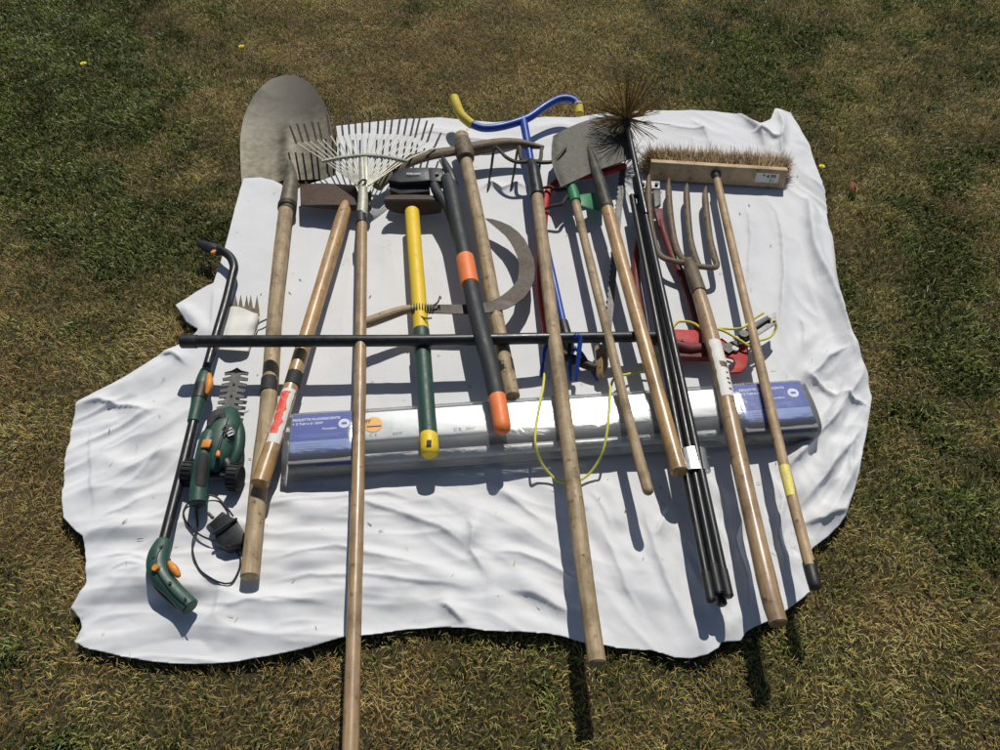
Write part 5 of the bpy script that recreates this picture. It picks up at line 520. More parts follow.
[40,0,0,0,0,0,0,0,0,0,0,0,0,0,0,0,-19,2,3,-4,1,-1,1,47,55,-61,-42,8,21,-24,-8,0,-1,1,0,-1,0,0,0,0,0,1,1,-2,0,0,1,0,0,-1,0,1,0,0,1,1,-1,-2,0,1,1,-1,-1,0,0,1,-1,0,1,1,0,-1,1,0,-1,-1,1,0,-1,1,-1,1,1,-1,-1,0,0,0,1,-1,0,1,0,0,1,0,0,-2,1,-1,0,0,1,0,0,0,-1,1,0,1,0,-1,-1,0,0,0,0,0,0,0,0,2,0,-2,0,2,1,0,-1,-1,-1,1,0,-1,0,1,0,0,0,-1,0,1,-1,1,0,0,-1,1,2,-1,-2,1,1,0,-1,0,1,0,-1,0,-1,0,0,1,0,-1,0,1,4,29,-14,-16,-2,1,16,-10,-6,5,-3,-2,-1,9,8,11,27,13,3,-1,-2,-48,0,0,0,0,0,0,0,0],
[40,0,0,0,0,0,0,0,0,0,0,0,0,0,0,-14,-2,2,1,-8,1,10,63,37,-55,-48,-8,21,8,-25,-4,0,-1,0,0,0,0,1,0,-1,1,-1,1,-1,0,1,1,0,-1,-1,0,0,0,0,0,1,-1,1,0,0,-1,0,0,0,0,0,0,0,0,0,2,0,1,-2,0,0,-1,0,2,0,0,0,-1,0,1,-1,0,-1,1,0,0,2,0,-1,-1,2,-2,-1,1,0,-1,0,0,0,0,0,1,0,-1,1,-1,0,0,0,0,0,0,1,0,0,-1,3,-2,0,0,0,0,0,1,0,-2,1,0,-1,0,0,0,0,0,0,0,1,0,0,-1,1,0,0,0,0,-1,1,-1,0,1,0,-1,1,-1,0,0,1,0,0,-1,0,1,0,2,30,-5,-25,-2,4,17,-12,-6,-1,-3,7,1,1,9,15,21,16,1,-1,0,-48,0,0,0,0,0,0,0,0],
[40,0,0,0,0,0,0,0,0,0,0,0,0,0,0,-11,-1,2,-10,1,4,76,31,-46,-53,-15,4,24,-3,-22,-1,0,-1,0,-1,0,0,0,0,0,0,0,1,0,-1,0,0,1,-1,0,0,1,-1,1,-1,0,1,-1,0,0,0,1,-1,0,1,1,0,-1,0,-1,0,2,0,-1,0,0,0,0,-1,0,1,-1,1,1,-1,-1,0,0,1,1,-1,2,1,-2,-2,2,-1,-1,0,0,1,-1,0,0,0,0,1,-1,0,0,0,0,1,0,-1,0,1,1,-2,0,0,2,-2,0,2,0,1,-2,2,-1,-2,0,1,0,-1,0,0,0,0,1,-1,2,0,0,-1,-1,0,0,1,-1,1,1,-1,-1,0,1,0,0,1,0,0,-2,0,0,0,0,0,0,2,23,11,-30,-4,3,20,-8,-13,-4,7,3,-3,4,9,16,14,17,-2,1,2,-46,0,0,0,0,0,0,0,0],
[40,0,0,0,0,0,0,0,0,0,0,0,0,0,-11,5,0,-11,-3,2,69,41,-43,-46,-21,-4,6,26,-10,-20,-1,2,-1,-2,1,0,-1,0,0,0,0,0,1,-1,1,0,-1,1,-1,0,0,0,1,0,-1,1,0,0,1,0,0,-1,0,0,1,0,-1,-1,0,1,0,0,0,0,0,0,0,0,-1,0,1,0,0,0,0,-1,0,0,1,-1,0,0,1,0,0,0,0,-1,0,1,0,-1,0,0,0,0,0,0,0,0,0,1,-1,0,1,-1,0,2,-2,0,0,2,-1,0,3,-1,0,0,0,-1,0,-1,1,-1,-1,1,-1,0,1,0,-1,2,-2,0,0,1,-1,1,0,0,0,1,-1,-1,0,0,1,-1,0,2,1,-2,-1,1,0,0,1,0,1,17,27,-32,-10,3,21,-7,-18,2,2,-3,2,11,10,14,15,13,11,2,-19,-42,0,0,0,0,0,0,0,0],
[40,0,0,0,0,0,0,0,0,0,0,0,0,0,-14,8,0,-9,3,48,56,-38,-46,-23,-6,1,9,25,-15,-20,0,2,-1,-2,3,-1,-1,0,-1,0,1,0,-1,0,1,0,1,-2,2,-1,-1,0,1,0,-1,2,0,-1,-1,0,1,0,0,0,0,-1,0,0,1,0,0,0,-1,0,2,0,-2,0,0,0,1,0,-1,0,0,0,1,-1,1,0,0,0,-1,0,1,0,0,-1,0,1,-1,0,0,0,0,0,0,0,0,1,0,0,0,-1,1,-1,0,2,-1,0,-1,2,0,2,-1,-3,0,2,0,0,1,0,0,-2,-1,0,0,1,0,-1,1,2,-3,0,1,-1,0,0,0,1,-1,0,0,0,0,0,2,0,0,0,1,-3,3,1,-3,-1,1,2,0,10,34,-30,-15,1,19,2,-17,0,-3,-1,3,8,15,23,10,-4,-8,5,2,-35,0,0,0,0,0,0,0,0],
[40,0,0,0,0,0,0,0,0,0,0,0,0,0,-15,8,-1,5,-3,78,-22,-41,-24,-5,0,-1,10,24,-18,-17,1,0,-1,0,1,0,0,-1,0,1,-1,1,0,-1,0,0,0,0,2,-1,-1,0,2,0,-2,1,1,-2,0,0,0,0,1,0,-1,0,0,0,0,0,0,1,0,0,-1,0,1,-1,1,0,-1,1,1,-1,-1,0,0,0,0,0,1,1,-1,-1,0,1,-1,0,1,1,-1,-1,0,0,1,-1,0,1,-1,1,-1,0,1,0,0,-1,1,-1,0,1,-1,1,3,0,-3,-1,1,-1,0,0,0,1,0,0,0,1,0,-1,-1,0,0,3,0,-1,-1,-1,1,-1,1,1,0,-2,0,1,0,-1,1,0,0,1,1,-3,7,2,-6,0,0,-2,-1,7,38,-19,-22,-2,19,6,-17,-5,2,-2,0,12,8,29,13,-20,-10,7,7,-29,0,0,0,0,0,0,0,0],
[40,0,0,0,0,0,0,0,0,0,0,0,0,0,-15,-2,-1,8,36,4,-31,-15,-3,0,1,-2,12,22,-21,-14,0,1,-2,0,0,1,-1,1,0,-1,1,0,0,-1,0,0,1,2,0,-1,-1,-1,0,1,2,0,0,-1,0,0,0,-1,-1,0,0,0,0,0,2,0,-2,1,-1,1,-1,0,0,0,0,1,-1,0,0,1,0,0,1,-2,1,0,0,-1,0,0,0,1,-1,1,0,-1,0,0,1,1,-1,0,-1,1,-1,0,0,1,0,-1,1,-1,0,0,0,1,-1,1,1,-1,-1,0,0,1,1,0,-2,1,0,0,-1,1,-1,0,0,0,0,1,1,1,-1,-2,1,1,0,0,-1,0,1,-2,0,0,1,-1,0,0,0,1,8,4,-10,-2,0,0,0,2,35,-1,-30,-2,21,4,-18,-8,-2,-1,4,6,9,35,16,-26,-13,8,8,-26,0,0,0,0,0,0,0,0],
[40,0,0,0,0,0,0,0,0,0,0,0,0,0,-15,-2,1,5,13,-10,-10,0,0,1,-1,-2,18,13,-24,-8,0,1,0,-1,-1,0,1,0,0,-1,0,0,0,1,-1,0,2,2,-1,-1,0,-1,-1,0,2,1,-1,-1,0,1,-1,-1,0,1,0,0,-1,1,1,-1,-1,1,-1,1,0,-1,0,0,1,0,-1,0,1,0,0,-1,0,0,1,-1,0,0,0,0,0,0,1,1,0,-2,0,1,1,-1,1,-1,0,-1,1,0,-1,1,1,-1,-1,0,1,-1,1,0,0,0,-1,0,0,1,1,-1,0,-1,0,2,0,-1,0,0,-1,0,0,0,0,0,0,1,0,0,1,0,-1,-1,1,2,-1,-2,0,0,1,-1,0,1,0,1,8,7,-14,-3,1,-1,1,1,25,27,-40,-12,21,6,-17,-10,-1,0,0,5,8,43,15,-19,-15,6,3,-25,0,0,0,0,0,0,0,0],
[40,0,0,0,0,0,0,0,0,0,0,0,0,0,-14,3,5,-8,-4,4,-4,-1,0,1,-2,2,24,-5,-20,-3,1,0,0,0,-1,0,0,0,1,-1,1,-1,0,0,0,0,1,1,0,-1,1,-1,-1,0,0,0,0,0,0,1,1,-1,0,-1,0,1,-1,0,0,0,0,0,0,0,0,0,0,0,0,2,-1,0,0,0,0,0,-1,0,0,0,0,0,0,0,0,0,1,0,1,-1,1,0,0,0,0,0,-1,-1,0,0,0,0,0,1,0,-1,0,0,0,0,1,0,-1,0,0,1,0,-1,0,0,0,1,-1,0,1,-1,0,1,0,1,-2,0,0,2,-1,0,1,-2,1,-1,1,1,-2,0,0,0,0,0,0,2,-2,0,10,8,-13,-4,2,-3,1,0,11,48,-32,-27,13,18,-21,-10,0,1,0,4,4,50,18,-27,-22,6,10,-45,22,0,0,0,0,0,0,0],
[40,0,0,0,0,0,0,0,0,0,0,0,0,0,-13,1,-2,-4,-1,6,5,-10,-4,0,1,7,24,-13,-17,-2,2,0,-2,0,0,0,0,0,1,-1,1,-1,0,0,0,0,1,-1,1,0,0,-1,0,0,0,1,0,-1,0,3,0,-3,1,-1,0,2,-2,0,0,0,0,1,0,-1,2,0,-2,0,0,1,1,-1,-1,1,1,-1,-1,0,0,0,1,0,0,-1,0,0,0,0,1,0,0,-1,2,1,-2,1,-1,-1,0,0,0,0,0,1,1,-1,-1,0,0,0,1,0,-1,1,0,-1,0,0,0,1,-1,0,0,1,0,-1,1,1,0,1,0,-1,1,0,-2,-1,1,-1,0,0,1,-1,0,0,0,0,0,1,0,0,-1,0,10,10,-16,2,-1,-5,0,1,6,54,-20,-38,3,23,-16,-8,2,0,-2,2,1,56,21,-36,-20,-5,11,-34,21,0,0,0,0,0,0,0],
[40,0,0,0,0,0,0,0,0,0,0,0,0,0,-13,-2,-1,-2,2,-5,7,6,-7,-7,2,12,19,-18,-13,-1,0,-1,1,0,-1,0,1,0,0,1,-2,0,0,0,0,0,0,1,0,0,-1,0,2,-1,0,-1,1,-1,0,2,-2,0,0,1,0,1,-1,-1,1,0,-1,0,2,0,0,-1,0,0,1,0,0,0,-1,-1,0,1,-1,0,0,1,-1,0,1,0,0,0,1,-2,0,2,-1,0,1,-1,2,-2,-1,0,0,1,0,0,0,-1,1,-1,0,0,0,2,0,-1,0,0,-1,1,-1,2,0,-1,2,0,-2,-1,0,1,0,0,-1,2,0,-1,0,-1,1,1,0,-2,1,0,0,0,-1,0,0,0,1,1,0,1,-1,-2,8,15,-18,1,-3,-3,0,1,6,49,-3,-45,-3,25,-13,-8,-3,-5,2,10,-10,61,23,-38,-25,-9,6,-20,21,0,0,0,0,0,0,0],
[40,0,0,0,0,0,0,0,0,0,0,0,0,0,-14,-5,1,0,-3,-1,2,7,-2,-4,-1,10,15,-19,-8,1,-1,0,1,-1,1,0,0,-1,0,2,-2,0,0,0,1,1,0,-2,1,-1,0,1,1,-1,1,0,-1,-1,0,0,1,0,0,1,0,0,-1,-1,1,0,-1,0,0,0,0,0,1,0,0,-1,0,1,0,0,-1,0,0,0,0,0,0,1,1,0,-1,-1,0,0,1,1,-1,-1,0,0,1,0,0,0,-1,0,0,0,1,0,0,-1,1,0,-1,0,1,-1,0,0,0,0,0,1,1,1,1,-2,-1,-1,0,0,0,1,0,0,0,0,-1,0,1,0,0,-1,2,0,-2,0,0,0,0,1,-1,0,0,1,2,-2,6,19,-21,1,-3,-1,0,1,1,31,26,-48,-8,24,-10,-15,-4,10,2,2,-5,38,42,-55,-29,-4,4,-3,-2,22,0,0,0,0,0,0],
[40,0,0,0,0,0,0,0,0,0,0,0,0,0,0,-22,4,-1,1,-2,1,-1,4,2,-5,10,6,-17,-2,0,0,1,0,0,0,-1,1,0,-1,1,-1,0,0,0,1,1,-1,-1,0,0,1,0,-1,1,0,0,0,-1,0,0,1,-1,1,1,0,0,-2,0,1,-1,0,1,-1,0,0,0,1,0,-1,0,1,1,0,-1,0,-1,0,0,0,0,0,2,-1,-1,0,1,0,-1,1,0,0,0,-1,0,0,0,2,1,-2,-1,1,-1,0,0,1,1,0,-1,-1,0,0,0,1,0,0,-1,0,0,0,2,-1,-1,0,0,1,-1,0,0,1,-1,0,0,0,0,0,1,-1,2,-1,-1,0,1,0,1,-1,0,-1,0,0,1,1,-2,4,21,-17,-2,-2,-2,0,0,1,19,47,-46,-20,22,-2,-19,2,6,-6,0,3,24,60,-49,-42,-2,0,2,-2,22,0,0,0,0,0,0],
[40,0,0,0,0,0,0,0,0,0,0,0,0,0,0,0,-21,1,1,0,-2,-1,1,6,-3,8,1,-12,-1,0,0,1,-1,0,0,1,0,0,0,0,-1,0,0,0,1,0,-1,1,-1,0,0,0,0,1,0,-1,0,0,0,0,0,0,1,-1,0,0,2,-1,0,-1,0,0,0,0,0,0,0,1,0,-1,1,1,-1,0,1,-1,0,0,0,0,-1,0,0,1,0,1,1,-1,-1,0,1,0,-1,-1,1,-1,1,0,-1,1,0,-1,0,0,1,1,-1,1,-2,1,-1,1,0,0,-1,0,0,0,1,0,0,-1,1,0,0,-1,0,1,-1,0,0,0,0,0,1,0,-1,2,-2,0,1,-1,1,0,-1,0,1,0,-1,0,0,1,3,21,-11,-10,-1,-2,-1,1,0,8,59,-30,-35,19,1,-19,5,2,-4,-3,9,30,64,-41,-53,-12,-1,3,-3,22,0,0,0,0,0,0],
[40,0,0,0,0,0,0,0,0,0,0,0,0,0,0,0,0,-20,0,0,1,-3,6,-5,2,7,-1,-9,0,0,0,0,0,0,1,-1,0,0,0,0,0,0,0,0,0,0,0,0,0,0,0,0,1,1,-2,0,0,0,0,0,0,1,0,-1,0,0,2,-1,-1,0,0,2,0,-1,0,-1,1,1,-1,-1,0,1,-1,2,1,-2,0,-1,1,0,0,0,-1,0,1,1,0,-1,0,0,0,0,-1,0,2,-1,-1,0,0,1,0,0,-1,0,1,1,0,0,-2,0,1,1,-1,-1,0,1,0,0,-1,1,0,0,0,-1,0,0,0,0,0,0,1,-1,0,1,1,-1,0,0,-1,0,1,-1,1,-1,0,1,-1,0,0,1,2,1,1,16,-7,-11,3,-5,0,3,0,0,54,-10,-41,10,8,-18,5,0,-5,1,11,40,53,-46,-49,-16,-1,3,-3,22,0,0,0,0,0,0],
[40,0,0,0,0,0,0,0,0,0,0,0,0,0,0,0,0,0,-21,0,1,1,-1,2,-3,7,-3,-5,0,1,-1,1,-1,0,2,-2,0,0,1,-1,0,0,1,-1,1,-1,0,0,1,0,-1,0,1,0,-1,0,0,1,-1,1,0,-1,1,0,-1,0,0,0,0,0,3,-1,-2,0,2,-2,2,1,-3,0,0,0,2,0,-1,-1,1,1,0,0,-2,0,0,0,1,1,-2,0,0,1,-1,0,0,1,-1,0,0,0,0,0,0,0,0,0,1,-1,0,3,-1,-2,1,0,-1,1,0,0,-1,2,0,-1,0,0,0,-1,0,0,0,0,1,1,-1,-1,0,0,0,2,0,-2,1,0,-1,2,-1,0,0,-1,0,0,0,0,1,2,3,15,-5,-14,5,-7,1,4,0,-4,46,10,-47,3,20,-12,-8,-8,-3,0,10,32,62,-47,-41,-18,0,0,0,0,22,0,0,0,0,0],
[40,0,0,0,0,0,0,0,0,0,0,0,0,0,0,0,0,0,0,-22,3,-1,0,-1,0,4,-2,-2,-1,0,0,0,0,0,1,-1,0,0,0,0,0,0,0,0,1,-1,0,0,1,0,-1,0,0,0,0,0,0,0,0,0,1,1,1,-1,-2,1,0,-1,0,1,2,-2,-1,0,2,-2,1,1,0,0,-1,-1,2,0,-1,-1,1,1,1,0,-1,-1,-1,0,0,1,0,0,-1,1,-1,0,0,1,-1,1,0,0,0,-1,0,1,0,-1,1,0,-1,1,-1,0,0,0,0,0,1,0,0,1,-1,-1,0,0,0,0,0,1,-1,0,1,0,-1,0,0,0,0,2,0,-1,-1,0,1,-1,0,1,1,-1,0,0,-1,0,1,1,2,15,1,-17,7,-10,4,3,-1,-5,38,22,-45,-4,22,-15,-15,-3,1,1,9,32,61,-47,-37,-19,-1,0,0,-1,22,0,0,0,0,0],
[40,0,0,0,0,0,0,0,0,0,0,0,0,0,0,0,0,0,0,0,-22,2,0,0,0,4,-3,-3,1,1,0,-1,-1,0,1,-1,0,0,1,1,-1,-1,0,0,0,0,0,0,0,0,0,0,0,0,0,0,0,0,0,1,2,0,-1,0,-2,0,2,-1,-1,1,1,-1,0,-1,2,-2,0,1,0,1,-1,1,-1,-1,0,0,0,0,2,1,0,-1,-2,0,0,0,1,1,-2,0,1,1,-1,0,-1,1,1,-1,-1,0,1,0,0,0,1,0,-1,-1,0,0,1,-1,1,-1,0,1,1,-1,-1,0,1,0,0,0,-1,1,0,0,0,0,0,0,1,1,-1,0,-1,0,-1,0,1,-1,2,1,-3,0,0,0,0,0,0,2,1,12,7,-18,8,-11,4,1,-2,-3,26,42,-44,-13,21,-14,-15,-3,2,0,6,53,44,-51,-32,-22,-1,0,1,-1,22,0,0,0,0,0],
[40,0,0,0,0,0,0,0,0,0,0,0,0,0,0,0,0,0,0,0,0,-20,1,-2,0,6,-5,-2,0,1,2,-2,-1,0,2,-2,0,1,0,0,2,-2,-1,0,1,0,0,-1,1,0,-1,0,0,1,0,0,0,-1,0,1,1,1,-2,-1,0,1,0,-1,1,-1,0,1,0,1,-2,1,0,-1,0,0,0,0,0,0,0,0,1,0,0,-1,0,2,-1,-1,0,0,1,-1,0,1,0,-1,0,0,1,-1,0,0,1,-1,0,1,-1,1,0,-1,0,1,-1,0,0,1,-1,1,0,-1,1,1,-1,0,-1,1,1,-1,0,1,0,-1,-1,1,1,-1,-1,0,2,0,-1,-1,0,0,1,0,0,-1,1,0,0,-1,2,0,-2,3,0,12,7,-19,12,-13,-2,2,2,-3,15,55,-40,-22,21,-11,-12,-3,-1,-2,9,62,32,-55,-32,-13,-4,0,1,-1,8,14,0,0,0,0],
[40,0,0,0,0,0,0,0,0,0,0,0,0,0,0,0,0,0,0,0,0,-20,1,2,0,3,-6,-2,0,0,1,-1,0,0,1,0,0,-1,0,1,0,-1,2,-1,-1,0,0,0,1,0,-1,0,0,0,0,0,1,-1,0,0,1,0,0,0,0,-1,0,0,0,0,1,-1,0,1,0,0,-1,1,-1,1,1,-1,0,-1,0,0,1,-1,0,0,1,-1,0,0,0,1,0,-1,1,-1,1,-1,1,0,0,-1,0,0,0,0,1,1,-1,0,-1,0,1,0,-1,0,0,1,0,0,-1,0,0,0,0,0,1,0,-1,0,0,1,0,-1,0,1,0,-1,1,0,-1,1,0,-1,1,0,-1,1,0,1,-1,-1,1,0,1,0,-2,3,1,10,12,-22,14,-9,-9,5,-3,-1,7,55,-19,-37,17,-5,-15,-1,0,4,8,79,5,-56,-31,-7,-5,0,0,1,5,16,0,0,0,0],
[40,0,0,0,0,0,0,0,0,0,0,0,0,0,0,0,0,0,0,0,0,-21,1,-2,0,5,-3,-2,0,0,0,1,0,-1,0,0,0,0,0,1,-1,0,2,0,-2,1,-1,0,0,0,1,0,0,0,-1,0,0,0,0,0,0,0,0,0,1,1,0,-1,-1,0,0,1,1,1,-2,0,-1,1,0,0,0,-1,0,1,0,-1,0,0,0,0,1,0,-1,1,1,0,-1,1,0,-2,0,0,0,0,0,0,0,1,0,1,-1,0,1,0,-1,-1,0,0,0,2,0,-1,-1,0,1,0,0,-1,0,0,0,0,0,0,0,0,0,0,1,-1,1,0,0,1,-2,1,0,0,2,1,-2,-1,0,0,-1,1,2,-1,0,-2,2,0,3,8,15,-23,15,-8,-12,6,-4,-1,3,49,-2,-45,15,-3,-14,-2,3,1,9,87,-7,-58,-27,-6,-4,1,0,1,3,17,0,0,0,0],
[40,0,0,0,0,0,0,0,0,0,0,0,0,0,0,0,0,0,0,0,0,-21,0,0,0,5,-3,-3,0,0,0,1,0,1,0,-1,-1,1,0,0,0,0,0,1,-1,0,-1,1,0,-1,1,0,0,0,0,1,-1,-1,0,0,0,0,0,0,0,0,0,0,0,0,1,1,1,0,-2,0,0,0,-1,0,0,0,0,1,-1,0,1,0,0,0,-1,0,0,1,1,-1,-1,0,1,0,-1,1,-1,0,1,0,0,-1,0,0,1,1,0,-1,-1,0,1,0,0,0,1,-2,1,-1,0,0,0,0,0,0,0,1,-1,0,0,0,1,0,0,-1,0,0,1,0,0,0,0,0,1,0,-2,1,0,-1,0,1,2,-1,-1,-1,3,2,2,3,15,-19,15,-8,-12,5,-5,0,3,33,19,-53,11,4,-15,1,-2,-1,8,93,-14,-55,-23,-3,-3,2,1,-4,1,18,0,0,0,0],
[40,0,0,0,0,0,0,0,0,0,0,0,0,0,0,0,0,0,0,0,0,-21,0,-1,0,6,-3,-3,0,0,0,0,1,0,0,-1,0,0,1,1,-1,0,-1,0,1,-1,0,0,0,1,-1,0,0,0,2,0,-1,-1,1,0,1,-2,0,0,0,0,1,0,2,0,0,-2,-1,0,0,1,1,-1,0,-1,0,0,0,1,-1,0,2,0,0,0,-2,0,1,-1,0,0,1,1,0,-1,-1,1,0,-1,2,0,0,-2,0,1,1,0,-2,0,0,1,1,-1,-1,0,0,0,1,0,-1,1,0,0,0,-1,0,1,0,-1,0,2,-1,-1,1,0,-1,0,1,0,0,-1,0,0,0,0,1,1,0,-1,-1,0,1,-1,0,0,1,5,2,0,16,-19,13,-7,-11,6,-1,-2,0,16,48,-54,1,8,-16,-2,-1,-3,4,86,-8,-50,-23,-3,-2,0,-1,0,0,19,0,0,0,0],
[40,0,0,0,0,0,0,0,0,0,0,0,0,0,0,0,0,0,0,0,0,-21,1,-2,0,6,-3,-3,0,2,0,-1,-1,0,0,0,0,0,0,0,0,0,0,1,1,0,-2,0,0,0,0,1,-1,0,2,-1,-1,0,0,0,1,0,0,-1,0,0,0,0,2,-2,2,-1,-1,0,1,0,-1,0,0,1,0,-1,0,0,1,0,-1,0,0,0,1,-1,2,-1,-1,1,2,0,-1,-2,0,0,0,0,1,-1,0,0,0,1,0,-1,0,0,1,0,0,-1,1,0,0,0,-1,0,0,0,0,1,-1,0,1,0,-1,1,0,1,0,-2,1,-1,2,0,-1,0,0,-1,0,2,0,0,-1,0,-1,1,0,-1,0,0,0,0,1,4,3,-2,16,-17,11,-7,-5,1,-3,-1,2,7,55,-42,-11,13,-12,-10,-1,0,4,90,-18,-47,-24,-3,3,-7,1,2,-1,-2,22,0,0,0],
[40,0,0,0,0,0,0,0,0,0,0,0,0,0,0,0,0,0,0,0,0,-21,1,2,0,3,-4,-3,0,1,0,0,0,-1,0,0,0,0,1,-1,1,1,0,-1,1,-1,-1,0,0,0,0,0,0,1,1,-1,-1,0,0,0,1,1,-1,-1,0,0,0,0,2,-2,1,0,0,0,-1,1,1,-1,0,0,0,0,1,0,-1,-1,1,0,-1,0,2,-1,0,0,-1,2,0,-1,0,0,0,-1,0,0,1,-1,0,0,0,2,0,-1,-1,0,0,1,-1,0,1,0,-1,0,0,0,0,0,1,1,0,-1,0,-1,0,1,1,0,0,-1,-1,0,1,-1,0,1,-1,1,0,1,0,-1,-1,2,-2,0,0,0,0,0,0,0,1,5,3,-5,17,-14,6,3,-13,-1,-1,0,1,4,45,-15,-32,16,-8,-10,-1,0,7,92,-21,-51,-23,-2,6,-6,-1,-1,0,-1,22,0,0,0],
[40,0,0,0,0,0,0,0,0,0,0,0,0,0,0,0,0,0,0,0,0,-21,1,-2,0,5,-2,-3,0,0,0,1,-1,0,0,0,1,0,-1,1,2,-1,0,-1,-1,2,-1,-1,0,0,1,-1,0,1,1,-1,1,0,-2,0,1,-1,2,0,-1,0,1,0,-1,-1,0,0,1,-1,0,2,0,0,-1,0,-1,0,1,-1,0,0,1,1,1,0,-1,-1,0,-1,1,1,-1,0,0,-1,0,0,0,1,0,-1,1,1,-1,0,1,-1,0,-1,1,1,-2,0,0,0,0,0,1,1,0,-1,1,-1,-1,1,-1,0,1,0,-1,0,1,0,-1,0,1,-1,1,1,-1,0,1,-1,-1,0,1,0,-1,0,0,0,1,-1,1,0,-1,5,3,-5,18,-11,-4,15,-12,-6,-2,-1,2,3,28,19,-46,14,-3,-16,3,-1,4,92,-28,-48,-16,-1,3,-8,-1,0,1,-1,22,0,0,0],
[40,0,0,0,0,0,0,0,0,0,0,0,0,0,0,0,0,0,0,0,0,-21,0,0,0,4,-2,-2,-1,1,-1,0,0,0,1,0,1,-1,-1,0,0,1,0,0,1,-1,0,0,-1,0,0,0,1,0,-1,0,1,0,-1,0,1,0,0,0,0,-1,0,0,0,1,0,0,0,-1,1,0,-1,0,0,1,-1,0,1,0,0,1,-2,1,0,1,-1,-1,0,0,1,0,0,1,-2,0,0,0,0,1,-1,1,0,0,-1,1,-1,0,1,-1,2,-1,-1,0,0,1,-1,0,1,1,1,-2,0,0,0,-1,2,-1,-1,0,0,1,-1,0,0,0,0,0,1,1,-1,0,0,-1,0,1,0,-1,0,0,0,1,0,0,0,0,-1,4,4,-5,18,-7,-11,23,-9,-14,-3,0,2,4,11,44,-43,-4,6,-14,-4,2,1,94,-32,-47,-10,-2,0,-6,-2,0,1,0,21,0,0,0],
[40,0,0,0,0,0,0,0,0,0,0,0,0,0,0,0,0,0,0,0,0,-21,0,-1,0,4,-2,-1,0,-1,0,2,0,0,0,-1,1,-1,0,-1,0,0,1,-1,1,-1,0,2,-1,0,0,0,0,-1,0,1,-1,0,1,0,1,-1,0,-1,0,0,1,-1,0,1,-1,1,0,-1,1,0,0,-1,1,0,-1,0,0,1,0,2,-3,1,0,-1,2,-1,-1,0,1,0,0,0,-1,0,1,-1,0,1,0,-1,0,0,0,0,0,0,0,1,1,-1,-1,1,-1,0,1,0,0,0,1,-2,1,0,0,0,1,-1,-1,0,0,1,0,0,0,-1,0,0,0,0,0,0,1,1,-1,-1,0,1,1,-2,0,1,0,0,0,-1,0,5,3,-4,18,-3,-17,22,-3,-16,-3,-2,2,6,0,41,-17,-23,18,-11,-15,0,2,98,-36,-46,-6,-6,1,-2,-5,-1,2,-1,21,0,0,0],
[40,0,0,0,0,0,0,0,0,0,0,0,0,0,0,0,0,0,0,0,0,-22,1,0,0,4,-4,-1,0,0,1,-1,0,1,0,0,2,-2,-1,0,0,1,0,-1,0,1,-1,0,0,0,0,0,1,0,0,1,0,-2,1,1,-1,-1,0,2,0,-1,0,0,-1,1,0,-1,0,2,0,1,0,-2,0,-1,0,2,0,-2,0,2,0,0,0,1,0,-1,-1,-1,1,0,-1,1,0,-1,0,0,1,-1,0,2,-1,0,0,-1,1,-1,0,1,-1,0,1,0,0,0,0,-1,1,0,0,0,-1,0,0,0,0,0,0,0,1,0,0,-1,0,1,-1,1,-1,0,0,0,2,1,-3,0,1,0,0,1,-1,-1,0,0,2,0,-2,5,1,-4,20,3,-23,20,2,-16,-6,-2,2,8,-6,34,3,-35,24,-11,-16,0,1,91,-36,-36,-9,-6,-6,5,-5,-1,2,-1,20,0,0,0],
[40,0,0,0,0,0,0,0,0,0,0,0,0,0,0,0,0,0,0,0,0,-22,1,-1,0,4,-3,-1,0,1,-1,1,2,0,0,-1,0,-2,0,1,0,1,0,-1,0,0,-1,0,0,1,0,-1,2,-1,0,-1,0,0,1,-1,0,1,1,0,1,-1,-2,0,0,0,1,-1,1,1,-1,1,-1,-1,1,-1,0,1,-1,0,1,-1,1,0,-1,0,0,0,1,1,-2,1,-1,2,0,-2,0,0,1,0,-1,1,-1,0,0,0,0,0,0,0,0,0,1,-1,0,0,1,-1,0,0,0,0,0,0,1,1,0,0,-1,-1,1,0,-1,0,1,0,-1,2,-1,-1,0,2,-1,-1,0,0,1,0,0,-1,0,0,1,1,0,-2,0,4,0,-1,21,3,-24,16,6,-17,-7,0,2,6,-8,29,13,-37,19,-7,-12,-3,2,85,-22,-41,-15,-5,-7,6,-3,0,-1,0,7,13,0,0],
[40,0,0,0,0,0,0,0,0,0,0,0,0,0,0,0,0,0,0,0,0,-22,1,-1,0,4,-3,-1,0,1,-1,1,0,0,-1,0,1,0,0,0,0,0,-1,2,-1,-1,0,1,-1,1,0,-1,0,0,0,0,0,1,0,0,-1,0,2,-1,-1,1,-1,1,0,-1,0,1,-1,0,1,-1,0,0,1,0,-1,0,0,0,0,1,0,-1,1,-1,0,0,1,0,0,-1,0,1,0,-1,0,0,2,0,-1,-1,0,0,0,0,0,0,0,0,1,0,0,-1,0,0,0,0,0,0,0,0,1,0,-1,0,2,-1,-1,0,1,-1,1,1,0,-1,1,0,-2,0,0,0,0,0,1,-1,0,1,-1,1,-1,0,2,1,-3,0,1,0,1,3,20,4,-27,9,13,-15,-7,2,-1,6,-8,24,17,-40,20,-4,-12,-3,8,70,-1,-50,-17,-7,-3,5,-7,0,0,3,6,12,0,0],
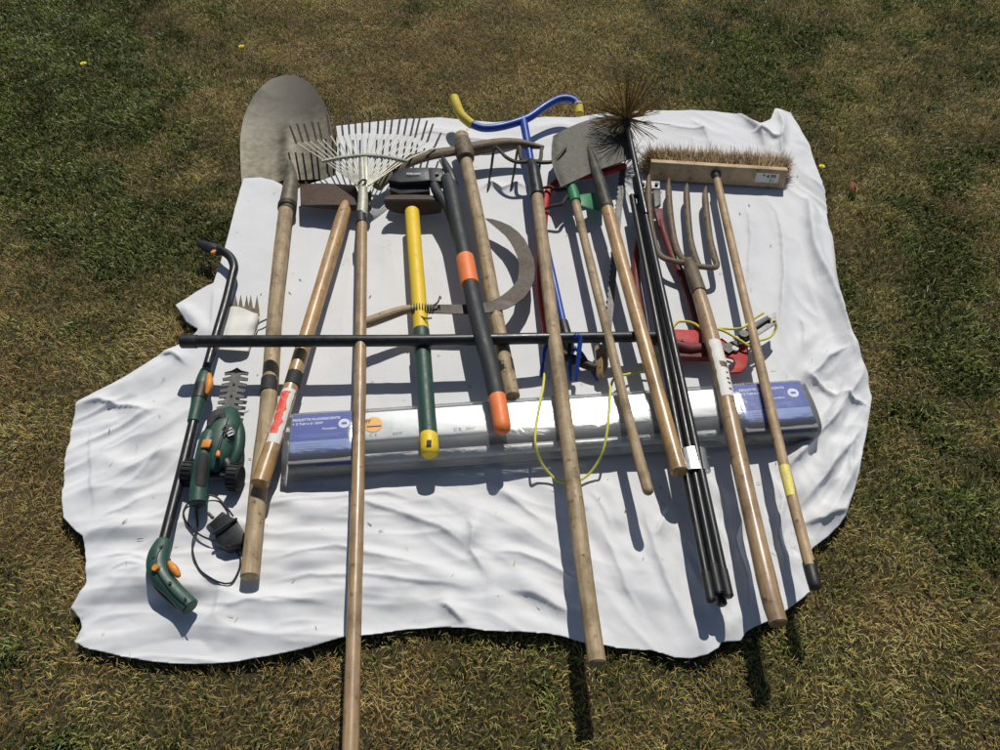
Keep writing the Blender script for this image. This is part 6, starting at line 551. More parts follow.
[40,0,0,0,0,0,0,0,0,0,0,0,0,0,0,0,0,0,0,0,0,-22,1,-1,0,4,-3,-1,0,0,0,1,-1,0,1,0,0,-1,1,3,-2,-2,1,1,-1,-1,0,0,0,0,0,0,0,0,1,0,-1,0,0,0,0,0,0,1,-1,0,1,0,0,-1,0,0,0,1,-1,0,0,0,1,-1,0,0,1,-1,0,0,0,0,0,0,0,0,0,1,1,-1,-1,1,-1,0,0,0,1,0,0,0,0,-1,0,0,0,0,0,0,1,-1,0,3,1,-2,-2,0,2,-2,0,0,0,0,0,3,-3,1,0,0,-1,1,1,1,-1,-1,-1,0,0,2,-1,-1,1,0,-1,0,1,0,-1,2,-2,0,3,0,-3,0,0,0,1,3,20,7,-28,5,19,-16,-8,0,0,5,-6,19,20,-38,23,-9,-11,1,10,49,32,-58,-30,-5,2,4,-5,-1,1,1,4,11,0,0],
[40,0,0,0,0,0,0,0,0,0,0,0,0,0,0,0,0,0,0,0,0,-21,0,-1,0,3,-2,-1,0,1,0,-1,0,1,0,0,0,0,0,0,0,0,0,0,1,0,0,-2,0,0,0,0,1,0,0,0,-1,0,1,0,1,-2,0,1,0,1,-1,-1,0,0,0,0,0,1,1,0,-1,0,-1,0,0,1,1,-2,0,0,0,0,1,0,0,-1,1,1,-1,0,-1,0,0,0,0,0,1,-1,0,1,-1,0,1,-1,0,0,0,0,0,0,1,1,0,0,-1,-1,1,-1,0,1,-1,1,1,1,-1,1,-1,-2,0,1,0,0,0,1,-1,-1,0,1,0,0,1,-1,0,0,-1,0,1,2,-1,0,0,0,-2,0,2,0,-1,2,22,4,-27,6,19,-17,-8,1,0,1,-2,18,25,-40,22,-10,-9,-1,6,31,64,-57,-38,-6,1,6,0,-5,0,2,2,9,0,0],
[40,0,0,0,0,0,0,0,0,0,0,0,0,0,0,0,0,0,0,0,0,-21,0,-1,1,2,-2,1,-1,-1,1,0,0,0,-1,0,1,0,-1,0,1,-1,0,0,0,2,-1,1,-2,0,1,-1,1,-1,1,0,-1,0,0,0,1,-1,0,0,0,2,-2,0,1,-1,0,0,0,1,0,0,0,-1,0,1,0,0,1,-1,-1,0,2,-2,0,0,1,-1,0,1,0,0,0,-1,0,1,-1,1,-1,0,2,0,-1,-1,1,-1,1,0,-1,0,0,0,0,1,-1,1,1,-2,0,0,0,0,1,-1,0,1,1,-1,-1,0,1,0,-1,1,0,0,-1,1,-1,0,1,0,-1,1,-1,1,0,1,-1,0,-1,1,-1,1,0,1,-1,-1,1,1,21,5,-26,5,20,-14,-12,0,-1,2,1,16,28,-40,20,-4,-16,-4,10,29,67,-50,-44,-5,3,6,2,-7,1,-1,0,8,0,0],
[40,0,0,0,0,0,0,0,0,0,0,0,0,0,0,0,0,0,0,0,0,-21,0,-1,1,4,-1,-3,-1,1,0,1,-1,0,0,-1,0,0,1,0,-1,0,0,0,0,1,-1,2,-1,-1,0,0,0,1,0,0,0,-1,0,1,0,-1,0,0,0,1,-1,1,0,-1,0,0,1,-1,0,0,0,0,0,0,1,0,-1,2,-1,0,-1,0,0,1,0,0,-1,0,1,0,-1,0,0,0,0,0,0,1,2,0,-1,-2,0,0,1,-1,0,0,1,-1,0,0,0,2,0,0,0,-1,1,-1,-1,0,0,0,0,0,0,1,0,-1,0,0,0,0,0,2,-2,0,0,0,1,0,-1,1,0,-1,0,0,0,0,1,1,1,-1,-2,0,0,1,21,5,-24,1,23,-12,-14,-1,2,2,0,19,24,-42,18,5,-16,-5,5,23,70,-39,-47,-8,4,-7,6,5,1,-5,-2,9,0,0],
[40,0,0,0,0,0,0,0,0,0,0,0,0,0,0,0,0,0,0,0,0,-21,-1,0,1,3,-2,-2,0,1,-1,1,-1,0,2,0,-1,-1,0,1,-1,1,-1,0,0,0,0,1,1,-1,-1,1,-1,0,1,-1,2,-2,0,0,0,0,0,0,0,0,0,1,-1,0,0,0,0,0,0,0,1,0,-1,0,1,0,-1,2,0,-2,0,1,1,0,-1,0,-1,0,1,1,-1,0,0,-1,0,1,1,0,-1,-1,0,0,1,0,0,0,3,-2,0,-2,0,1,1,1,-2,1,-2,0,0,0,0,1,0,-1,1,0,0,-1,0,0,2,0,-2,1,2,0,-1,0,0,-1,-1,0,0,0,0,0,1,1,1,-1,0,0,0,0,0,-1,0,1,19,5,-22,0,24,-14,-13,0,2,1,-2,19,28,-44,8,18,-15,-9,0,20,65,-20,-51,-2,-11,-5,16,-9,0,1,-1,12,0,0],
[40,0,0,0,0,0,0,0,0,0,0,0,0,0,0,0,0,0,0,0,0,-21,-1,0,1,2,-2,-1,0,0,0,2,0,0,-2,1,-1,1,0,-1,0,1,1,0,-1,0,0,0,-1,1,-1,1,0,-1,1,0,0,0,-1,0,1,-1,0,1,1,0,-2,0,0,0,0,0,0,1,-1,0,1,0,-1,0,0,1,2,-1,-2,0,1,0,0,-1,0,1,-1,0,0,0,0,0,0,1,-1,1,0,0,0,-1,1,0,0,0,0,-1,1,-1,0,0,1,0,2,-2,-1,2,-2,0,0,0,0,0,1,0,0,0,-1,0,0,1,0,1,0,-1,1,1,-2,0,0,0,-1,0,0,0,1,1,-2,1,1,0,0,-1,-1,0,0,2,1,1,15,8,-23,0,25,-14,-14,-1,2,1,-1,18,29,-43,2,21,-9,-14,-3,21,52,3,-53,-17,-6,-1,18,-16,-1,1,2,16,0,0],
[40,0,0,0,0,0,0,0,0,0,0,0,0,0,0,0,0,0,0,0,0,-21,-1,0,1,2,-3,0,0,0,0,3,-1,-2,0,0,0,2,-1,-1,0,0,0,0,0,0,0,1,0,-1,1,0,1,-2,0,0,0,1,1,-2,0,0,0,1,1,-1,-1,0,0,0,1,0,1,0,-1,-1,1,1,-1,0,-1,1,2,-2,-1,0,0,0,0,0,0,1,-1,0,0,0,0,1,1,-2,0,1,-1,0,0,2,-1,-1,1,-1,1,-1,0,0,2,-1,-1,0,1,-1,0,3,-1,-2,0,0,0,0,0,0,1,0,-1,0,0,1,-1,0,1,-1,2,-1,-1,0,1,-1,0,1,-1,1,-1,1,-1,0,0,0,0,1,0,0,-1,0,2,2,12,9,-20,0,23,-12,-14,-1,-1,0,1,21,28,-44,-2,18,1,-16,-6,17,48,29,-53,-31,-4,-3,16,-16,-3,0,3,-2,20,0],
[40,0,0,0,0,0,0,0,0,0,0,0,0,0,0,0,0,0,0,0,0,-21,-1,0,2,2,-4,0,0,1,-1,2,-1,-1,1,0,0,2,-2,1,0,-1,0,0,-1,0,0,0,1,0,0,-1,0,0,0,0,0,1,1,-1,0,0,0,-1,0,0,0,0,1,0,1,0,-1,-1,0,0,1,0,0,1,-2,1,1,-2,0,1,0,-1,0,0,0,0,0,1,-1,0,0,1,1,-1,0,0,-1,0,3,0,-2,-1,0,0,1,0,0,0,3,-2,-2,0,0,0,0,3,-2,-1,0,1,0,0,0,0,0,-1,0,0,1,0,-1,0,1,0,-1,0,0,1,0,-1,0,2,-1,-1,0,1,0,1,0,-1,0,0,-1,1,0,-1,2,0,9,13,-17,-2,23,-7,-18,-2,0,0,1,19,29,-43,-5,11,12,-12,-9,7,51,34,-41,-38,-13,4,10,-11,-7,0,3,-1,20,0],
[40,0,0,0,0,0,0,0,0,0,0,0,0,0,0,0,0,0,0,0,0,-21,-1,0,2,2,-4,0,0,1,-1,1,0,-1,0,1,-1,2,0,0,-1,-1,0,1,0,0,-1,0,0,0,1,0,-1,0,0,0,0,0,0,1,0,-1,0,0,0,1,0,0,-1,0,1,-1,1,-1,0,0,0,0,1,0,-1,1,0,0,0,1,-1,0,-1,0,0,0,0,1,-1,0,0,0,1,1,0,-1,0,1,1,-2,0,-1,1,-1,0,0,0,0,3,-2,0,0,1,-1,-1,3,-2,-1,0,1,0,0,0,-1,0,1,0,0,0,0,0,-1,1,-1,0,0,0,1,0,-1,0,0,3,-2,-1,0,1,1,-1,0,0,1,-1,-1,0,1,0,0,6,15,-13,-5,21,2,-22,-3,0,0,1,14,32,-42,-5,3,16,-10,-7,2,44,40,-18,-38,-29,1,7,-4,-8,0,2,-1,20,0],
[40,0,0,0,0,0,0,0,0,0,0,0,0,0,0,0,0,0,0,0,0,-21,-1,0,3,1,-3,-1,0,0,0,0,2,0,-2,1,-1,2,1,-2,-1,1,0,-1,0,0,0,0,1,-1,1,0,-1,0,0,0,0,0,0,1,0,0,0,0,0,-1,0,1,0,0,0,-1,1,0,-1,0,0,0,0,0,0,1,0,0,0,-1,0,2,-1,-1,1,-1,0,1,-1,0,0,0,0,1,0,1,0,0,-2,0,1,1,-1,-1,1,0,0,-1,0,0,3,-1,-1,0,0,2,-1,-1,-1,1,-1,0,1,1,0,0,0,0,0,-2,0,0,1,0,0,-1,0,1,0,0,-1,1,1,-2,0,0,1,0,0,-1,0,0,0,0,0,0,0,1,3,13,-9,-6,17,7,-21,-5,1,0,1,12,33,-39,-5,-2,9,-2,-4,0,20,58,-6,-38,-28,-5,3,1,-6,0,0,-1,20,0],
[40,0,0,0,0,0,0,0,0,0,0,0,0,0,0,0,0,0,0,0,0,-21,-1,0,3,1,-4,0,0,0,1,-1,2,0,-2,2,-2,0,0,0,0,0,0,0,0,0,0,2,0,-2,0,0,1,0,1,-1,0,-1,1,0,-1,0,2,1,-1,-2,0,2,-1,-1,2,-2,1,-1,0,1,-1,0,0,0,0,0,0,0,0,1,0,-1,1,1,0,-2,0,0,2,0,-2,1,0,-1,0,2,0,0,-2,0,0,1,-1,1,0,0,-1,2,-2,1,2,-3,0,2,-2,1,-1,0,1,-1,0,0,0,0,2,-1,1,-1,-1,1,0,0,-1,1,-1,0,1,0,0,0,0,1,-2,0,1,2,-1,-1,-1,1,0,0,1,0,-1,0,-1,1,3,10,-7,-6,17,9,-21,-6,1,2,0,11,32,-37,-6,-3,10,2,-7,-1,9,64,-8,-28,-27,-9,-1,0,-3,0,2,-1,20,0],
[40,0,0,0,0,0,0,0,0,0,0,0,0,0,0,0,0,0,0,0,-16,-5,-1,0,3,0,-3,0,0,0,0,1,1,-1,-1,2,-2,0,1,1,0,-1,-1,0,0,0,0,1,0,0,0,-1,0,0,1,0,-1,0,1,0,0,1,0,1,0,-2,-1,1,1,0,0,-2,1,0,0,-1,0,0,1,-1,0,0,0,0,0,1,0,-1,2,0,-1,0,1,0,1,-2,-1,1,0,-1,1,1,-1,0,-1,0,0,0,1,0,-1,0,1,0,-1,2,0,1,1,-2,-2,0,1,0,0,0,0,-1,0,1,0,-1,2,-1,0,0,1,-1,-1,1,0,-1,1,-1,0,1,0,0,-1,2,-1,-1,0,1,-1,0,2,-1,0,-1,0,0,0,1,3,7,-4,-6,16,10,-21,-6,0,1,1,11,31,-36,-5,2,8,0,-8,1,0,59,-2,-30,-15,-13,-3,1,1,0,-1,0,19,0],
[40,0,0,0,0,0,0,0,0,0,0,0,0,0,0,0,0,0,0,0,-16,-4,-2,0,3,1,-3,-1,0,1,-1,1,0,-1,2,-1,-1,1,-1,1,1,0,0,0,-1,-1,0,0,1,-1,1,-1,0,0,0,0,0,1,0,0,1,0,0,0,0,-2,0,1,0,1,-1,0,0,1,-1,-1,0,0,1,-1,0,2,0,-2,0,1,1,0,0,-1,-1,1,1,1,-1,-2,0,0,0,1,0,1,0,-1,-1,0,0,0,1,0,-1,0,2,-2,0,0,1,1,0,0,-1,-1,0,1,0,-1,1,0,-1,0,0,1,0,-1,0,2,0,-2,0,1,1,-1,0,-1,0,2,-2,0,1,1,-1,-1,1,0,-1,1,1,-1,-1,0,1,0,-1,1,1,4,-1,-4,17,8,-20,-6,0,1,2,8,29,-31,-9,3,3,6,-8,-3,-1,53,17,-24,-25,-10,-8,2,0,-1,-1,0,19,0],
[40,0,0,0,0,0,0,0,0,0,0,0,0,0,0,0,0,0,0,0,-16,-2,-3,0,2,0,-3,0,1,-1,1,1,1,0,-1,-2,0,0,0,1,-1,0,0,1,-1,0,0,0,1,-1,1,0,0,-1,0,0,0,0,0,0,0,0,0,1,1,-2,0,0,0,2,0,-1,-1,0,0,0,0,0,0,0,1,1,-1,0,-1,0,0,0,0,0,0,0,1,0,0,-1,0,0,1,0,-1,0,2,-1,-1,1,0,-1,0,0,1,0,0,-1,0,1,0,-1,1,0,-1,0,2,-1,0,-1,0,0,0,0,0,1,0,-1,0,2,0,-2,0,1,-1,0,0,0,1,0,0,0,0,1,0,-2,0,0,0,1,0,-1,0,0,1,-1,1,0,1,-1,0,2,11,10,-17,-5,0,-1,1,8,28,-27,-10,4,-3,8,-3,-3,-3,37,36,-13,-30,-23,-5,2,-4,1,1,-1,20,0],
[40,0,0,0,0,0,0,0,0,0,0,0,0,0,0,0,0,0,0,0,-18,0,3,0,1,-3,-5,0,0,0,1,0,0,0,0,-1,0,0,1,0,-1,0,1,-1,0,1,1,-1,0,-1,0,1,-1,0,0,1,0,-1,0,0,1,-1,0,0,1,1,-1,-1,0,0,0,0,0,1,0,0,0,-1,0,1,0,0,-1,2,1,-2,-1,0,1,0,-1,1,0,-1,0,0,0,1,0,-1,0,3,-1,-1,-1,0,0,1,0,-1,0,1,-1,1,-1,1,0,-1,0,0,0,1,-1,0,1,0,-1,0,1,0,0,1,-1,0,0,-1,0,0,1,0,0,-1,0,0,1,-1,1,-1,0,1,-1,0,0,1,0,-1,1,0,1,-1,-1,1,2,1,-2,-1,3,0,3,13,-13,-6,-1,0,2,11,24,-27,-7,1,-2,6,0,-6,-2,17,52,-7,-32,-23,-6,5,-3,-2,-1,2,-2,22],
[40,0,0,0,0,0,0,0,0,0,0,0,0,0,0,0,0,0,0,0,-19,0,-2,1,2,-1,-2,-1,0,0,0,0,1,0,-1,0,1,0,1,-1,-1,0,1,0,-1,0,0,0,1,0,1,-1,-1,0,0,0,0,0,0,1,1,0,-1,0,0,0,-1,0,0,0,1,0,1,-2,0,0,1,-1,0,0,0,1,0,1,0,0,-2,1,0,-1,0,0,0,0,1,0,0,0,0,0,-1,2,0,-2,2,-1,0,0,0,-1,0,0,2,-1,-1,1,0,-1,0,0,0,2,-1,-1,0,0,1,-1,0,0,0,1,-1,1,0,0,0,0,1,-1,0,0,0,-1,1,0,0,0,-1,0,1,0,-1,0,1,-1,0,2,0,-2,0,0,1,0,-1,2,-1,0,4,9,-10,-4,1,0,0,13,18,-25,-5,0,0,3,3,-5,1,2,50,3,-29,-20,-4,2,-3,-1,0,-2,-2,22],
[40,0,0,0,0,0,0,0,0,0,0,0,0,0,0,0,0,0,0,0,-21,1,-2,0,3,-1,-2,1,0,-1,0,0,1,-1,0,0,0,2,0,0,-1,0,-1,0,0,0,1,-1,0,0,1,0,-1,0,1,-1,0,0,0,0,1,0,-1,0,0,0,0,0,0,1,0,-1,1,-1,0,0,0,1,-1,0,0,0,1,1,-1,-1,0,1,0,-1,0,0,0,0,0,0,0,0,0,1,-1,2,0,-2,0,1,-1,1,0,0,-1,0,1,1,-1,1,-1,-1,0,1,0,0,0,0,0,0,-1,0,0,0,1,-1,0,0,1,-1,0,1,0,-1,1,0,0,-1,0,0,0,2,-1,0,0,-1,0,0,1,-1,0,2,0,-2,0,0,0,0,0,1,-1,2,4,8,-10,-3,2,0,-2,15,12,-24,-2,0,0,-1,1,0,2,-1,37,16,-25,-19,-7,4,-5,-3,-1,2,-2,22],
[40,0,0,0,0,0,0,0,0,0,0,0,0,0,0,0,0,0,0,0,-21,0,0,0,1,0,-2,2,-1,-1,1,0,-1,0,1,1,0,-1,-1,0,2,0,-2,0,0,0,0,0,0,1,-1,0,0,0,1,-1,0,0,0,0,1,-1,0,0,0,0,1,0,-1,1,0,-1,0,1,0,-1,0,0,0,0,1,-1,1,1,-2,0,2,-2,0,0,1,0,-1,0,0,0,0,0,0,0,0,2,1,-1,-2,0,1,-1,1,0,-1,0,0,1,1,-1,-1,2,0,-1,0,-1,0,0,0,0,0,0,0,0,0,0,1,0,-1,1,1,0,-2,1,0,-1,0,1,-1,1,-1,0,0,0,2,-2,0,0,0,0,1,1,-2,0,0,0,0,0,1,-1,1,1,3,7,-8,-4,2,2,-2,17,5,-22,2,-1,-1,-2,1,1,3,0,23,29,-25,-20,-10,7,-5,-4,0,2,-2,22],
[40,0,0,0,0,0,0,0,0,0,0,0,0,0,0,0,0,0,0,0,-21,0,0,0,1,0,-2,1,-1,1,0,-1,1,0,-1,0,0,0,1,0,0,-1,0,1,-1,0,0,0,1,-1,0,0,0,1,0,-1,1,0,-1,0,0,0,2,0,0,0,0,0,-1,0,0,1,0,-1,-1,0,0,0,1,0,0,-1,0,1,0,0,-1,1,0,0,-1,0,0,0,0,1,1,-1,-1,0,1,-1,0,1,-1,0,0,0,1,-1,1,0,-1,0,0,1,2,0,-1,-1,0,0,-1,0,0,1,0,1,-1,-1,0,1,0,1,1,-1,1,-1,-2,2,-1,0,-1,0,0,1,0,-1,1,0,1,-2,0,0,1,1,-1,0,-1,0,0,1,1,0,-1,0,0,0,3,2,-3,0,0,1,-3,19,-1,-18,4,-2,-2,0,0,2,1,1,6,46,-17,-27,-13,7,-2,-5,0,2,-2,22],
[40,0,0,0,0,0,0,0,0,0,0,0,0,0,0,0,0,0,0,0,-21,1,-1,0,2,-1,-2,0,0,1,0,0,-1,0,1,1,-1,0,1,-1,0,-1,3,-1,-2,0,0,1,0,0,-1,0,0,0,0,0,1,-1,1,-1,1,0,0,0,0,-1,0,0,1,0,-1,1,0,-1,0,0,0,0,0,0,0,1,-1,0,1,0,-1,0,0,0,0,1,0,-1,0,2,-1,-1,0,0,1,0,0,0,1,-2,1,0,0,0,1,-1,-1,0,0,3,1,-1,-3,1,0,-1,0,1,-1,1,0,-1,0,0,0,0,0,1,1,-2,0,0,0,1,-1,0,0,0,0,1,1,-1,0,1,-1,-1,1,0,-1,1,-1,0,0,0,0,1,1,1,0,-1,-1,0,1,0,0,0,0,1,-1,18,-7,-10,1,-2,-2,0,1,2,0,-1,1,41,-3,-24,-17,7,-1,-6,0,2,-2,22],
[40,0,0,0,0,0,0,0,0,0,0,0,0,0,0,0,0,0,0,0,-21,1,0,1,2,-3,-2,0,1,0,0,1,-1,-1,1,2,1,3,1,0,-1,-5,0,-2,0,2,0,-1,0,-1,1,-1,0,0,0,0,0,0,2,-1,0,-1,0,0,0,1,1,-1,-1,1,0,0,0,0,0,0,0,0,-1,0,0,0,0,0,0,0,0,0,0,0,0,1,0,-1,1,1,-2,1,1,0,-1,-1,0,0,2,-2,0,0,0,1,-1,0,1,-1,1,3,-1,-1,-1,0,1,-2,0,1,-1,1,0,0,-1,1,-1,0,0,1,1,-2,0,1,-1,1,-1,1,-1,0,1,-1,2,-1,-1,0,1,0,0,0,0,-1,0,0,1,-1,0,0,2,-1,-1,1,0,-1,0,0,0,0,0,0,3,17,-9,-8,-1,-1,-1,0,1,2,-2,0,3,31,5,-26,-12,2,3,-6,1,0,-1,21],
[40,0,0,0,0,0,0,0,0,0,0,0,0,0,0,0,0,0,0,0,-21,1,-2,0,2,-1,-1,2,1,-1,0,1,-2,0,0,1,2,8,1,-9,6,-3,-4,-3,4,-1,-3,0,1,-1,1,1,-1,-1,0,0,0,0,1,-1,0,1,0,-1,1,1,-1,-1,1,0,2,-1,-1,-1,0,0,1,0,-1,0,0,1,-1,1,-1,0,0,0,0,1,-1,0,0,0,1,1,-1,3,0,-1,-2,-1,1,0,2,-2,0,-1,0,1,0,-1,1,-1,1,1,-1,0,1,0,-1,-1,1,0,-1,0,0,2,-2,0,1,0,-1,2,-1,-1,0,0,0,1,0,0,-1,0,1,0,1,-2,0,0,0,0,2,1,0,-1,0,0,0,0,0,0,0,0,0,0,-1,-1,0,0,0,0,0,0,4,12,-9,-5,-2,1,-1,0,0,2,1,1,2,18,11,-24,-9,0,5,-7,0,1,0,21],
[40,0,0,0,0,0,0,0,0,0,0,0,0,0,0,0,0,0,0,0,-21,1,-2,0,2,-1,-1,0,0,2,6,-6,-2,2,0,4,2,-2,-2,-3,5,7,-9,1,3,-6,-2,3,-1,-1,0,0,1,-2,1,0,0,0,0,0,-1,1,0,-1,2,1,-1,-1,0,1,1,-1,-2,0,1,0,0,-1,1,-1,0,0,0,1,0,0,-1,0,0,1,0,0,-1,1,-1,1,2,1,0,-3,4,2,-5,-1,0,-1,1,-1,1,0,-1,0,0,0,0,0,0,0,1,0,-1,1,0,-1,1,1,-1,1,-2,0,1,-1,1,1,0,0,-1,0,-1,0,0,0,0,0,2,0,-1,-1,0,0,0,1,1,0,-1,-1,1,2,-1,-2,0,2,-1,1,2,-3,-1,0,0,0,0,0,0,1,2,4,-5,-2,1,-1,0,0,0,3,0,0,2,10,13,-17,-9,3,5,-9,0,1,-1,21],
[40,0,0,0,0,0,0,0,0,0,0,0,0,0,0,0,0,0,0,0,-20,0,4,0,-1,-3,0,2,-3,8,-3,-2,-4,4,0,7,0,1,-4,-3,-3,10,-3,0,-6,-3,0,1,3,-3,0,-1,2,-1,-1,0,0,1,0,-1,0,0,1,-1,0,1,0,-1,0,0,0,2,-2,0,0,0,1,-1,0,0,0,0,0,0,0,0,0,0,0,0,0,1,3,7,-3,-6,1,-1,-2,10,29,4,-23,-14,-4,-2,0,4,0,-4,0,1,-1,1,1,-1,1,0,-1,-1,0,0,0,0,1,0,0,0,-1,0,0,1,0,-1,0,0,0,0,0,0,2,0,-1,-1,1,1,-2,1,1,0,-1,-1,0,0,0,0,1,-1,0,0,2,0,-2,0,0,1,1,-2,0,0,0,0,0,1,1,2,-3,1,1,-1,-2,0,1,3,-3,-1,4,2,16,-10,-9,1,7,-9,0,0,-1,21],
[40,0,0,0,0,0,0,0,0,0,0,0,0,0,0,0,0,0,0,0,-21,1,-2,1,2,-1,2,1,-4,10,-6,-5,6,6,-5,4,-7,1,6,-10,0,3,10,-4,-7,-2,0,0,3,-3,2,-3,2,-1,-1,0,0,0,0,0,0,0,0,0,1,1,-1,-1,0,1,0,0,-1,0,0,0,0,0,1,0,0,1,-1,0,0,0,-1,0,0,0,0,0,2,11,12,-11,-13,0,14,25,-7,-3,16,-11,-24,-10,9,10,-12,-7,-1,0,1,-1,0,2,0,-1,0,-1,0,0,0,1,-1,0,0,0,0,0,0,1,-1,0,0,2,0,-1,0,0,1,-1,0,-1,1,1,-2,2,1,-2,0,-1,0,0,0,1,0,0,0,1,0,-1,-1,1,0,0,2,-3,1,0,-1,0,2,0,0,-1,-1,2,0,-1,-1,0,1,2,2,-4,2,-1,2,8,-10,4,6,-11,-1,0,2,-1],
[40,0,0,0,0,0,0,0,0,0,0,0,0,0,0,0,0,0,0,0,-21,1,-2,0,4,-1,0,-2,13,-6,-6,-2,2,4,7,-9,-3,1,3,-3,0,-2,1,5,4,-4,2,2,-8,2,-1,-2,0,-1,0,1,0,-1,0,0,0,0,0,0,0,0,0,1,1,1,-2,-1,1,1,0,-1,-1,0,2,-1,-1,0,0,2,-1,1,-2,0,1,0,0,-1,0,3,15,19,-11,2,18,-14,-24,-3,14,21,2,-17,4,-15,-11,-2,-1,0,1,0,-1,1,-1,0,0,1,-1,0,0,1,-1,0,0,1,-1,0,0,0,1,1,0,0,-1,-1,1,0,0,0,0,0,0,0,0,0,0,-1,1,0,1,0,0,-1,-1,0,0,1,-1,0,0,3,-2,-1,3,-1,-2,1,-1,1,1,0,-2,0,2,1,-2,-1,0,1,0,2,2,1,-1,-4,3,7,-9,1,6,-6,-3,1,1,-1],
[40,0,0,0,0,0,0,0,0,0,0,0,0,0,0,0,0,0,0,0,-22,2,-2,0,4,2,-2,12,-4,-7,0,2,-2,1,-3,-3,0,3,0,0,-2,-1,0,0,3,6,7,-2,-8,-4,-2,0,0,0,1,0,0,1,0,-1,-1,1,2,-1,0,-1,0,0,1,-1,-1,0,0,1,-1,0,1,1,0,-1,0,0,0,2,0,0,-3,0,0,0,1,1,0,-1,2,15,23,3,-16,-21,-6,0,1,7,12,8,-15,-12,-1,0,0,-1,0,0,0,0,0,0,0,0,0,0,1,1,-2,0,0,1,-1,0,0,0,0,1,0,-1,0,1,1,-1,-1,0,0,1,0,1,0,-1,-1,0,0,0,2,-1,-1,0,1,-1,0,1,0,-1,3,2,-3,2,0,-4,2,-2,0,1,0,0,-1,0,2,0,-2,0,1,0,-1,3,2,-1,1,-2,-1,2,-3,0,4,-1,-2,-1,2,-1],
[40,0,0,0,0,0,0,0,0,0,0,0,0,0,0,0,0,0,0,0,-22,2,-2,0,7,10,2,-3,-7,0,1,1,-6,-5,0,0,0,2,0,0,0,0,-2,0,0,2,3,6,2,-6,-6,0,0,-1,0,0,1,-1,2,-1,-1,0,1,0,0,-1,0,1,-1,0,1,-1,0,1,-1,0,1,1,-1,0,-1,1,0,0,0,0,-1,1,0,-1,1,0,0,0,-1,2,9,1,-8,-1,0,0,-1,-1,1,2,-3,0,1,-2,0,0,0,0,0,1,0,-1,1,-1,0,0,1,1,-2,0,0,0,0,0,0,1,-1,1,-1,0,1,-1,1,-1,1,0,1,-2,0,1,0,1,-1,-1,0,0,1,-1,0,0,2,-1,0,1,-1,-1,1,2,0,0,-1,0,-1,-1,0,0,0,1,0,0,0,-1,1,2,-1,-2,0,4,0,-2,-1,3,-1,-2,2,0,-1,4,-3,1,-1,-1],
[40,0,0,0,0,0,0,0,0,0,0,0,0,0,0,0,0,0,0,0,-22,2,-2,1,4,6,3,1,-3,-5,-6,0,1,-1,-1,1,0,0,0,-1,1,0,1,0,-2,1,0,1,2,6,-4,-3,-2,0,0,1,0,-2,1,0,0,0,0,-1,0,2,0,-2,1,-1,0,0,1,1,-1,-1,0,1,0,0,-1,1,-1,0,0,0,0,0,0,0,1,-1,0,0,0,0,0,0,2,1,-2,-1,0,0,1,1,0,-1,0,0,-1,0,0,0,0,0,0,2,-2,2,0,-1,-1,1,1,-2,0,1,1,0,0,-2,0,1,0,-1,1,0,0,0,0,0,0,0,0,0,-1,0,3,-1,-2,2,0,0,-1,-1,1,-1,0,0,0,0,0,0,0,1,-1,0,1,1,0,-2,0,1,-1,0,1,0,1,0,1,-3,1,3,1,-1,-4,4,-3,0,-1,0,4,4,-6,0,1,-1],
[40,0,0,0,0,0,0,0,0,0,0,0,0,0,0,0,0,0,0,0,-22,2,-1,0,0,0,1,0,-1,0,-1,0,1,1,0,-1,0,0,-1,22,-22,0,1,1,1,-1,-1,0,0,4,3,-3,-3,-2,0,0,0,0,1,0,0,-1,0,2,0,1,-1,-2,0,0,0,0,1,1,-1,-1,0,1,0,0,-1,0,0,0,1,0,-1,0,1,-1,0,0,0,0,1,-1,0,0,2,0,-2,0,0,2,-1,1,-1,0,0,-1,1,0,0,0,-1,0,1,-1,0,2,-1,0,-1,1,1,-2,0,0,0,0,1,-1,0,1,0,-1,0,0,0,0,0,1,1,0,0,-2,0,0,2,0,-2,0,0,0,0,0,0,0,0,0,0,1,0,-1,0,1,1,0,-2,2,0,-2,0,0,1,0,-1,2,0,0,0,-2,0,2,0,1,-1,0,0,0,2,-4,1,5,-6,0,2,-1],
[40,0,0,0,0,0,0,0,0,0,0,0,0,0,0,0,0,0,0,0,-21,0,0,0,-1,0,0,1,-1,0,0,0,2,0,0,-1,-1,22,0,0,0,0,-21,1,0,1,0,-2,1,2,-4,7,-4,-3,0,1,1,-1,0,1,-1,-1,2,2,0,-2,-2,0,1,-1,0,0,0,0,0,0,1,0,1,0,-2,1,1,0,-2,1,-1,0,0,0,0,2,-1,-1,0,0,1,-1,0,1,-1,0,2,1,-2,-1,1,1,-1,-1,1,1,0,-2,1,0,0,0,1,0,-1,-1,0,1,0,-1,0,2,0,-1,-1,0,1,-1,1,0,0,-1,1,-1,0,1,-1,0,1,-1,0,1,-1,0,0,1,-1,1,-1,1,-1,0,1,0,0,0,-1,1,0,1,0,-1,-1,0,0,0,0,0,2,0,-1,0,-1,0,1,0,0,1,-1,0,2,-3,0,1,0,2,-2,4,-5,0,2,0],
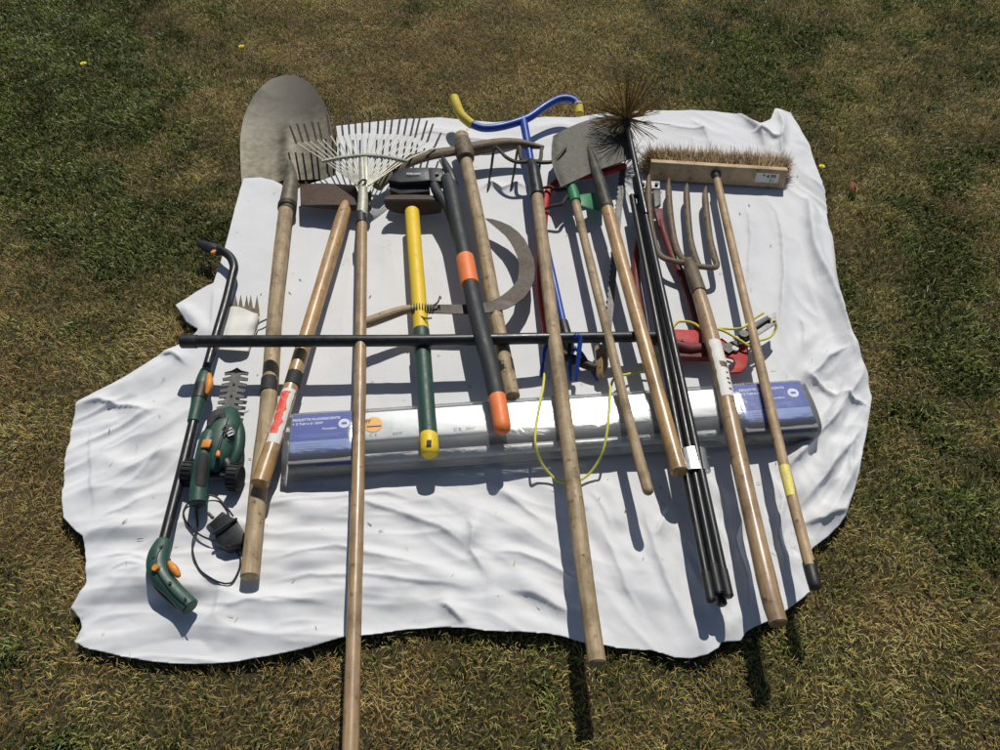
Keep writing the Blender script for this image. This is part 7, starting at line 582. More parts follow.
[40,0,0,0,0,0,0,0,0,0,0,0,0,0,0,0,0,0,0,0,-21,0,0,1,0,1,1,0,-1,-1,-1,0,-1,0,1,1,20,0,0,0,0,0,0,0,-21,0,1,1,1,0,1,4,-6,-2,0,-1,1,0,-1,1,-1,2,1,0,-1,-2,1,0,-1,2,-2,1,0,-1,1,0,0,-1,0,0,1,-1,0,0,0,1,0,-1,0,0,0,1,0,0,-1,0,1,0,-1,0,0,2,0,-1,-1,2,1,-2,-1,1,-1,0,0,0,1,-1,0,0,1,0,-1,1,-1,0,0,0,0,2,1,-2,0,-1,1,0,0,1,0,0,-1,-1,0,0,1,0,-1,0,0,0,1,-1,1,-1,1,0,1,0,-2,0,1,0,-1,0,0,1,-1,0,1,0,0,0,0,-1,0,1,0,0,-1,1,-1,1,-1,0,1,-1,0,0,1,-1,1,0,0,1,1,-1,-2,0,4,0],
[40,0,0,0,0,0,0,0,0,0,0,0,0,0,0,0,0,0,0,0,0,-22,0,0,0,0,0,0,0,0,0,0,0,22,0,0,0,0,0,0,0,0,0,0,0,-22,3,0,-1,-1,2,7,-5,-5,0,1,0,-1,0,0,1,1,0,-1,-1,1,0,0,-1,1,2,0,0,-1,0,0,-1,0,0,0,0,0,0,-1,0,0,0,0,1,-1,0,1,-1,0,0,0,0,0,0,1,0,0,-1,0,1,1,0,-1,-1,0,0,0,1,-1,0,0,1,-1,0,1,0,-1,1,-1,0,1,-1,2,0,0,-1,0,0,0,0,0,0,0,0,-1,0,0,1,-1,1,0,-1,0,0,0,0,2,0,0,0,0,0,-1,-1,0,0,0,0,0,0,1,1,0,0,-1,-1,0,0,0,0,0,1,0,-1,0,1,0,2,-2,1,-2,0,0,2,1,1,5,3,0,-6,0,1,0],
[40,0,0,0,0,0,0,0,0,0,0,0,0,0,0,0,0,0,0,0,0,0,0,0,0,0,0,0,0,0,0,0,0,0,0,0,0,0,0,0,0,0,0,0,0,0,0,-20,-1,-1,3,6,-6,-2,0,0,-1,0,1,-1,0,1,1,0,-1,0,0,-1,1,0,1,0,0,-1,0,-1,0,0,0,0,0,1,1,-1,-1,0,1,-1,0,1,0,1,0,0,-2,1,0,0,-1,0,0,0,0,0,1,1,0,-2,0,1,1,0,-1,0,-1,2,-1,0,0,0,0,-1,1,0,0,1,-2,2,1,-2,-1,2,-1,-1,1,0,-1,1,0,-1,0,0,1,0,0,0,1,-1,-1,0,0,2,-1,0,1,0,-1,0,0,-1,1,-1,0,0,1,1,-1,-1,0,0,1,0,-1,0,0,1,0,-1,2,-1,0,2,0,3,-2,-2,-2,0,2,1,0,1,5,5,-1,-1,-4,-1],
[40,0,0,0,0,0,0,0,0,0,0,0,0,0,0,0,0,0,0,0,0,0,0,0,0,0,0,0,0,0,0,0,0,0,0,0,0,0,0,0,0,0,0,0,0,0,-22,2,-2,0,3,3,-5,0,0,0,0,0,-1,0,0,0,1,0,-1,1,-1,0,0,0,1,1,0,-2,0,1,-1,1,-1,1,1,0,0,-2,0,0,1,-1,0,0,1,1,1,-1,-1,-1,0,1,0,-1,1,0,0,-1,0,1,0,-1,0,2,0,0,-2,0,1,1,-2,1,0,-1,0,0,0,0,2,0,-2,2,0,-1,1,-1,-1,0,1,0,-1,0,0,1,0,0,1,-2,0,1,1,-2,0,0,0,1,0,1,-1,0,-1,0,2,0,-2,0,0,0,0,0,1,0,0,-1,0,0,0,1,-1,1,0,-1,3,-1,0,0,0,20,-12,-9,-1,0,2,0,3,-3,-1,3,-3,-1,2,3],
[40,0,0,0,0,0,0,0,0,0,0,0,0,0,0,0,0,0,0,0,0,0,0,0,0,0,0,0,0,0,0,0,0,0,0,0,0,0,0,0,0,0,0,0,0,0,-20,0,-2,0,5,3,-8,1,0,-1,1,-1,0,1,1,0,1,0,-1,-1,-1,0,1,-1,0,0,0,2,0,-1,-1,1,-1,0,1,0,-1,0,1,0,-1,0,0,0,0,0,0,0,1,-1,0,0,0,1,1,-2,0,0,0,0,0,0,0,0,2,0,-2,0,2,0,-2,0,0,1,0,-1,1,-1,0,1,1,-1,0,0,0,-1,0,0,0,0,0,0,0,1,-1,0,0,2,1,0,-1,-2,1,-1,0,1,-1,0,0,0,2,0,0,-1,0,-1,1,0,-1,0,1,2,0,-2,-1,0,0,0,0,0,0,2,1,0,0,0,3,29,-17,-15,0,0,-2,2,11,-4,-10,2,-1,0,0,1],
[40,0,0,0,0,0,0,0,0,0,0,0,0,0,0,0,0,0,0,0,0,0,0,0,0,0,0,0,0,0,0,0,0,0,0,0,0,0,0,0,0,0,0,0,0,0,-20,1,-2,0,6,-1,-5,-1,0,0,0,0,0,1,1,0,0,1,-1,-1,-1,0,1,1,-2,0,0,0,1,0,-1,0,0,0,0,0,1,0,0,0,0,-1,2,1,-2,-1,1,2,-2,-1,0,0,2,0,-1,0,0,1,0,-1,0,-1,1,-1,0,1,1,0,0,-1,-1,0,1,0,-1,0,1,-1,1,1,-1,-1,0,0,0,1,0,0,-1,0,1,0,1,-1,-1,1,1,-1,0,0,-1,0,0,0,0,0,1,-1,0,3,0,0,-2,-1,0,1,0,-1,0,2,0,-1,-1,0,0,1,-1,0,0,0,1,2,0,-1,9,-5,1,37,-18,-21,-2,1,-2,5,13,-4,-14,-1,-1,0,0,2],
[40,0,0,0,0,0,0,0,0,0,0,0,0,0,0,0,0,0,0,0,0,0,0,0,0,0,0,0,0,0,0,0,0,0,0,0,0,0,0,0,0,0,0,0,0,0,-20,1,-2,-1,5,2,-4,-3,0,0,0,0,1,1,-2,1,1,0,-1,0,0,-1,1,0,-1,0,0,0,1,-1,0,1,-1,1,0,0,1,-1,0,1,0,-1,1,-2,0,2,1,0,-1,-1,1,0,1,-1,-2,0,0,0,1,-1,0,0,1,-1,0,1,-1,1,-1,0,0,0,0,0,0,1,1,0,0,-2,0,0,0,0,0,1,0,-1,1,0,0,2,-1,0,-2,1,1,-2,0,0,0,0,0,0,0,0,0,1,-1,2,0,-1,-1,0,0,0,0,0,1,1,-1,-1,0,0,0,1,-1,0,0,1,1,2,-3,6,19,-15,-5,45,-20,-27,-2,-1,1,3,14,-2,-14,-2,1,0,2,-2],
[40,0,0,0,0,0,0,0,0,0,0,0,0,0,0,0,0,0,0,0,0,0,0,0,0,0,0,0,0,0,0,0,0,0,0,0,0,0,0,0,0,0,0,0,0,0,-20,1,1,0,3,-3,-3,-1,1,0,1,-1,1,0,-2,2,-2,0,2,0,-2,0,0,0,0,0,1,0,0,-1,0,1,-1,1,0,-1,0,0,1,1,-2,1,0,-1,0,0,1,2,-1,-1,3,-1,-1,-2,1,0,0,-1,0,0,0,0,1,-1,1,-1,0,0,1,1,0,-1,-1,1,0,0,-1,2,0,-2,0,0,0,0,0,1,0,-1,1,0,1,0,-1,1,-2,0,1,-1,0,0,0,0,0,0,0,1,-1,1,2,-2,-1,0,0,1,0,-1,1,0,-1,0,0,1,0,-1,0,0,0,0,1,0,0,3,-3,7,37,-26,-16,54,-9,-41,-4,-2,0,1,12,1,-13,0,3,-1,-2,1],
[40,0,0,0,0,0,0,0,0,0,0,0,0,0,0,0,0,0,0,0,0,0,0,0,0,0,0,0,0,0,0,0,0,0,0,0,0,0,0,0,0,0,0,0,0,0,-20,0,0,0,3,-3,-2,0,1,1,1,-2,0,0,-1,2,-1,0,0,0,-1,1,0,0,-1,1,1,-2,0,0,0,1,0,-1,0,1,0,1,0,-2,1,1,-2,0,2,0,-1,1,0,0,1,-3,1,0,1,-1,-1,0,1,-1,0,0,0,0,1,0,-1,1,2,-1,-1,-1,0,2,-1,-1,0,2,-1,-1,1,-1,0,0,0,0,1,1,-2,0,1,0,1,-1,-1,0,0,0,0,0,0,0,0,0,1,1,0,0,2,-1,-3,0,0,0,0,0,0,1,1,1,0,-1,-1,-1,1,-1,1,0,-1,0,2,1,0,3,54,-30,-26,54,9,-54,-7,-3,-2,-1,14,5,-15,-4,3,-1,0,0],
[40,0,0,0,0,0,0,0,0,0,0,0,0,0,0,0,0,0,0,0,0,0,0,0,0,0,0,0,0,0,0,0,0,0,0,0,0,0,0,0,0,0,0,0,0,0,-21,0,-1,1,3,-3,-1,0,0,1,0,0,0,1,0,0,-1,-1,1,-1,0,1,-1,0,0,0,1,1,-1,-1,1,0,-1,0,0,2,0,-2,2,0,-2,0,1,1,0,-1,0,1,0,0,0,-2,0,3,-1,-1,-1,1,0,-1,0,0,1,-1,0,2,-1,1,1,-3,0,2,1,-1,-2,0,1,0,-1,1,-1,1,0,-1,0,0,1,1,-2,0,0,0,0,1,-1,0,0,0,0,0,0,1,-1,1,0,-1,1,1,-1,0,0,-1,0,1,-1,0,0,1,4,0,-4,-1,2,-2,0,2,0,-1,-1,2,0,0,2,-2,64,-19,-40,40,33,-63,-11,3,-5,-2,12,13,-18,-4,1,-5,0,1],
[40,0,0,0,0,0,0,0,0,0,0,0,0,0,0,0,0,0,0,0,0,0,0,0,0,0,0,0,0,0,0,0,0,0,0,0,0,0,0,0,0,0,0,0,0,0,-21,0,-1,0,3,-2,-1,0,0,0,0,0,1,-1,0,0,0,1,1,-1,0,0,-1,0,1,0,-1,2,-1,0,1,0,-1,1,-1,-1,0,1,1,-1,-1,0,0,1,0,0,0,0,0,-1,0,2,0,-2,0,0,1,-1,0,1,0,-1,2,0,-2,2,-2,2,1,-3,1,2,0,-2,-1,1,0,-1,0,0,0,1,-1,0,0,0,1,0,-1,0,0,0,0,0,0,0,0,0,1,-1,0,2,-1,0,0,-1,0,2,0,-1,0,0,0,0,0,-1,0,4,7,-6,-4,0,0,-1,1,-1,0,0,3,0,-2,2,1,-3,64,-2,-52,15,68,-72,-21,10,-3,-6,6,26,-16,-16,0,-2,0,1],
[40,0,0,0,0,0,0,0,0,0,0,0,0,0,0,0,0,0,0,0,0,0,0,0,0,0,0,0,0,0,0,0,0,0,0,0,0,0,0,0,0,0,0,0,0,0,-21,0,-1,0,2,-2,0,0,0,0,0,0,0,0,1,0,0,1,1,-2,-1,1,-1,0,1,0,-1,2,-2,0,0,0,0,1,0,-1,0,1,0,-1,0,1,-1,1,0,0,0,0,-1,0,1,1,1,-1,-2,0,0,0,0,0,1,-1,2,1,-3,1,3,0,-1,-2,0,0,1,-1,1,-1,-1,0,1,0,-1,0,0,0,0,0,1,0,-1,1,0,0,0,-1,0,0,0,0,1,-1,1,1,-1,1,1,-1,1,0,-1,-2,1,1,-1,-1,1,-1,0,8,11,-13,-4,-1,-1,2,0,-2,0,1,2,-1,-2,3,3,-5,53,23,-61,-4,95,-68,-38,9,-6,-1,1,32,-5,-25,-2,-4,0,1],
[40,0,0,0,0,0,0,0,0,0,0,0,0,0,0,0,0,0,0,0,0,0,0,0,0,0,0,0,0,0,0,0,0,0,0,0,0,0,0,0,0,0,0,0,0,-21,0,1,0,1,1,-4,0,1,0,0,-1,0,0,1,-1,0,0,1,0,-1,1,0,-1,2,0,-2,0,3,-2,-1,1,-1,1,1,-1,0,0,0,-1,0,1,0,0,-1,0,0,1,0,-1,0,0,0,0,0,0,2,1,-1,-1,0,-1,1,1,-2,0,2,2,-1,-2,-1,0,0,0,0,1,-1,0,1,1,-1,-1,1,-1,0,1,0,-1,0,1,-1,2,0,1,-2,-1,1,-1,1,0,0,1,0,-2,1,1,-1,-1,0,0,1,3,-2,-2,0,0,1,0,9,14,-19,-5,2,-1,0,0,0,-1,2,0,-1,-1,3,4,-5,40,49,-69,-14,102,-59,-47,4,-2,-3,0,26,6,-26,-6,-2,0,1],
[40,0,0,0,0,0,0,0,0,0,0,0,0,0,0,0,0,0,0,0,0,0,0,0,0,0,0,0,0,0,0,0,0,0,0,0,0,0,0,0,0,0,0,0,0,-21,0,0,0,2,0,-3,1,0,-1,1,-1,1,0,-1,0,0,0,0,1,0,-1,0,2,0,0,-2,1,0,-1,1,0,-1,1,-1,0,0,0,1,-1,1,-1,0,0,0,0,1,-1,0,0,1,-1,0,1,-1,1,1,1,-2,-1,0,0,0,0,0,1,3,-2,-1,-1,0,0,0,0,0,0,0,1,1,-2,1,0,0,-1,0,0,0,0,0,0,1,0,-1,1,-1,1,-1,0,2,-2,2,-1,-1,2,0,-2,0,0,2,0,1,0,-2,-1,2,0,2,0,11,15,-25,-5,3,-1,-1,-1,1,-1,0,1,-1,0,2,7,-7,30,72,-74,-25,101,-35,-63,-5,2,-1,0,14,17,-24,-6,-4,1,0],
[40,0,0,0,0,0,0,0,0,0,0,0,0,0,0,0,0,0,0,0,0,0,0,0,0,0,0,0,0,0,0,0,0,0,0,0,0,0,0,0,0,0,0,0,0,-21,0,0,-1,1,2,-3,0,0,0,0,0,1,0,0,0,-1,0,0,1,-1,1,0,0,-1,1,0,1,-1,1,-1,-1,0,0,1,0,0,-1,1,-1,0,1,-1,0,0,0,2,-2,0,2,1,1,0,0,0,-1,-1,1,-1,-2,0,0,0,1,0,1,1,-2,-1,0,0,0,0,0,0,0,0,1,0,-1,1,1,-1,-1,0,0,0,0,0,0,0,0,0,0,0,1,-1,1,0,-1,1,-1,0,1,-1,1,0,-1,1,-1,1,2,-1,-1,1,0,4,-3,18,15,-30,-6,4,-2,-2,1,0,-1,0,0,0,0,2,7,-8,32,71,-68,-33,60,40,-78,-25,2,1,-2,11,19,-14,-6,-10,0,1],
[40,0,0,0,0,0,0,0,0,0,0,0,0,0,0,0,0,0,0,0,0,0,0,0,0,0,0,0,0,0,0,0,0,0,0,0,0,0,0,0,0,0,0,0,0,-21,0,1,-1,1,0,-2,0,0,0,0,0,0,1,0,-1,0,0,1,-1,0,0,0,1,-1,2,-1,-1,1,1,-1,-1,1,0,-1,1,0,0,-1,0,1,0,1,0,-1,0,1,0,0,1,0,-1,0,0,1,-2,0,1,-1,0,-1,1,0,0,-1,1,0,-1,0,0,0,0,1,0,0,-1,0,0,1,0,0,1,-2,0,1,0,0,-1,0,0,0,0,0,0,0,0,0,1,0,0,-1,1,0,0,0,0,1,-1,0,1,0,-1,2,-1,-1,1,5,-5,22,12,-31,-4,2,-1,-2,1,0,0,-1,0,0,0,2,6,-6,45,52,-67,-28,6,103,-42,-62,-8,5,1,0,27,-6,-14,-14,0,2],
[40,0,0,0,0,0,0,0,0,0,0,0,0,0,0,0,0,0,0,0,0,0,0,0,0,0,0,0,0,0,0,0,0,0,0,0,0,0,0,0,0,0,0,0,0,-21,0,-1,1,1,0,-1,-1,1,0,-1,1,0,0,-1,0,0,0,1,-1,0,0,0,1,-1,2,-2,0,0,0,0,0,1,0,-1,0,1,-1,0,0,0,2,2,0,-2,-1,2,3,1,1,-1,-2,-1,0,1,1,3,1,1,-1,-3,-3,-2,-1,-1,0,0,0,0,0,0,0,0,0,0,0,0,0,1,0,0,-1,0,0,0,0,0,0,0,0,0,0,0,1,0,-1,0,0,1,-1,0,0,0,1,-1,0,1,1,1,1,-2,-2,1,-1,0,3,5,-6,23,9,-30,-3,2,-2,-1,1,1,0,-1,1,-1,-1,2,5,-6,50,47,-65,-28,-1,64,61,-96,-30,2,0,2,31,-7,-20,-11,0,2],
[40,0,0,0,0,0,0,0,0,0,0,0,0,0,0,0,0,0,0,0,0,0,0,0,0,0,0,0,0,0,0,0,0,0,0,0,0,0,0,0,0,0,0,0,0,-21,0,-1,0,3,-2,-1,0,0,1,0,0,1,0,-2,0,0,1,-1,0,0,0,0,0,1,0,-1,0,1,0,-1,0,0,0,0,0,1,0,2,-1,-2,3,-1,-2,2,7,5,8,3,0,0,-2,1,0,0,0,-2,-3,-3,-2,-5,-4,-2,-2,0,-1,0,2,0,0,-1,-1,2,-1,0,-1,0,1,-1,0,0,1,2,-1,-2,0,0,0,0,0,0,0,1,1,-2,0,1,0,-1,1,0,-1,0,2,1,0,0,2,-1,-1,-3,0,0,0,1,2,4,-4,28,0,-28,-2,0,-1,0,0,2,1,-1,0,-2,2,2,2,-5,49,50,-63,-18,41,16,74,-99,-48,0,4,-3,27,-3,-19,-7,0,1],
[40,0,0,0,0,0,0,0,0,0,0,0,0,0,0,0,0,0,0,0,0,0,0,0,0,0,0,0,0,0,0,0,0,0,0,0,0,0,0,0,0,0,0,0,-22,1,0,-1,1,4,-4,-1,1,0,1,-2,0,1,-1,0,3,-1,-2,1,0,0,-1,0,1,-1,0,0,0,0,0,0,1,1,1,0,-1,1,1,1,-2,-3,1,0,6,12,6,-3,-4,-5,-2,1,2,0,0,-1,-3,-2,-1,-2,-1,-1,-1,-2,2,1,0,-2,-1,1,-1,2,0,-2,0,2,-1,0,0,0,-1,0,0,0,2,1,-3,0,1,-1,0,0,1,-1,0,1,-1,0,0,1,0,0,-1,1,1,0,1,1,-2,-1,-1,1,2,0,0,2,0,0,-1,31,-4,-28,-2,0,-1,3,0,-2,-1,2,-2,1,2,1,-2,-1,44,65,-31,3,-17,-38,76,-29,-67,-3,3,-7,27,-3,-17,-7,0,3],
[40,0,0,0,0,0,0,0,0,0,0,0,0,0,0,0,0,0,0,0,0,0,0,0,0,0,0,0,0,0,0,0,0,0,0,0,0,0,0,0,0,0,0,0,-22,1,1,0,1,2,-4,-1,1,-1,2,0,-2,0,0,2,1,-1,-2,1,1,-1,-1,1,0,-1,1,1,1,-2,0,-1,0,2,1,0,-1,3,1,-2,-2,-1,5,10,10,-3,-8,-7,-5,-2,0,0,-1,0,1,0,-1,0,0,0,1,0,0,0,1,0,0,0,-2,0,0,2,1,0,1,-1,-2,-1,0,0,3,-2,-1,1,0,2,0,-3,2,-1,-1,0,0,1,1,0,-1,-1,0,1,-1,1,-1,0,0,0,0,0,0,1,3,2,0,0,0,-2,-1,-2,3,34,-6,-28,-2,2,4,5,-3,-6,-2,0,-2,2,0,0,-2,9,70,94,-64,-62,-30,-14,38,65,-85,-18,0,0,22,4,-23,-5,0,2],
[40,0,0,0,0,0,0,0,0,0,0,0,0,0,0,0,0,0,0,0,0,0,0,0,0,0,0,0,0,0,0,0,0,0,0,0,0,0,0,0,0,0,0,0,-22,1,-1,1,0,4,-4,0,-1,0,1,0,-1,1,0,0,0,0,-1,0,0,1,0,1,1,-1,-1,1,1,0,-2,-1,0,0,0,1,2,1,-1,3,5,8,8,1,-7,-8,-7,-4,-2,0,0,2,-1,1,0,0,1,-1,-1,-1,1,-1,0,0,1,0,-1,0,0,0,0,1,0,0,1,-1,1,-1,-1,1,1,-2,0,2,1,0,0,-1,-1,1,-2,0,0,0,1,0,0,-1,0,0,0,1,-1,0,0,1,-1,2,2,1,1,-1,0,0,-2,-1,1,3,9,42,-15,-23,-2,1,-1,-7,-6,-2,-1,0,0,1,0,-1,3,21,82,28,-81,-43,-7,1,0,100,-49,-51,0,1,15,15,-30,-6,0,4],
[40,0,0,0,0,0,0,0,0,0,0,0,0,0,0,0,0,0,0,0,0,0,0,0,0,0,0,0,0,0,0,0,0,0,0,0,0,0,0,0,0,0,0,0,-22,1,-1,0,2,2,-3,-1,1,-1,0,0,0,0,0,0,1,0,-1,0,0,2,3,4,3,0,-2,-3,-2,-1,-2,-1,0,0,2,2,5,8,7,4,3,0,-5,-10,-9,-6,-1,0,-1,0,0,1,1,0,-1,0,0,-1,0,2,0,-1,-1,0,0,1,0,0,-1,1,0,0,-1,1,0,0,1,1,-1,-1,0,-1,0,1,0,2,-2,0,0,0,-1,1,-1,0,0,0,1,-1,0,1,-1,1,-1,1,2,0,0,-1,0,-1,1,1,1,3,7,4,4,3,18,34,-31,-20,-9,-6,-3,-5,-3,0,0,0,0,0,0,1,3,4,72,18,-69,-25,1,5,-8,54,37,-77,-9,-1,13,21,-33,-5,0,2],
[40,0,0,0,0,0,0,0,0,0,0,0,0,0,0,0,0,0,0,0,0,0,0,0,0,0,0,0,0,0,0,0,0,0,0,0,0,0,0,0,0,0,0,0,-21,1,0,0,5,0,-5,-2,0,0,0,1,-1,1,-1,0,0,0,2,0,-1,1,4,4,2,3,4,3,0,-2,-2,-2,-1,0,5,3,2,1,-3,-2,-4,-6,-5,-4,0,0,-1,-1,0,1,-1,0,0,1,1,-1,-1,1,0,0,-1,0,0,0,0,0,0,0,1,1,0,0,0,0,0,-1,1,0,-2,1,5,7,2,-4,-5,-6,1,0,-1,0,0,0,0,0,1,-1,1,1,0,-1,-1,0,0,1,0,0,0,0,1,7,8,5,1,2,0,-1,-3,1,29,7,-37,-14,-3,-2,-1,-1,0,0,0,0,2,0,0,0,2,5,87,-2,-68,-23,5,-1,-5,22,88,-82,-24,-2,15,19,-35,-2,0,2],
[40,0,0,0,0,0,0,0,0,0,0,0,0,0,0,0,0,0,0,0,0,0,0,0,0,0,0,0,0,0,0,0,0,0,0,0,0,0,0,0,0,0,0,0,-21,0,-1,0,11,0,-8,-3,0,1,-1,0,1,-1,0,0,0,0,2,1,-2,-1,0,1,0,2,4,3,2,4,3,0,2,2,-4,-3,-5,-4,-2,-2,-1,-1,-1,3,1,-2,-2,0,0,1,-1,0,0,1,1,0,1,-1,-1,0,-1,0,0,0,1,2,1,1,1,-2,-3,-1,0,1,1,-2,1,1,9,17,3,-5,-8,-7,-6,-3,-2,0,0,1,0,0,-1,0,0,1,-1,0,0,0,0,0,1,1,1,2,5,7,6,3,0,-1,-1,-4,-5,-3,-4,2,36,-12,-30,-3,1,1,-1,0,-1,-1,0,0,0,0,1,4,3,26,85,-43,-58,-11,0,4,0,5,92,-63,-36,-4,14,18,-36,-1,4,-2],
[40,0,0,0,0,0,0,0,0,0,0,0,0,0,0,0,0,0,0,0,0,0,0,0,0,0,0,0,0,0,0,0,0,0,0,0,0,0,0,0,0,0,0,0,-21,0,0,0,6,2,-5,-2,0,-1,0,-1,0,0,0,0,0,0,0,0,0,0,0,0,1,-1,0,1,0,1,0,0,2,1,-3,-1,1,0,-2,0,0,0,0,2,1,-2,-1,0,0,1,-1,0,0,0,0,0,0,0,1,0,-1,1,0,0,3,7,6,3,4,1,-3,-6,-6,-3,-2,4,10,7,7,-7,-11,-4,-5,-2,-2,-1,-1,0,0,0,0,0,0,0,0,0,0,0,0,1,-1,0,5,6,5,4,4,1,-3,-5,-3,-1,-3,-3,-2,-2,-1,6,39,-25,-18,2,-1,-1,-2,0,-1,-1,0,0,1,0,1,3,10,86,8,-64,-35,-6,0,3,-1,3,69,-14,-55,-3,12,16,-34,0,6,-5],
[40,0,0,0,0,0,0,0,0,0,0,0,0,0,0,0,0,0,0,0,0,0,0,0,0,0,0,0,0,0,0,0,0,0,0,0,0,0,0,0,0,0,0,0,-21,-1,0,1,-1,1,0,-1,2,2,2,0,-2,-2,-1,0,-1,1,0,-1,0,0,0,0,2,0,0,-2,0,0,0,1,0,0,-1,2,0,0,-2,0,0,0,0,0,2,-1,-1,0,1,-1,0,1,0,0,0,0,0,0,-1,0,0,2,-1,-1,2,6,2,1,2,6,8,4,2,-1,-1,2,-1,-8,-9,-8,-3,-2,-1,0,0,0,-1,0,0,0,0,0,0,0,1,-1,1,1,-1,0,0,1,2,4,2,1,2,-1,-4,-3,-3,-2,0,1,1,-1,0,14,33,-27,-20,2,1,-1,-1,-1,-1,0,0,0,0,0,2,4,47,60,-57,-51,2,-2,-3,0,-1,3,47,35,-74,-9,16,9,-25,-1,5,-6],
[40,0,0,0,0,0,0,0,0,0,0,0,0,0,0,0,0,0,0,0,0,0,0,0,0,0,0,0,0,0,0,0,0,0,0,0,0,0,0,0,0,0,0,0,-21,0,-1,1,-1,1,0,0,-1,0,1,1,1,0,0,-1,0,1,0,-1,0,1,1,-3,0,0,-1,0,0,0,1,2,0,-1,0,0,1,-2,-1,0,0,0,0,1,-1,1,2,2,-1,0,0,0,0,1,-1,1,-1,-1,0,1,1,-3,-1,0,-1,1,0,-1,0,2,5,2,6,4,2,-1,-8,-7,-4,-1,0,2,-1,-1,0,0,0,0,0,1,0,0,0,0,-1,1,0,0,-1,0,0,0,0,1,0,0,0,-1,1,0,-1,1,0,-1,1,1,1,27,10,-27,-13,1,0,-1,0,0,1,0,-1,0,2,0,0,30,65,-61,-11,-23,2,0,2,-1,-2,3,41,39,-76,-10,14,4,-15,-1,7,-8],
[40,0,0,0,0,0,0,0,0,0,0,0,0,0,0,0,0,0,0,0,0,0,0,0,0,0,0,0,0,0,0,0,0,0,0,0,0,0,0,0,0,0,0,0,-21,0,0,0,1,0,-1,-1,0,0,1,1,-2,0,1,0,0,0,2,0,2,1,0,-2,-1,0,-1,0,0,-1,0,0,0,-1,1,0,0,0,1,2,-1,0,1,-2,0,2,0,0,-1,-1,-1,-1,0,5,-5,0,1,2,1,2,0,-1,-1,-2,-1,0,0,-1,0,0,2,0,-1,0,0,1,-1,0,-1,2,1,0,-2,-1,0,0,0,1,1,0,-1,0,0,0,0,0,0,0,0,0,0,-1,0,0,1,0,-1,1,1,0,0,0,-1,-1,0,1,5,28,-11,-19,-4,0,0,0,0,1,0,-1,0,1,2,0,14,56,-50,-10,4,-14,-2,0,4,2,1,-1,35,45,-73,-11,14,-4,-8,-1,5,-7],
[40,0,0,0,0,0,0,0,0,0,0,0,0,0,0,0,0,0,0,0,0,0,0,0,0,0,0,0,0,0,0,0,0,0,0,0,0,0,0,0,0,0,0,0,0,-22,0,0,1,0,0,0,0,0,1,0,-2,0,1,0,0,-1,0,0,1,0,0,1,0,0,0,1,0,0,0,0,0,0,0,1,1,1,0,0,-2,-2,0,-1,-1,1,-1,1,-1,0,0,0,0,5,-5,0,0,0,1,0,0,0,1,-1,2,2,1,-1,-2,0,0,0,-1,0,1,1,0,0,0,0,0,-1,-1,-1,-1,0,0,1,0,0,-1,1,0,0,0,1,0,0,-1,0,-1,0,0,0,1,1,1,-1,-1,-1,0,0,0,0,0,0,12,12,-16,-8,0,0,1,-1,0,1,-1,0,1,0,1,2,27,-1,-27,0,17,-7,-13,4,-3,0,3,6,27,41,-62,-7,6,-7,-4,1,2,-4],
[40,0,0,0,0,0,0,0,0,0,0,0,0,0,0,0,0,0,0,0,0,0,0,0,0,0,0,0,0,0,0,0,0,0,0,0,0,0,0,0,0,0,0,0,0,0,0,0,0,-22,0,0,0,1,0,0,0,0,0,0,0,-1,0,1,-1,0,0,0,0,0,0,0,0,0,0,0,1,1,-1,0,0,0,0,0,-1,0,0,0,0,0,0,1,-1,0,0,1,1,0,0,-1,-1,0,1,-1,0,1,0,-1,0,1,1,1,0,3,2,-1,-2,-1,1,-1,-1,-1,2,-3,3,2,0,-2,-2,-1,-1,0,0,0,1,1,-1,-1,0,2,-1,0,-1,1,-1,0,0,0,1,0,1,0,-1,-1,0,0,0,0,1,0,7,-2,-5,1,-1,-1,0,0,0,0,0,0,2,1,3,4,37,-33,-14,0,21,-11,-7,0,-3,11,-1,4,22,38,-55,-12,3,-9,0,3,1,17],
[40,0,0,0,0,0,0,0,0,0,0,0,0,0,0,0,0,0,0,0,0,0,0,0,0,0,0,0,0,0,0,0,0,0,0,0,0,0,0,0,0,0,0,0,0,0,0,0,0,0,0,0,0,0,-22,1,0,0,0,0,0,0,0,0,0,0,-1,0,0,0,0,0,0,0,0,0,0,1,-1,1,-1,0,0,0,0,0,0,0,0,1,0,0,0,0,0,0,0,0,0,0,0,0,0,1,-1,0,0,-1,0,0,2,0,-2,0,0,0,0,0,3,-2,-1,0,3,-3,0,0,1,3,3,-1,-4,-1,2,0,-2,-1,0,2,1,-1,-2,0,0,2,-2,1,0,-1,1,-1,0,0,0,0,0,1,0,1,-1,-1,0,0,3,1,-2,-2,1,-1,0,0,1,0,2,5,1,22,15,-15,-19,10,-5,-11,-4,2,2,-1,-2,6,25,34,-48,-12,-4,-4,0,3,0,19],
[40,0,0,0,0,0,0,0,0,0,0,0,0,0,0,0,0,0,0,0,0,0,0,0,0,0,0,0,0,0,0,0,0,0,0,0,0,0,0,0,0,0,0,0,0,0,0,0,0,0,0,0,0,0,0,0,0,0,0,0,-22,0,0,0,1,0,0,-1,0,0,0,1,0,0,0,-1,0,1,-1,1,-1,0,0,1,0,0,-1,0,0,1,0,0,0,0,0,21,0,0,0,-22,1,0,0,0,0,0,0,0,0,0,1,-1,-1,0,0,0,0,0,3,-2,-1,0,3,-3,0,0,0,0,0,0,1,3,2,1,-1,-1,-2,-1,0,0,0,0,0,-1,-1,0,0,0,0,0,0,0,1,-1,0,0,0,0,0,0,1,-1,1,0,0,-1,0,0,1,0,0,3,2,1,-6,14,33,0,-20,-6,-9,-13,0,5,0,-3,0,1,32,24,-42,-8,1,-7,0,0,-1,20],
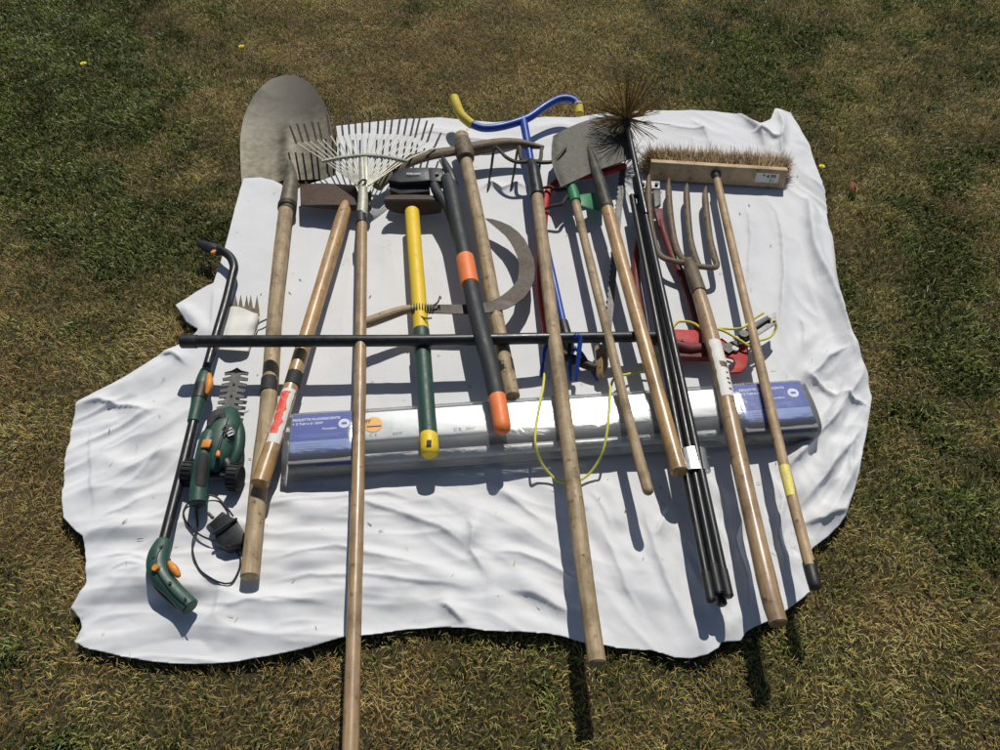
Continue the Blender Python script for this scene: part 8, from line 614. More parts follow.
[40,0,0,0,0,0,0,0,0,0,0,0,0,0,0,0,0,0,0,0,0,0,0,0,0,0,0,0,0,0,0,0,0,0,0,0,0,0,0,0,0,0,0,0,0,0,0,0,0,0,0,0,0,0,0,0,0,0,0,0,0,0,0,0,0,0,-22,0,0,0,0,0,0,0,0,0,0,1,0,-1,0,0,0,0,0,0,0,0,0,22,0,0,0,0,0,0,0,0,0,0,0,0,0,0,-22,0,0,0,1,0,0,0,0,0,0,0,1,0,0,0,-1,0,0,0,0,-1,0,0,0,0,0,0,0,0,1,0,0,1,2,1,-1,0,0,1,0,0,-1,-2,-1,1,0,1,0,-1,0,1,0,0,0,1,1,-1,0,0,-1,0,0,0,1,-1,-1,-1,-1,2,1,1,15,9,5,-4,-13,6,0,-17,-2,-2,0,2,30,24,-40,-9,-5,1,1,-2,0,19],
[40,0,0,0,0,0,0,0,0,0,0,0,0,0,0,0,0,0,0,0,0,0,0,0,0,0,0,0,0,0,0,0,0,0,0,0,0,0,0,0,0,0,0,0,0,0,0,0,0,0,0,0,0,0,0,0,0,0,0,0,0,0,0,0,0,0,0,0,0,0,0,0,0,0,0,0,0,0,0,0,0,0,0,0,0,0,0,0,0,0,0,0,0,0,0,0,0,0,0,0,0,0,0,0,0,0,0,0,-20,-1,0,0,-1,0,0,0,0,1,0,0,0,0,0,-1,0,0,1,0,0,-1,0,0,0,0,1,-1,0,0,3,-2,0,-1,0,1,0,1,0,-1,1,0,1,1,1,-1,0,1,0,-1,0,0,1,-1,-1,0,-1,-1,-1,0,0,0,0,0,0,2,0,5,7,9,15,11,-27,0,0,-19,-1,1,-1,-1,15,22,-33,-5,4,-2,2,-1,1,18],
[40,0,0,0,0,0,0,0,0,0,0,0,0,0,0,0,0,0,0,0,0,0,0,0,0,0,0,0,0,0,0,0,0,0,0,0,0,0,0,0,0,0,0,0,0,0,0,0,0,0,0,0,0,0,0,0,0,0,0,0,0,0,0,0,0,0,0,0,0,0,0,0,0,0,0,0,0,0,0,0,0,0,0,0,0,0,0,0,0,0,0,0,0,0,0,0,0,0,0,0,0,0,0,0,0,0,0,0,0,0,0,0,0,0,0,0,0,0,0,0,0,0,0,0,-22,0,0,0,0,0,1,0,0,0,0,-1,0,0,3,-3,1,-1,0,0,0,0,0,0,0,0,0,0,0,0,0,0,0,0,0,0,0,0,0,0,0,0,0,0,0,0,0,0,0,2,0,1,1,2,16,0,0,0,0,0,-21,3,-4,0,9,19,-24,-4,1,3,-1,1,0,18],
[40,0,0,0,0,0,0,0,0,0,0,0,0,0,0,0,0,0,0,0,0,0,0,0,0,0,0,0,0,0,0,0,0,0,0,0,0,0,0,0,0,0,0,0,0,0,0,0,0,0,0,0,0,0,0,0,0,0,0,0,0,0,0,0,0,0,0,0,0,0,0,0,0,0,0,0,0,0,0,0,0,0,0,0,0,0,0,0,0,0,0,0,0,0,0,0,0,0,0,0,0,0,0,0,0,0,0,0,0,0,0,0,0,0,0,0,0,0,0,0,0,0,0,0,0,0,0,0,-22,0,0,0,0,0,0,1,0,1,0,0,-1,0,0,0,-1,0,0,0,0,0,0,0,0,0,0,0,0,0,0,0,0,0,0,0,0,0,0,0,0,1,0,-1,0,1,0,0,1,20,0,0,0,0,0,0,-21,4,4,-7,2,21,-12,-12,4,-2,0,1,1,17],
[40,0,0,0,0,0,0,0,0,0,0,0,0,0,0,0,0,0,0,0,0,0,0,0,0,0,0,0,0,0,0,0,0,0,0,0,0,0,0,0,0,0,0,0,0,0,0,0,0,0,0,0,0,0,0,0,0,0,0,0,0,0,0,0,0,0,0,0,0,0,0,0,0,0,0,0,0,0,0,0,0,0,0,0,0,0,0,0,0,0,0,0,0,0,0,0,0,0,0,0,0,0,0,0,0,0,0,0,0,0,0,0,0,0,0,0,0,0,0,0,0,0,0,0,0,0,0,0,0,0,0,0,0,0,0,-21,1,0,0,-1,0,-1,0,1,0,0,0,0,0,0,0,0,0,0,0,0,0,0,0,0,0,0,0,0,0,0,-1,0,0,0,0,0,0,22,0,0,0,0,0,0,0,0,0,0,-21,5,4,3,2,3,-2,-5,-6,-4,-1,22,0,0],
[40,0,0,0,0,0,0,0,0,0,0,0,0,0,0,0,0,0,0,0,0,0,0,0,0,0,0,0,0,0,0,0,0,0,0,0,0,0,0,0,0,0,0,0,0,0,0,0,0,0,0,0,0,0,0,0,0,0,0,0,0,0,0,0,0,0,0,0,0,0,0,0,0,0,0,0,0,0,0,0,0,0,0,0,0,0,0,0,0,0,0,0,0,0,0,0,0,0,0,0,0,0,0,0,0,0,0,0,0,0,0,0,0,0,0,0,0,0,0,0,0,0,0,0,0,0,0,0,0,0,0,0,0,0,0,0,0,0,0,0,0,0,0,0,0,0,0,0,0,0,-22,0,0,0,0,0,0,0,0,0,0,0,22,0,0,0,0,0,0,0,0,0,0,0,0,0,0,0,0,0,0,0,0,0,0,-15,2,3,2,3,3,3,6,-7,0,0,0,0]]
CREASES = [  # sharp crests: height mm, far-side mm, near-side mm, step?, pixels
 (5,16,4,0,[(256,508),(300,500),(350,496),(385,491),(425,500)]),
 (6,14,4,0,[(330,514),(366,503),(404,513),(440,526),(462,543),(471,551)]),
 (5,13,4,0,[(262,560),(300,552),(340,546),(365,552),(408,562),(440,570)]),
 (6,15,4,0,[(256,582),(310,575),(365,574),(400,580),(436,583),(478,588)]),
 (4,12,4,0,[(190,600),(230,606),(270,598),(340,604)]),
 (7,8,5,0,[(468,515),(474,530),(471,550),(479,562),(486,573)]),
 (6,16,4,0,[(486,549),(520,553),(550,566),(572,579),(596,590)]),
 (6,14,4,0,[(505,586),(530,592),(552,604),(574,614)]),
 (7,12,3,0,[(437,602),(447,608),(457,618),(463,624)]),
 (5,12,4,0,[(500,488),(522,503),(545,523)]),
 (4,10,4,0,[(598,520),(612,552),(624,585),(642,612)]),
 (4,10,4,0,[(640,500),(652,545),(668,590),(688,630)]),
 (7,8,4,0,[(674,500),(664,520),(658,532),(650,540)]),
 (6,8,5,0,[(700,560),(712,580),(724,600),(722,640)]),
 (5,8,5,0,[(735,480),(742,508),(733,540),(746,575),(750,612)]),
 (5,8,4,0,[(768,470),(781,500),(777,535),(786,575)]),
 (8,12,4,0,[(778,476),(803,455),(828,428),(846,404)]),
 (7,10,4,0,[(800,502),(822,478),(846,452),(864,428)]),
 (6,10,4,0,[(796,522),(822,522),(846,508),(856,490)]),
 (7,9,4,0,[(838,394),(850,403),(866,408)]),
 (7,9,4,0,[(806,376),(822,386),(840,400)]),
 (6,9,4,0,[(846,376),(838,398),(822,424)]),
 (6,8,4,0,[(854,436),(850,468),(838,495)]),
 (6,8,4,0,[(806,382),(828,360),(852,348)]),
 (9,60,5,1,[(806,186),(808,225),(813,255),(826,285),(836,305),(848,338),(858,368)]),
 (6,34,4,1,[(764,194),(776,214),(782,240),(783,285),(781,338)]),
 (5,20,5,0,[(745,200),(750,240),(748,300)]),
 (5,16,5,0,[(800,310),(806,330),(802,352)]),
 (8,10,4,0,[(735,112),(748,122),(758,130),(766,148)]),
 (10,12,4,0,[(776,109),(782,126),(779,146),(784,168)]),
 (7,12,4,0,[(752,132),(768,136),(782,142)]),
 (5,12,5,0,[(690,118),(704,132),(712,152)]),
 (4,14,5,0,[(650,122),(680,128),(720,132)]),
 (9,12,4,0,[(76,405),(98,401),(122,406),(150,414)]),
 (8,9,3,0,[(156,353),(170,354),(186,363)]),
 (4,30,3,1,[(214,284),(211,310),(209,345)]),
 (5,14,4,0,[(100,520),(130,508),(150,492)]),
 (5,14,4,0,[(92,560),(130,556),(158,566),(150,575)]),
 (6,12,4,0,[(108,574),(128,566),(150,570)]),
 (5,14,4,0,[(110,497),(140,478),(165,452),(178,432)]),
 (4,12,4,0,[(200,575),(222,590),(214,612),(200,620)]),
 (6,10,3,0,[(478,189),(490,184),(503,190),(518,184),(530,189)]),
 (3,14,4,0,[(446,134),(480,139),(520,142)]),
 (3,14,4,0,[(395,136),(430,131),(465,136)]),
 (3,30,3,1,[(86,420),(90,470),(94,520)]),
 (4,10,4,0,[(246,492),(262,500),(300,494),(330,497)]),
 (4,10,4,0,[(590,486),(606,510),(612,530)]),
 (5,10,4,0,[(714,480),(722,503),(719,530),(726,558)]),
]
def creases(X, Y):
    Z = np.zeros(X.shape)
    wx = X + .010 * (fbm(X, Y, 16, 50) - .5) + .02 * (fbm(X, Y, 5, 55) - .5); wy = Y + .010 * (fbm(X, Y, 16, 60) - .5) + .02 * (fbm(X, Y, 5, 65) - .5)
    for Hh, wa, wb, step, pl in CREASES:
        P = np.array([[*W(x, y, 0).xy] for x, y in pl]); lo = P.min(0) - .16; hi = P.max(0) + .16
        m = (wx > lo[0]) & (wx < hi[0]) & (wy > lo[1]) & (wy < hi[1])
        d, sg, a, _, _, _ = polydist(wx[m], wy[m], P)
        far = sg < 0
        if step: far = sg < 0 if P[0][1] < P[-1][1] else sg < 0
        w = np.where(far, wa, wb) / 1000
        env = np.clip(np.minimum(a, 1 - a) * 3.5, 0, 1); env = env * env * (3 - 2 * env); env = .1 + .9 * env
        Z[m] += (1.7 if pl[0][0] > 734 else 1.25) * Hh / 1000 * env * np.exp(-(d / w) ** 1.15)
    px, py = to_px(X, Y, ZC)
    rough = np.clip(np.clip((py - 455) / 60, 0, 1) + np.clip((px - 775) / 60, 0, 1) + np.clip((215 - px) / 60, 0, 1) + .22, 0, 1)
    # long taut creases: stretched ridged noise whose grain follows the pull of the cloth in each part
    def grain(deg, lo, hi, seed, wob=.05):
        a = math.radians(deg); u = X * math.cos(a) + Y * math.sin(a); v = -X * math.sin(a) + Y * math.cos(a)
        v = v + wob * (fbm(X, Y, 3.0, seed + 31, 2) - .5) * 2
        r = np.abs(fbm(u * lo / hi, v, hi, seed, 2, .4) - .5) * 2
        fine = np.abs(fbm(u * lo / hi * 1.3, v, hi * 2.1, seed + 7, 2, .4) - .5) * 2
        return .023 * (.30 - np.minimum(r, .62)) + .0095 * (.28 - np.minimum(fine, .6))
    def bell(x0, y0, rx, ry): return np.exp(-((px - x0) / rx) ** 2 - ((py - y0) / ry) ** 2)
    parts = [(grain(2, 2.4, 11, 400), bell(300, 560, 190, 90)), (grain(38, 2.4, 10, 420), bell(120, 470, 75, 90)), (grain(-28, 2.2, 10, 440), bell(520, 560, 100, 90)),
             (grain(-62, 2.2, 11, 460), bell(650, 560, 80, 100)), (grain(-82, 2.2, 12, 480), bell(760, 540, 60, 110)), (grain(48, 2.6, 12, 500), bell(840, 440, 50, 90)),
             (grain(-84, 1.8, 11, 520), bell(810, 270, 55, 100)), (grain(-40, 2.4, 11, 540), .7 * bell(740, 130, 60, 30)), (grain(5, 2, 9, 560), .35 * bell(480, 140, 150, 40)),
             (grain(-86, 1.6, 8, 580), .25 * bell(500, 300, 300, 130)), (grain(70, 2, 9, 600), .5 * bell(210, 330, 40, 80))]
    ws = sum(w for _, w in parts) + .05
    Z += rough * sum(g * w for g, w in parts) / ws * (1.1 + .7 * np.clip((px - 740) / 60, 0, 1) + .5 * np.clip((230 - px) / 60, 0, 1))
    Z += .0012 * rough * (fbm(X, Y, 40, 97, 2) - .5)
    return Z
def build_sheet():
    st = 0.011
    Q0 = np.cumsum(np.array(SHEET), 1) * .00025 + .024
    for _ in range(2):                              # ease the grid steps out of the diagonal folds
        P_ = np.pad(Q0, 1, mode='edge'); Q0 = (P_[:-2, 1:-1] + 2 * P_[1:-1, 1:-1] + P_[2:, 1:-1]) / 4
        P_ = np.pad(Q0, 1, mode='edge'); Q0 = (P_[1:-1, :-2] + 2 * P_[1:-1, 1:-1] + P_[1:-1, 2:]) / 4
    x0, y0 = EW.min(0) - 2 * st; st2 = .0034
    gx = np.arange(1.01, Q0.shape[1] - 2.01, st2 / st); gy = np.arange(1.01, Q0.shape[0] - 2.01, st2 / st)
    def up(A, g):                                   # smooth cubic resampling along axis 0
        i = np.floor(g).astype(int); t = (g - i)[:, None]
        return .5 * (2 * A[i] + (A[i + 1] - A[i - 1]) * t + (2 * A[i - 1] - 5 * A[i] + 4 * A[i + 1] - A[i + 2]) * t * t + (3 * A[i] - A[i - 1] - 3 * A[i + 1] + A[i + 2]) * t ** 3)
    Q = up(up(Q0, gy).T, gx).T
    xs = x0 + gx * st; ys = y0 + gy * st; x0 = xs[0]; y0 = ys[0]; st = st2
    X, Y = np.meshgrid(xs, ys)
    base = .5 * (Q + ZC) ; Q = np.maximum(np.where(Q > .045, Q - .2 * (Q - .045), base + 1.0 * (Q - base)) * 1.0 + creases(X, Y), .022); ins = inside(X, Y, EW)
    cell = ins[:-1, :-1] | ins[1:, :-1] | ins[:-1, 1:] | ins[1:, 1:]
    use = np.zeros(X.shape, bool)
    for a in (slice(None, -1), slice(1, None)):
        for c in (slice(None, -1), slice(1, None)): use[a, c] |= cell
    D, S, A, NX, NY, V = polydist(X, Y, EW, True, EL)
    snap = (~ins & use); X = np.where(snap, NX, X); Y = np.where(snap, NY, Y)
    n = int(use.sum()); H = np.where(use, Q, np.nan)
    V3 = np.stack([X[use], Y[use], Q[use]], 1)
    idx = -np.ones(X.shape, int); idx[use] = np.arange(n)
    jj, ii = np.nonzero(cell)
    F = np.stack([idx[jj, ii], idx[jj, ii + 1], idx[jj + 1, ii + 1], idx[jj + 1, ii]], 1)
    me = bpy.data.meshes.new('bed_sheet')
    org = np.array([0, 1.4, 0.0])
    me.vertices.add(len(V3)); me.vertices.foreach_set('co', (V3 - org).ravel().astype('f'))
    me.loops.add(F.size); me.loops.foreach_set('vertex_index', F.ravel().astype('i'))
    me.polygons.add(len(F)); me.polygons.foreach_set('loop_start', (np.arange(len(F)) * 4).astype('i')); me.polygons.foreach_set('loop_total', np.full(len(F), 4, 'i'))
    me.update(); me.validate()
    me.polygons.foreach_set('use_smooth', np.ones(len(me.polygons), bool))
    px, py = to_px(V3[:, 0], V3[:, 1], ZC); stn = np.zeros(len(V3))
    for x, y, r, s in STAINS: stn = np.maximum(stn, s * np.exp(-((px - x) ** 2 + (py - y) ** 2 * 1.6) / r ** 2))
    if len(me.vertices) == len(V3):
        at = me.attributes.new('stain', 'FLOAT', 'POINT'); at.data.foreach_set('value', stn.astype('f'))
    me.materials.append(M['cotton'])
    o = bpy.data.objects.new('bed_sheet', me); COL.objects.link(o); o.location = tuple(org)
    so = o.modifiers.new('thickness', 'SOLIDIFY'); so.thickness = 0.0018; so.offset = -1
    tag(o, 'large white cotton bed sheet, wrinkled, spread flat on the lawn under all the tools', 'bed sheet')
    return x0, y0, st, H
_sx, _sy, _sst, _SH = build_sheet()
def cloth_z(x, y):
    i = int(round((x - _sx) / _sst)); j = int(round((y - _sy) / _sst))
    if 0 <= j < _SH.shape[0] and 0 <= i < _SH.shape[1]:
        w = _SH[max(0, j - 1):j + 2, max(0, i - 1):i + 2]
        if not np.all(np.isnan(w)): return float(np.nanmax(w))
    return 0.02
def lay(pts, clear=.0012):
    """raise every point of a cord clear of the cloth under it"""
    for p, r in pts:
        p.z = max(p.z, cloth_z(p.x, p.y) + r + clear)
    return pts

# ------------------------------------------------------------------ lawn
bm = bmesh.new()
s = 150
vs = [bm.verts.new((x, y, 0)) for x, y in ((-s, -s), (s, -s), (s, s), (-s, s))]; bm.faces.new(vs)
g = mk('ground', bm, 'soil', None, False); g['kind'] = 'structure'

GREEN = [(40,60,150,.75),(10,150,110,.6),(150,260,55,.35),(90,270,50,.3),(200,150,60,.2),(100,60,90,.35),(820,60,120,.32),(950,120,120,.3),(960,300,110,.4),(900,430,80,.45),(980,520,90,.3),(860,560,50,.4),
         (560,700,60,.3),(160,700,60,.25),(20,650,70,.35),(30,740,60,.25),(760,30,60,.3),(720,60,60,.2),(250,40,70,.15),(940,230,60,.35),(330,90,30,.2),(700,700,50,.15),(470,660,60,.3),(60,330,60,.1)]
BROWN = [(150,330,80,.35),(60,450,80,.4),(30,350,90,.3),(450,40,150,.35),(330,100,80,.2),(560,60,80,.2),(100,560,50,.2),(120,740,90,.15),(900,620,60,.2),(800,720,90,.25),(430,730,90,.15),(700,110,60,.1),(640,30,80,.2),(860,150,50,.25),(200,700,60,.15),(250,60,80,.2),(880,330,30,.1),(350,30,100,.15)]
def patchmap(X, Y):
    px, py = to_px(X, Y, 0.02)
    g = 0.27 + 1.3 * (fbm(X, Y, 3.0, 200, 4, .6) - .5) + 1.5 * (fbm(X, Y, 11, 210, 3) - .5)
    for x, y, r, a in GREEN: g += a * 1.05 * np.exp(-((px - x) ** 2 + (py - y) ** 2) / r ** 2)
    for x, y, r, a in BROWN: g -= a * 0.9 * np.exp(-((px - x) ** 2 + (py - y) ** 2) / r ** 2)
    return np.clip(g, 0, 1)
def build_grass():
    def scatter(n, x0, x1, y0, y1): return rng.uniform(x0, x1, n), rng.uniform(y0, y1, n)
    X, Y = scatter(780000, -2.7, 2.7, 0.1, 4.0)
    px, py = to_px(X, Y, 0.0)
    vis = (px > -40) & (px < 1040) & (py > -60) & (py < 800)
    keep = vis | (rng.random(len(X)) < 0.25)
    X, Y = X[keep], Y[keep]
    X2, Y2 = scatter(70000, -4.5, 4.5, -1.0, 6.0)
    o = (X2 < -2.7) | (X2 > 2.7) | (Y2 < .1) | (Y2 > 4.0); X = np.concatenate([X, X2[o]]); Y = np.concatenate([Y, Y2[o]])
    ins = inside(X, Y, EW); D = polydist(X[ins], Y[ins], EW, True)[0]; D_all = np.zeros(len(X)); D_all[ins] = D
    kill = np.zeros(len(X), bool); kill[np.nonzero(ins)[0][D > 0.03]] = True
    edge = np.zeros(len(X), bool); edge[np.nonzero(ins)[0]] = True
    bits = kill & (rng.random(len(X)) < .0016) & (D_all > .02); kill &= ~bits     # a few dead blades trodden onto the cloth
    X, Y, edge, bits = X[~kill], Y[~kill], edge[~kill], bits[~kill]
    n = len(X); g = patchmap(X, Y)
    dens = vnoise(X * 9, Y * 9, 77); clump = vnoise(X * 26, Y * 26, 78)
    isg = rng.random(n) < (0.10 + 0.85 * g)
    straw = (rng.random(n) < np.where(isg, .015, .12))
    L = np.where(isg, rng.uniform(.014, .034, n), rng.uniform(.012, .03, n)); L = np.where(straw, rng.uniform(.012, .030, n), L)
    L *= 0.48 + 0.52 * clump; wide = isg & (g > .75); L = np.where(edge, np.minimum(L * .5, .012), L)
    wd = np.where(isg, rng.uniform(.0016, .0036, n), rng.uniform(.0009, .0018, n)); wd = np.where(straw, rng.uniform(.0008, .0014, n), wd); wd = np.where(wide, wd * 1.7, wd) * .88
    ang = rng.uniform(0, 2 * np.pi, n)
    # clumps lean together
    la = 2 * np.pi * vnoise(X * 7, Y * 7, 80) * 2; mixa = rng.random(n) < .45; ang = np.where(mixa, la + rng.normal(0, .7, n), ang)
    lean = np.where(isg, rng.uniform(.5, 1.3, n), rng.uniform(.8, 1.5, n)); lean = np.where(straw, rng.uniform(.9, 1.35, n), lean)
    dx, dy = np.cos(ang), np.sin(ang)
    base = np.where(straw, rng.uniform(.008, .024, n), rng.uniform(0, .006, n)) ; base = np.where(edge, 0, base); base[bits] = [cloth_z(x, y) + .002 for x, y in zip(X[bits], Y[bits])]; lean[bits] = 1.5; L[bits] = rng.uniform(.006, .018, int(bits.sum()))
    # two segment blade
    a1 = np.where(straw, lean, lean * .6); a2 = np.where(straw, lean * 1.1, np.minimum(lean * 1.18, 1.65))
    h1 = L * .55; h2 = L * .5
    p0 = np.stack([X, Y, base], 1)
    p1 = p0 + np.stack([dx * np.sin(a1) * h1, dy * np.sin(a1) * h1, np.cos(a1) * h1], 1)
    p2 = p1 + np.stack([dx * np.sin(a2) * h2, dy * np.sin(a2) * h2, np.cos(a2) * h2], 1); p2[:, 2] = np.maximum(p2[:, 2], .002); p1[bits, 2] = base[bits] + .001; p2[bits, 2] = base[bits]
    tw = rng.normal(0, .5, n)
    sx, sy = -np.sin(ang + tw), np.cos(ang + tw); sd = np.stack([sx, sy, rng.normal(0, .25, n)], 1) * (wd / 2)[:, None]
    V = np.stack([p0 - sd, p0 + sd, p1 + sd * .9, p1 - sd * .9, p2], 1).reshape(-1, 3)
    b = np.arange(n) * 5
    loops = np.stack([b, b + 1, b + 2, b + 3, b + 3, b + 2, b + 4], 1).ravel()
    ls = np.stack([np.arange(n) * 7, np.arange(n) * 7 + 4], 1).ravel(); lt = np.tile([4, 3], n)
    # colours
    r1 = rng.random(n)[:, None]; r2 = rng.random(n)[:, None]
    gc = (1 - r1) * np.array([.056, .082, .020]) + r1 ** 1.3 * np.array([.27, .30, .08])
    big = fbm(X, Y, 2.5, 300, 3)[:, None]
    bc = (1 - r1) * np.array([.32, .22, .05]) + r1 ** 1.1 * np.array([.86, .65, .22])
    rb = (1 - r1) * np.array([.33, .21, .055]) + r1 ** 1.1 * np.array([.78, .55, .20])
    mixr = np.clip((big - .45) * 5, 0, 1); bc = bc * (1 - mixr) + rb * mixr
    stc = (1 - r2) * np.array([.40, .30, .12]) + r2 * np.array([.58, .46, .23])
    col = np.where(isg[:, None], gc, bc); col = np.where(straw[:, None], stc, col)
    col *= (0.6 + 0.75 * dens)[:, None] * np.exp(rng.normal(0, .22, n))[:, None]; col = np.clip(col, 0, .8)
    C = np.repeat(np.concatenate([col, np.ones((n, 1))], 1), 5, 0)
    me = bpy.data.meshes.new('grass')
    me.vertices.add(n * 5); me.vertices.foreach_set('co', V.ravel().astype('f'))
    me.loops.add(len(loops)); me.loops.foreach_set('vertex_index', loops.astype('i'))
    me.polygons.add(len(ls)); me.polygons.foreach_set('loop_start', ls.astype('i')); me.polygons.foreach_set('loop_total', lt.astype('i'))
    me.update()
    at = me.attributes.new('tint', 'FLOAT_COLOR', 'POINT'); at.data.foreach_set('color', C.ravel().astype('f'))
    me.materials.append(M['grass'])
    o = bpy.data.objects.new('grass', me); COL.objects.link(o); o['kind'] = 'stuff'
    o['label'] = 'short dry lawn grass, brown and green in patches, all around the sheet'; o['category'] = 'grass'
build_grass()

# small things in the grass
def flower(px, py, label, s=1.0):
    c = W(px, py, 0); c.z = 0.0
    t = thing('dandelion', label, 'flower', c, 'yellow flowers in the lawn')
    bm = tube(bmesh.new(), [(c, .0012), (c + Vector((.004, .002, .02)), .0011), (c + Vector((.006, .004, .036)), .001)], 6); mk('stem', bm, 'green_paint', t)
    bm = bmesh.new(); top = c + Vector((.006, .004, .037))
    for r_, k, zz in ((.013, 13, 0), (.009, 10, .002), (.005, 7, .004)):
        for i in range(k):
            a = 2 * math.pi * (i + random.random() * .4) / k; d = Vector((math.cos(a), math.sin(a), .25)); q = Vector((-math.sin(a), math.cos(a), 0))
            p = top + UP * zz
            v = [bm.verts.new(x) for x in (p - q * .0012 * s, p + d * r_ * .7 * s - q * .0026 * s, p + d * r_ * s, p + d * r_ * .7 * s + q * .0026 * s, p + q * .0012 * s)]
            bm.faces.new(v)
    mk('petals', bm, 'petal', t)
flower(82, 65, 'tiny yellow flower alone in the green corner of the lawn')
flower(240, 48, 'tiny yellow flower in brown grass beyond the round shovel blade', .9)
flower(820, 168, 'yellow flower in the grass beside the sheet near the broom', .8)
def dry_leaf():
    bm = bmesh.new()
    def fn(u, v):
        w = (5 + 1.5 * math.sin(5 * v)) * math.sin(math.pi * min(1, .08 + v * .92)) ** .7
        p = W(853 + (u - .5) * w + 2 * v, 181 + 11 * v, -.008 + .012 * abs(u - .5) + .006 * math.sin(4 * v)); return p
    shell(bm, fn, 6, 10, .0004)
    o = mk('dry_leaf', bm, 'leaf_dry'); 
    tag(o, 'curled reddish brown dead leaf lying on the grass right of the sheet', 'leaf')
dry_leaf()

# ------------------------------------------------------------------ TOOLS
# 1 round point shovel (far left)
def shovel():
    t = thing('round_shovel', 'round-nosed digging shovel with dusty grey blade and long grey wooden shaft', 'shovel', W(268, 400, 0))
    bm = bmesh.new()
    tip = W(286, 79.5, .0); tip.z = .045
    base = W(288.5, 180, -.012)
    ax = (tip - base); Lb = ax.length; axn = ax.normalized(); sd = axn.cross(UP).normalized()
    half = .5 * 92 / SCL(289, 170, 0)
    def fn(u, v):
        s = 2 * u - 1
        if v < .36: w = half * (0.985 + .04 * math.sin(v / .36 * math.pi / 2))
        else:
            k = (v - .36) / .64; w = half * 1.025 * math.sqrt(max(0, 1 - k ** 1.9)) 
        sh = 0
        if v < .12: sh = 0
        p = base + axn * Lb * (v * 1.0 - .03 * (abs(s) ** 2) * (1 - v)) + sd * s * w
        dish = .030 * v ** .5 * (s * s) * (1 - .45 * v) * (w / half) ** 2
        p.z += dish + .012 * v * v - .004
        # central strap swelling near the socket
        p.z += .013 * math.exp(-(s / .13) ** 2) * max(0, 1 - v / .55)
        return p
    o_ = t.location.y; y1 = W(286, 80, 0).y - o_; yh = W(286, 122, 0).y - o_      # where the soil line runs
    sh_ma = [q for q in M['shovel_steel'].node_tree.nodes if q.bl_idname == 'ShaderNodeMath'][0]
    mr = M['shovel_steel'].node_tree.nodes.new('ShaderNodeMapRange'); mr.inputs['From Min'].default_value = yh + .07; mr.inputs['From Max'].default_value = yh + .24
    nt_ = M['shovel_steel'].node_tree; nt_.links.new(sh_ma.outputs[0], mr.inputs['Value']); nt_.links.new(mr.outputs[0], SHOVEL_RAMP.inputs['Fac'])
    shell(bm, fn, 36, 34, .0025); mk('blade', bm, 'shovel_steel', t)
    mk('socket', T((289,162,.004,5),(290,170,.016,10),(291,180,.028,14),(290,190,.032,15.5),(287,208,.032,17.5), cap='round', smooth=5), 'steel_dirty', t)
    bm = disc(bmesh.new(), W(289, 200, .05), UP, .003, .006, 10); mk('rivet', bm, 'rust_dark', t)
    hp = [(287,204,.032,14.5),(276,300,.03,15),(269,390,.028,16.5),(259,480,.026,18),(250,577,.022,18.5)]
    mk('shaft', handle_bm(hp), 'wood_grey', t)
    mk('tape_band', tube(bmesh.new(), between(hp, fr(hp, 379), fr(hp, 393), 1.05), 18), 'black_rubber', t)
    mk('socket_rim', tube(bmesh.new(), PX((287.3,205,.032,18.6),(287,209,.032,18.6)), 18), 'rust_dark', t)
shovel()

# 2 wooden handled axe
def axe():
    t = thing('felling_axe', 'axe with brown rusty head, varnished handle and torn red and white sticker', 'axe', W(300, 350, 0))
    bm = bmesh.new()
    # wedge: cutting edge at the left, poll at the right
    L_ = [(299,184,.052),(300,206,.05)]
    secs = [((300,186),(300.5,205.5),.003),((304,185),(308,206.5),.008),((322,185),(322,207),.016),((344,187),(344,208),.022),((358,188),(358,208),.024),((371,190),(371,208),.024)]
    rings = []
    for (a, b_, th) in secs:
        A = W(a[0], a[1], .045); B = W(b_[0], b_[1], .045)
        rings.append([bm.verts.new(q) for q in (A + UP * th / 2, B + UP * th / 2, B - UP * th / 2, A - UP * th / 2)])
    for i in range(len(rings) - 1):
        for k in range(4): bm.faces.new((rings[i][k], rings[i][(k + 1) % 4], rings[i + 1][(k + 1) % 4], rings[i + 1][k]))
    bm.faces.new(rings[0]); bm.faces.new(rings[-1]); bmesh.ops.recalc_face_normals(bm, faces=bm.faces)
    bmesh.ops.bevel(bm, geom=list(bm.edges), offset=.0012, segments=2, affect='EDGES')
    mk('head', bm, 'axe_rust', t)
    hp = [(346,205,.036,12),(343,214,.044,13.5),(322,285,.05,14.5),(296,372,.056,15),(275,440,.06,16.5),(260,484,.06,18.5)]
    mk('handle', handle_bm(hp), 'wood_warm', t)
    mk('tape_band', tube(bmesh.new(), between(hp, fr(hp, 374), fr(hp, 386), 1.05), 18), 'black_rubber', t)
    st = mk('sticker', wrap(bmesh.new(), between(hp, fr(hp, 393), fr(hp, 447), 1.04, 14), -75, 60, 14, 4), 'paper', t)
    mk('red_print', wrap(bmesh.new(), between(hp, fr(hp, 396), fr(hp, 438), 1.06, 14), -35, 28, 12, 12), 'paper_red', st)
axe()

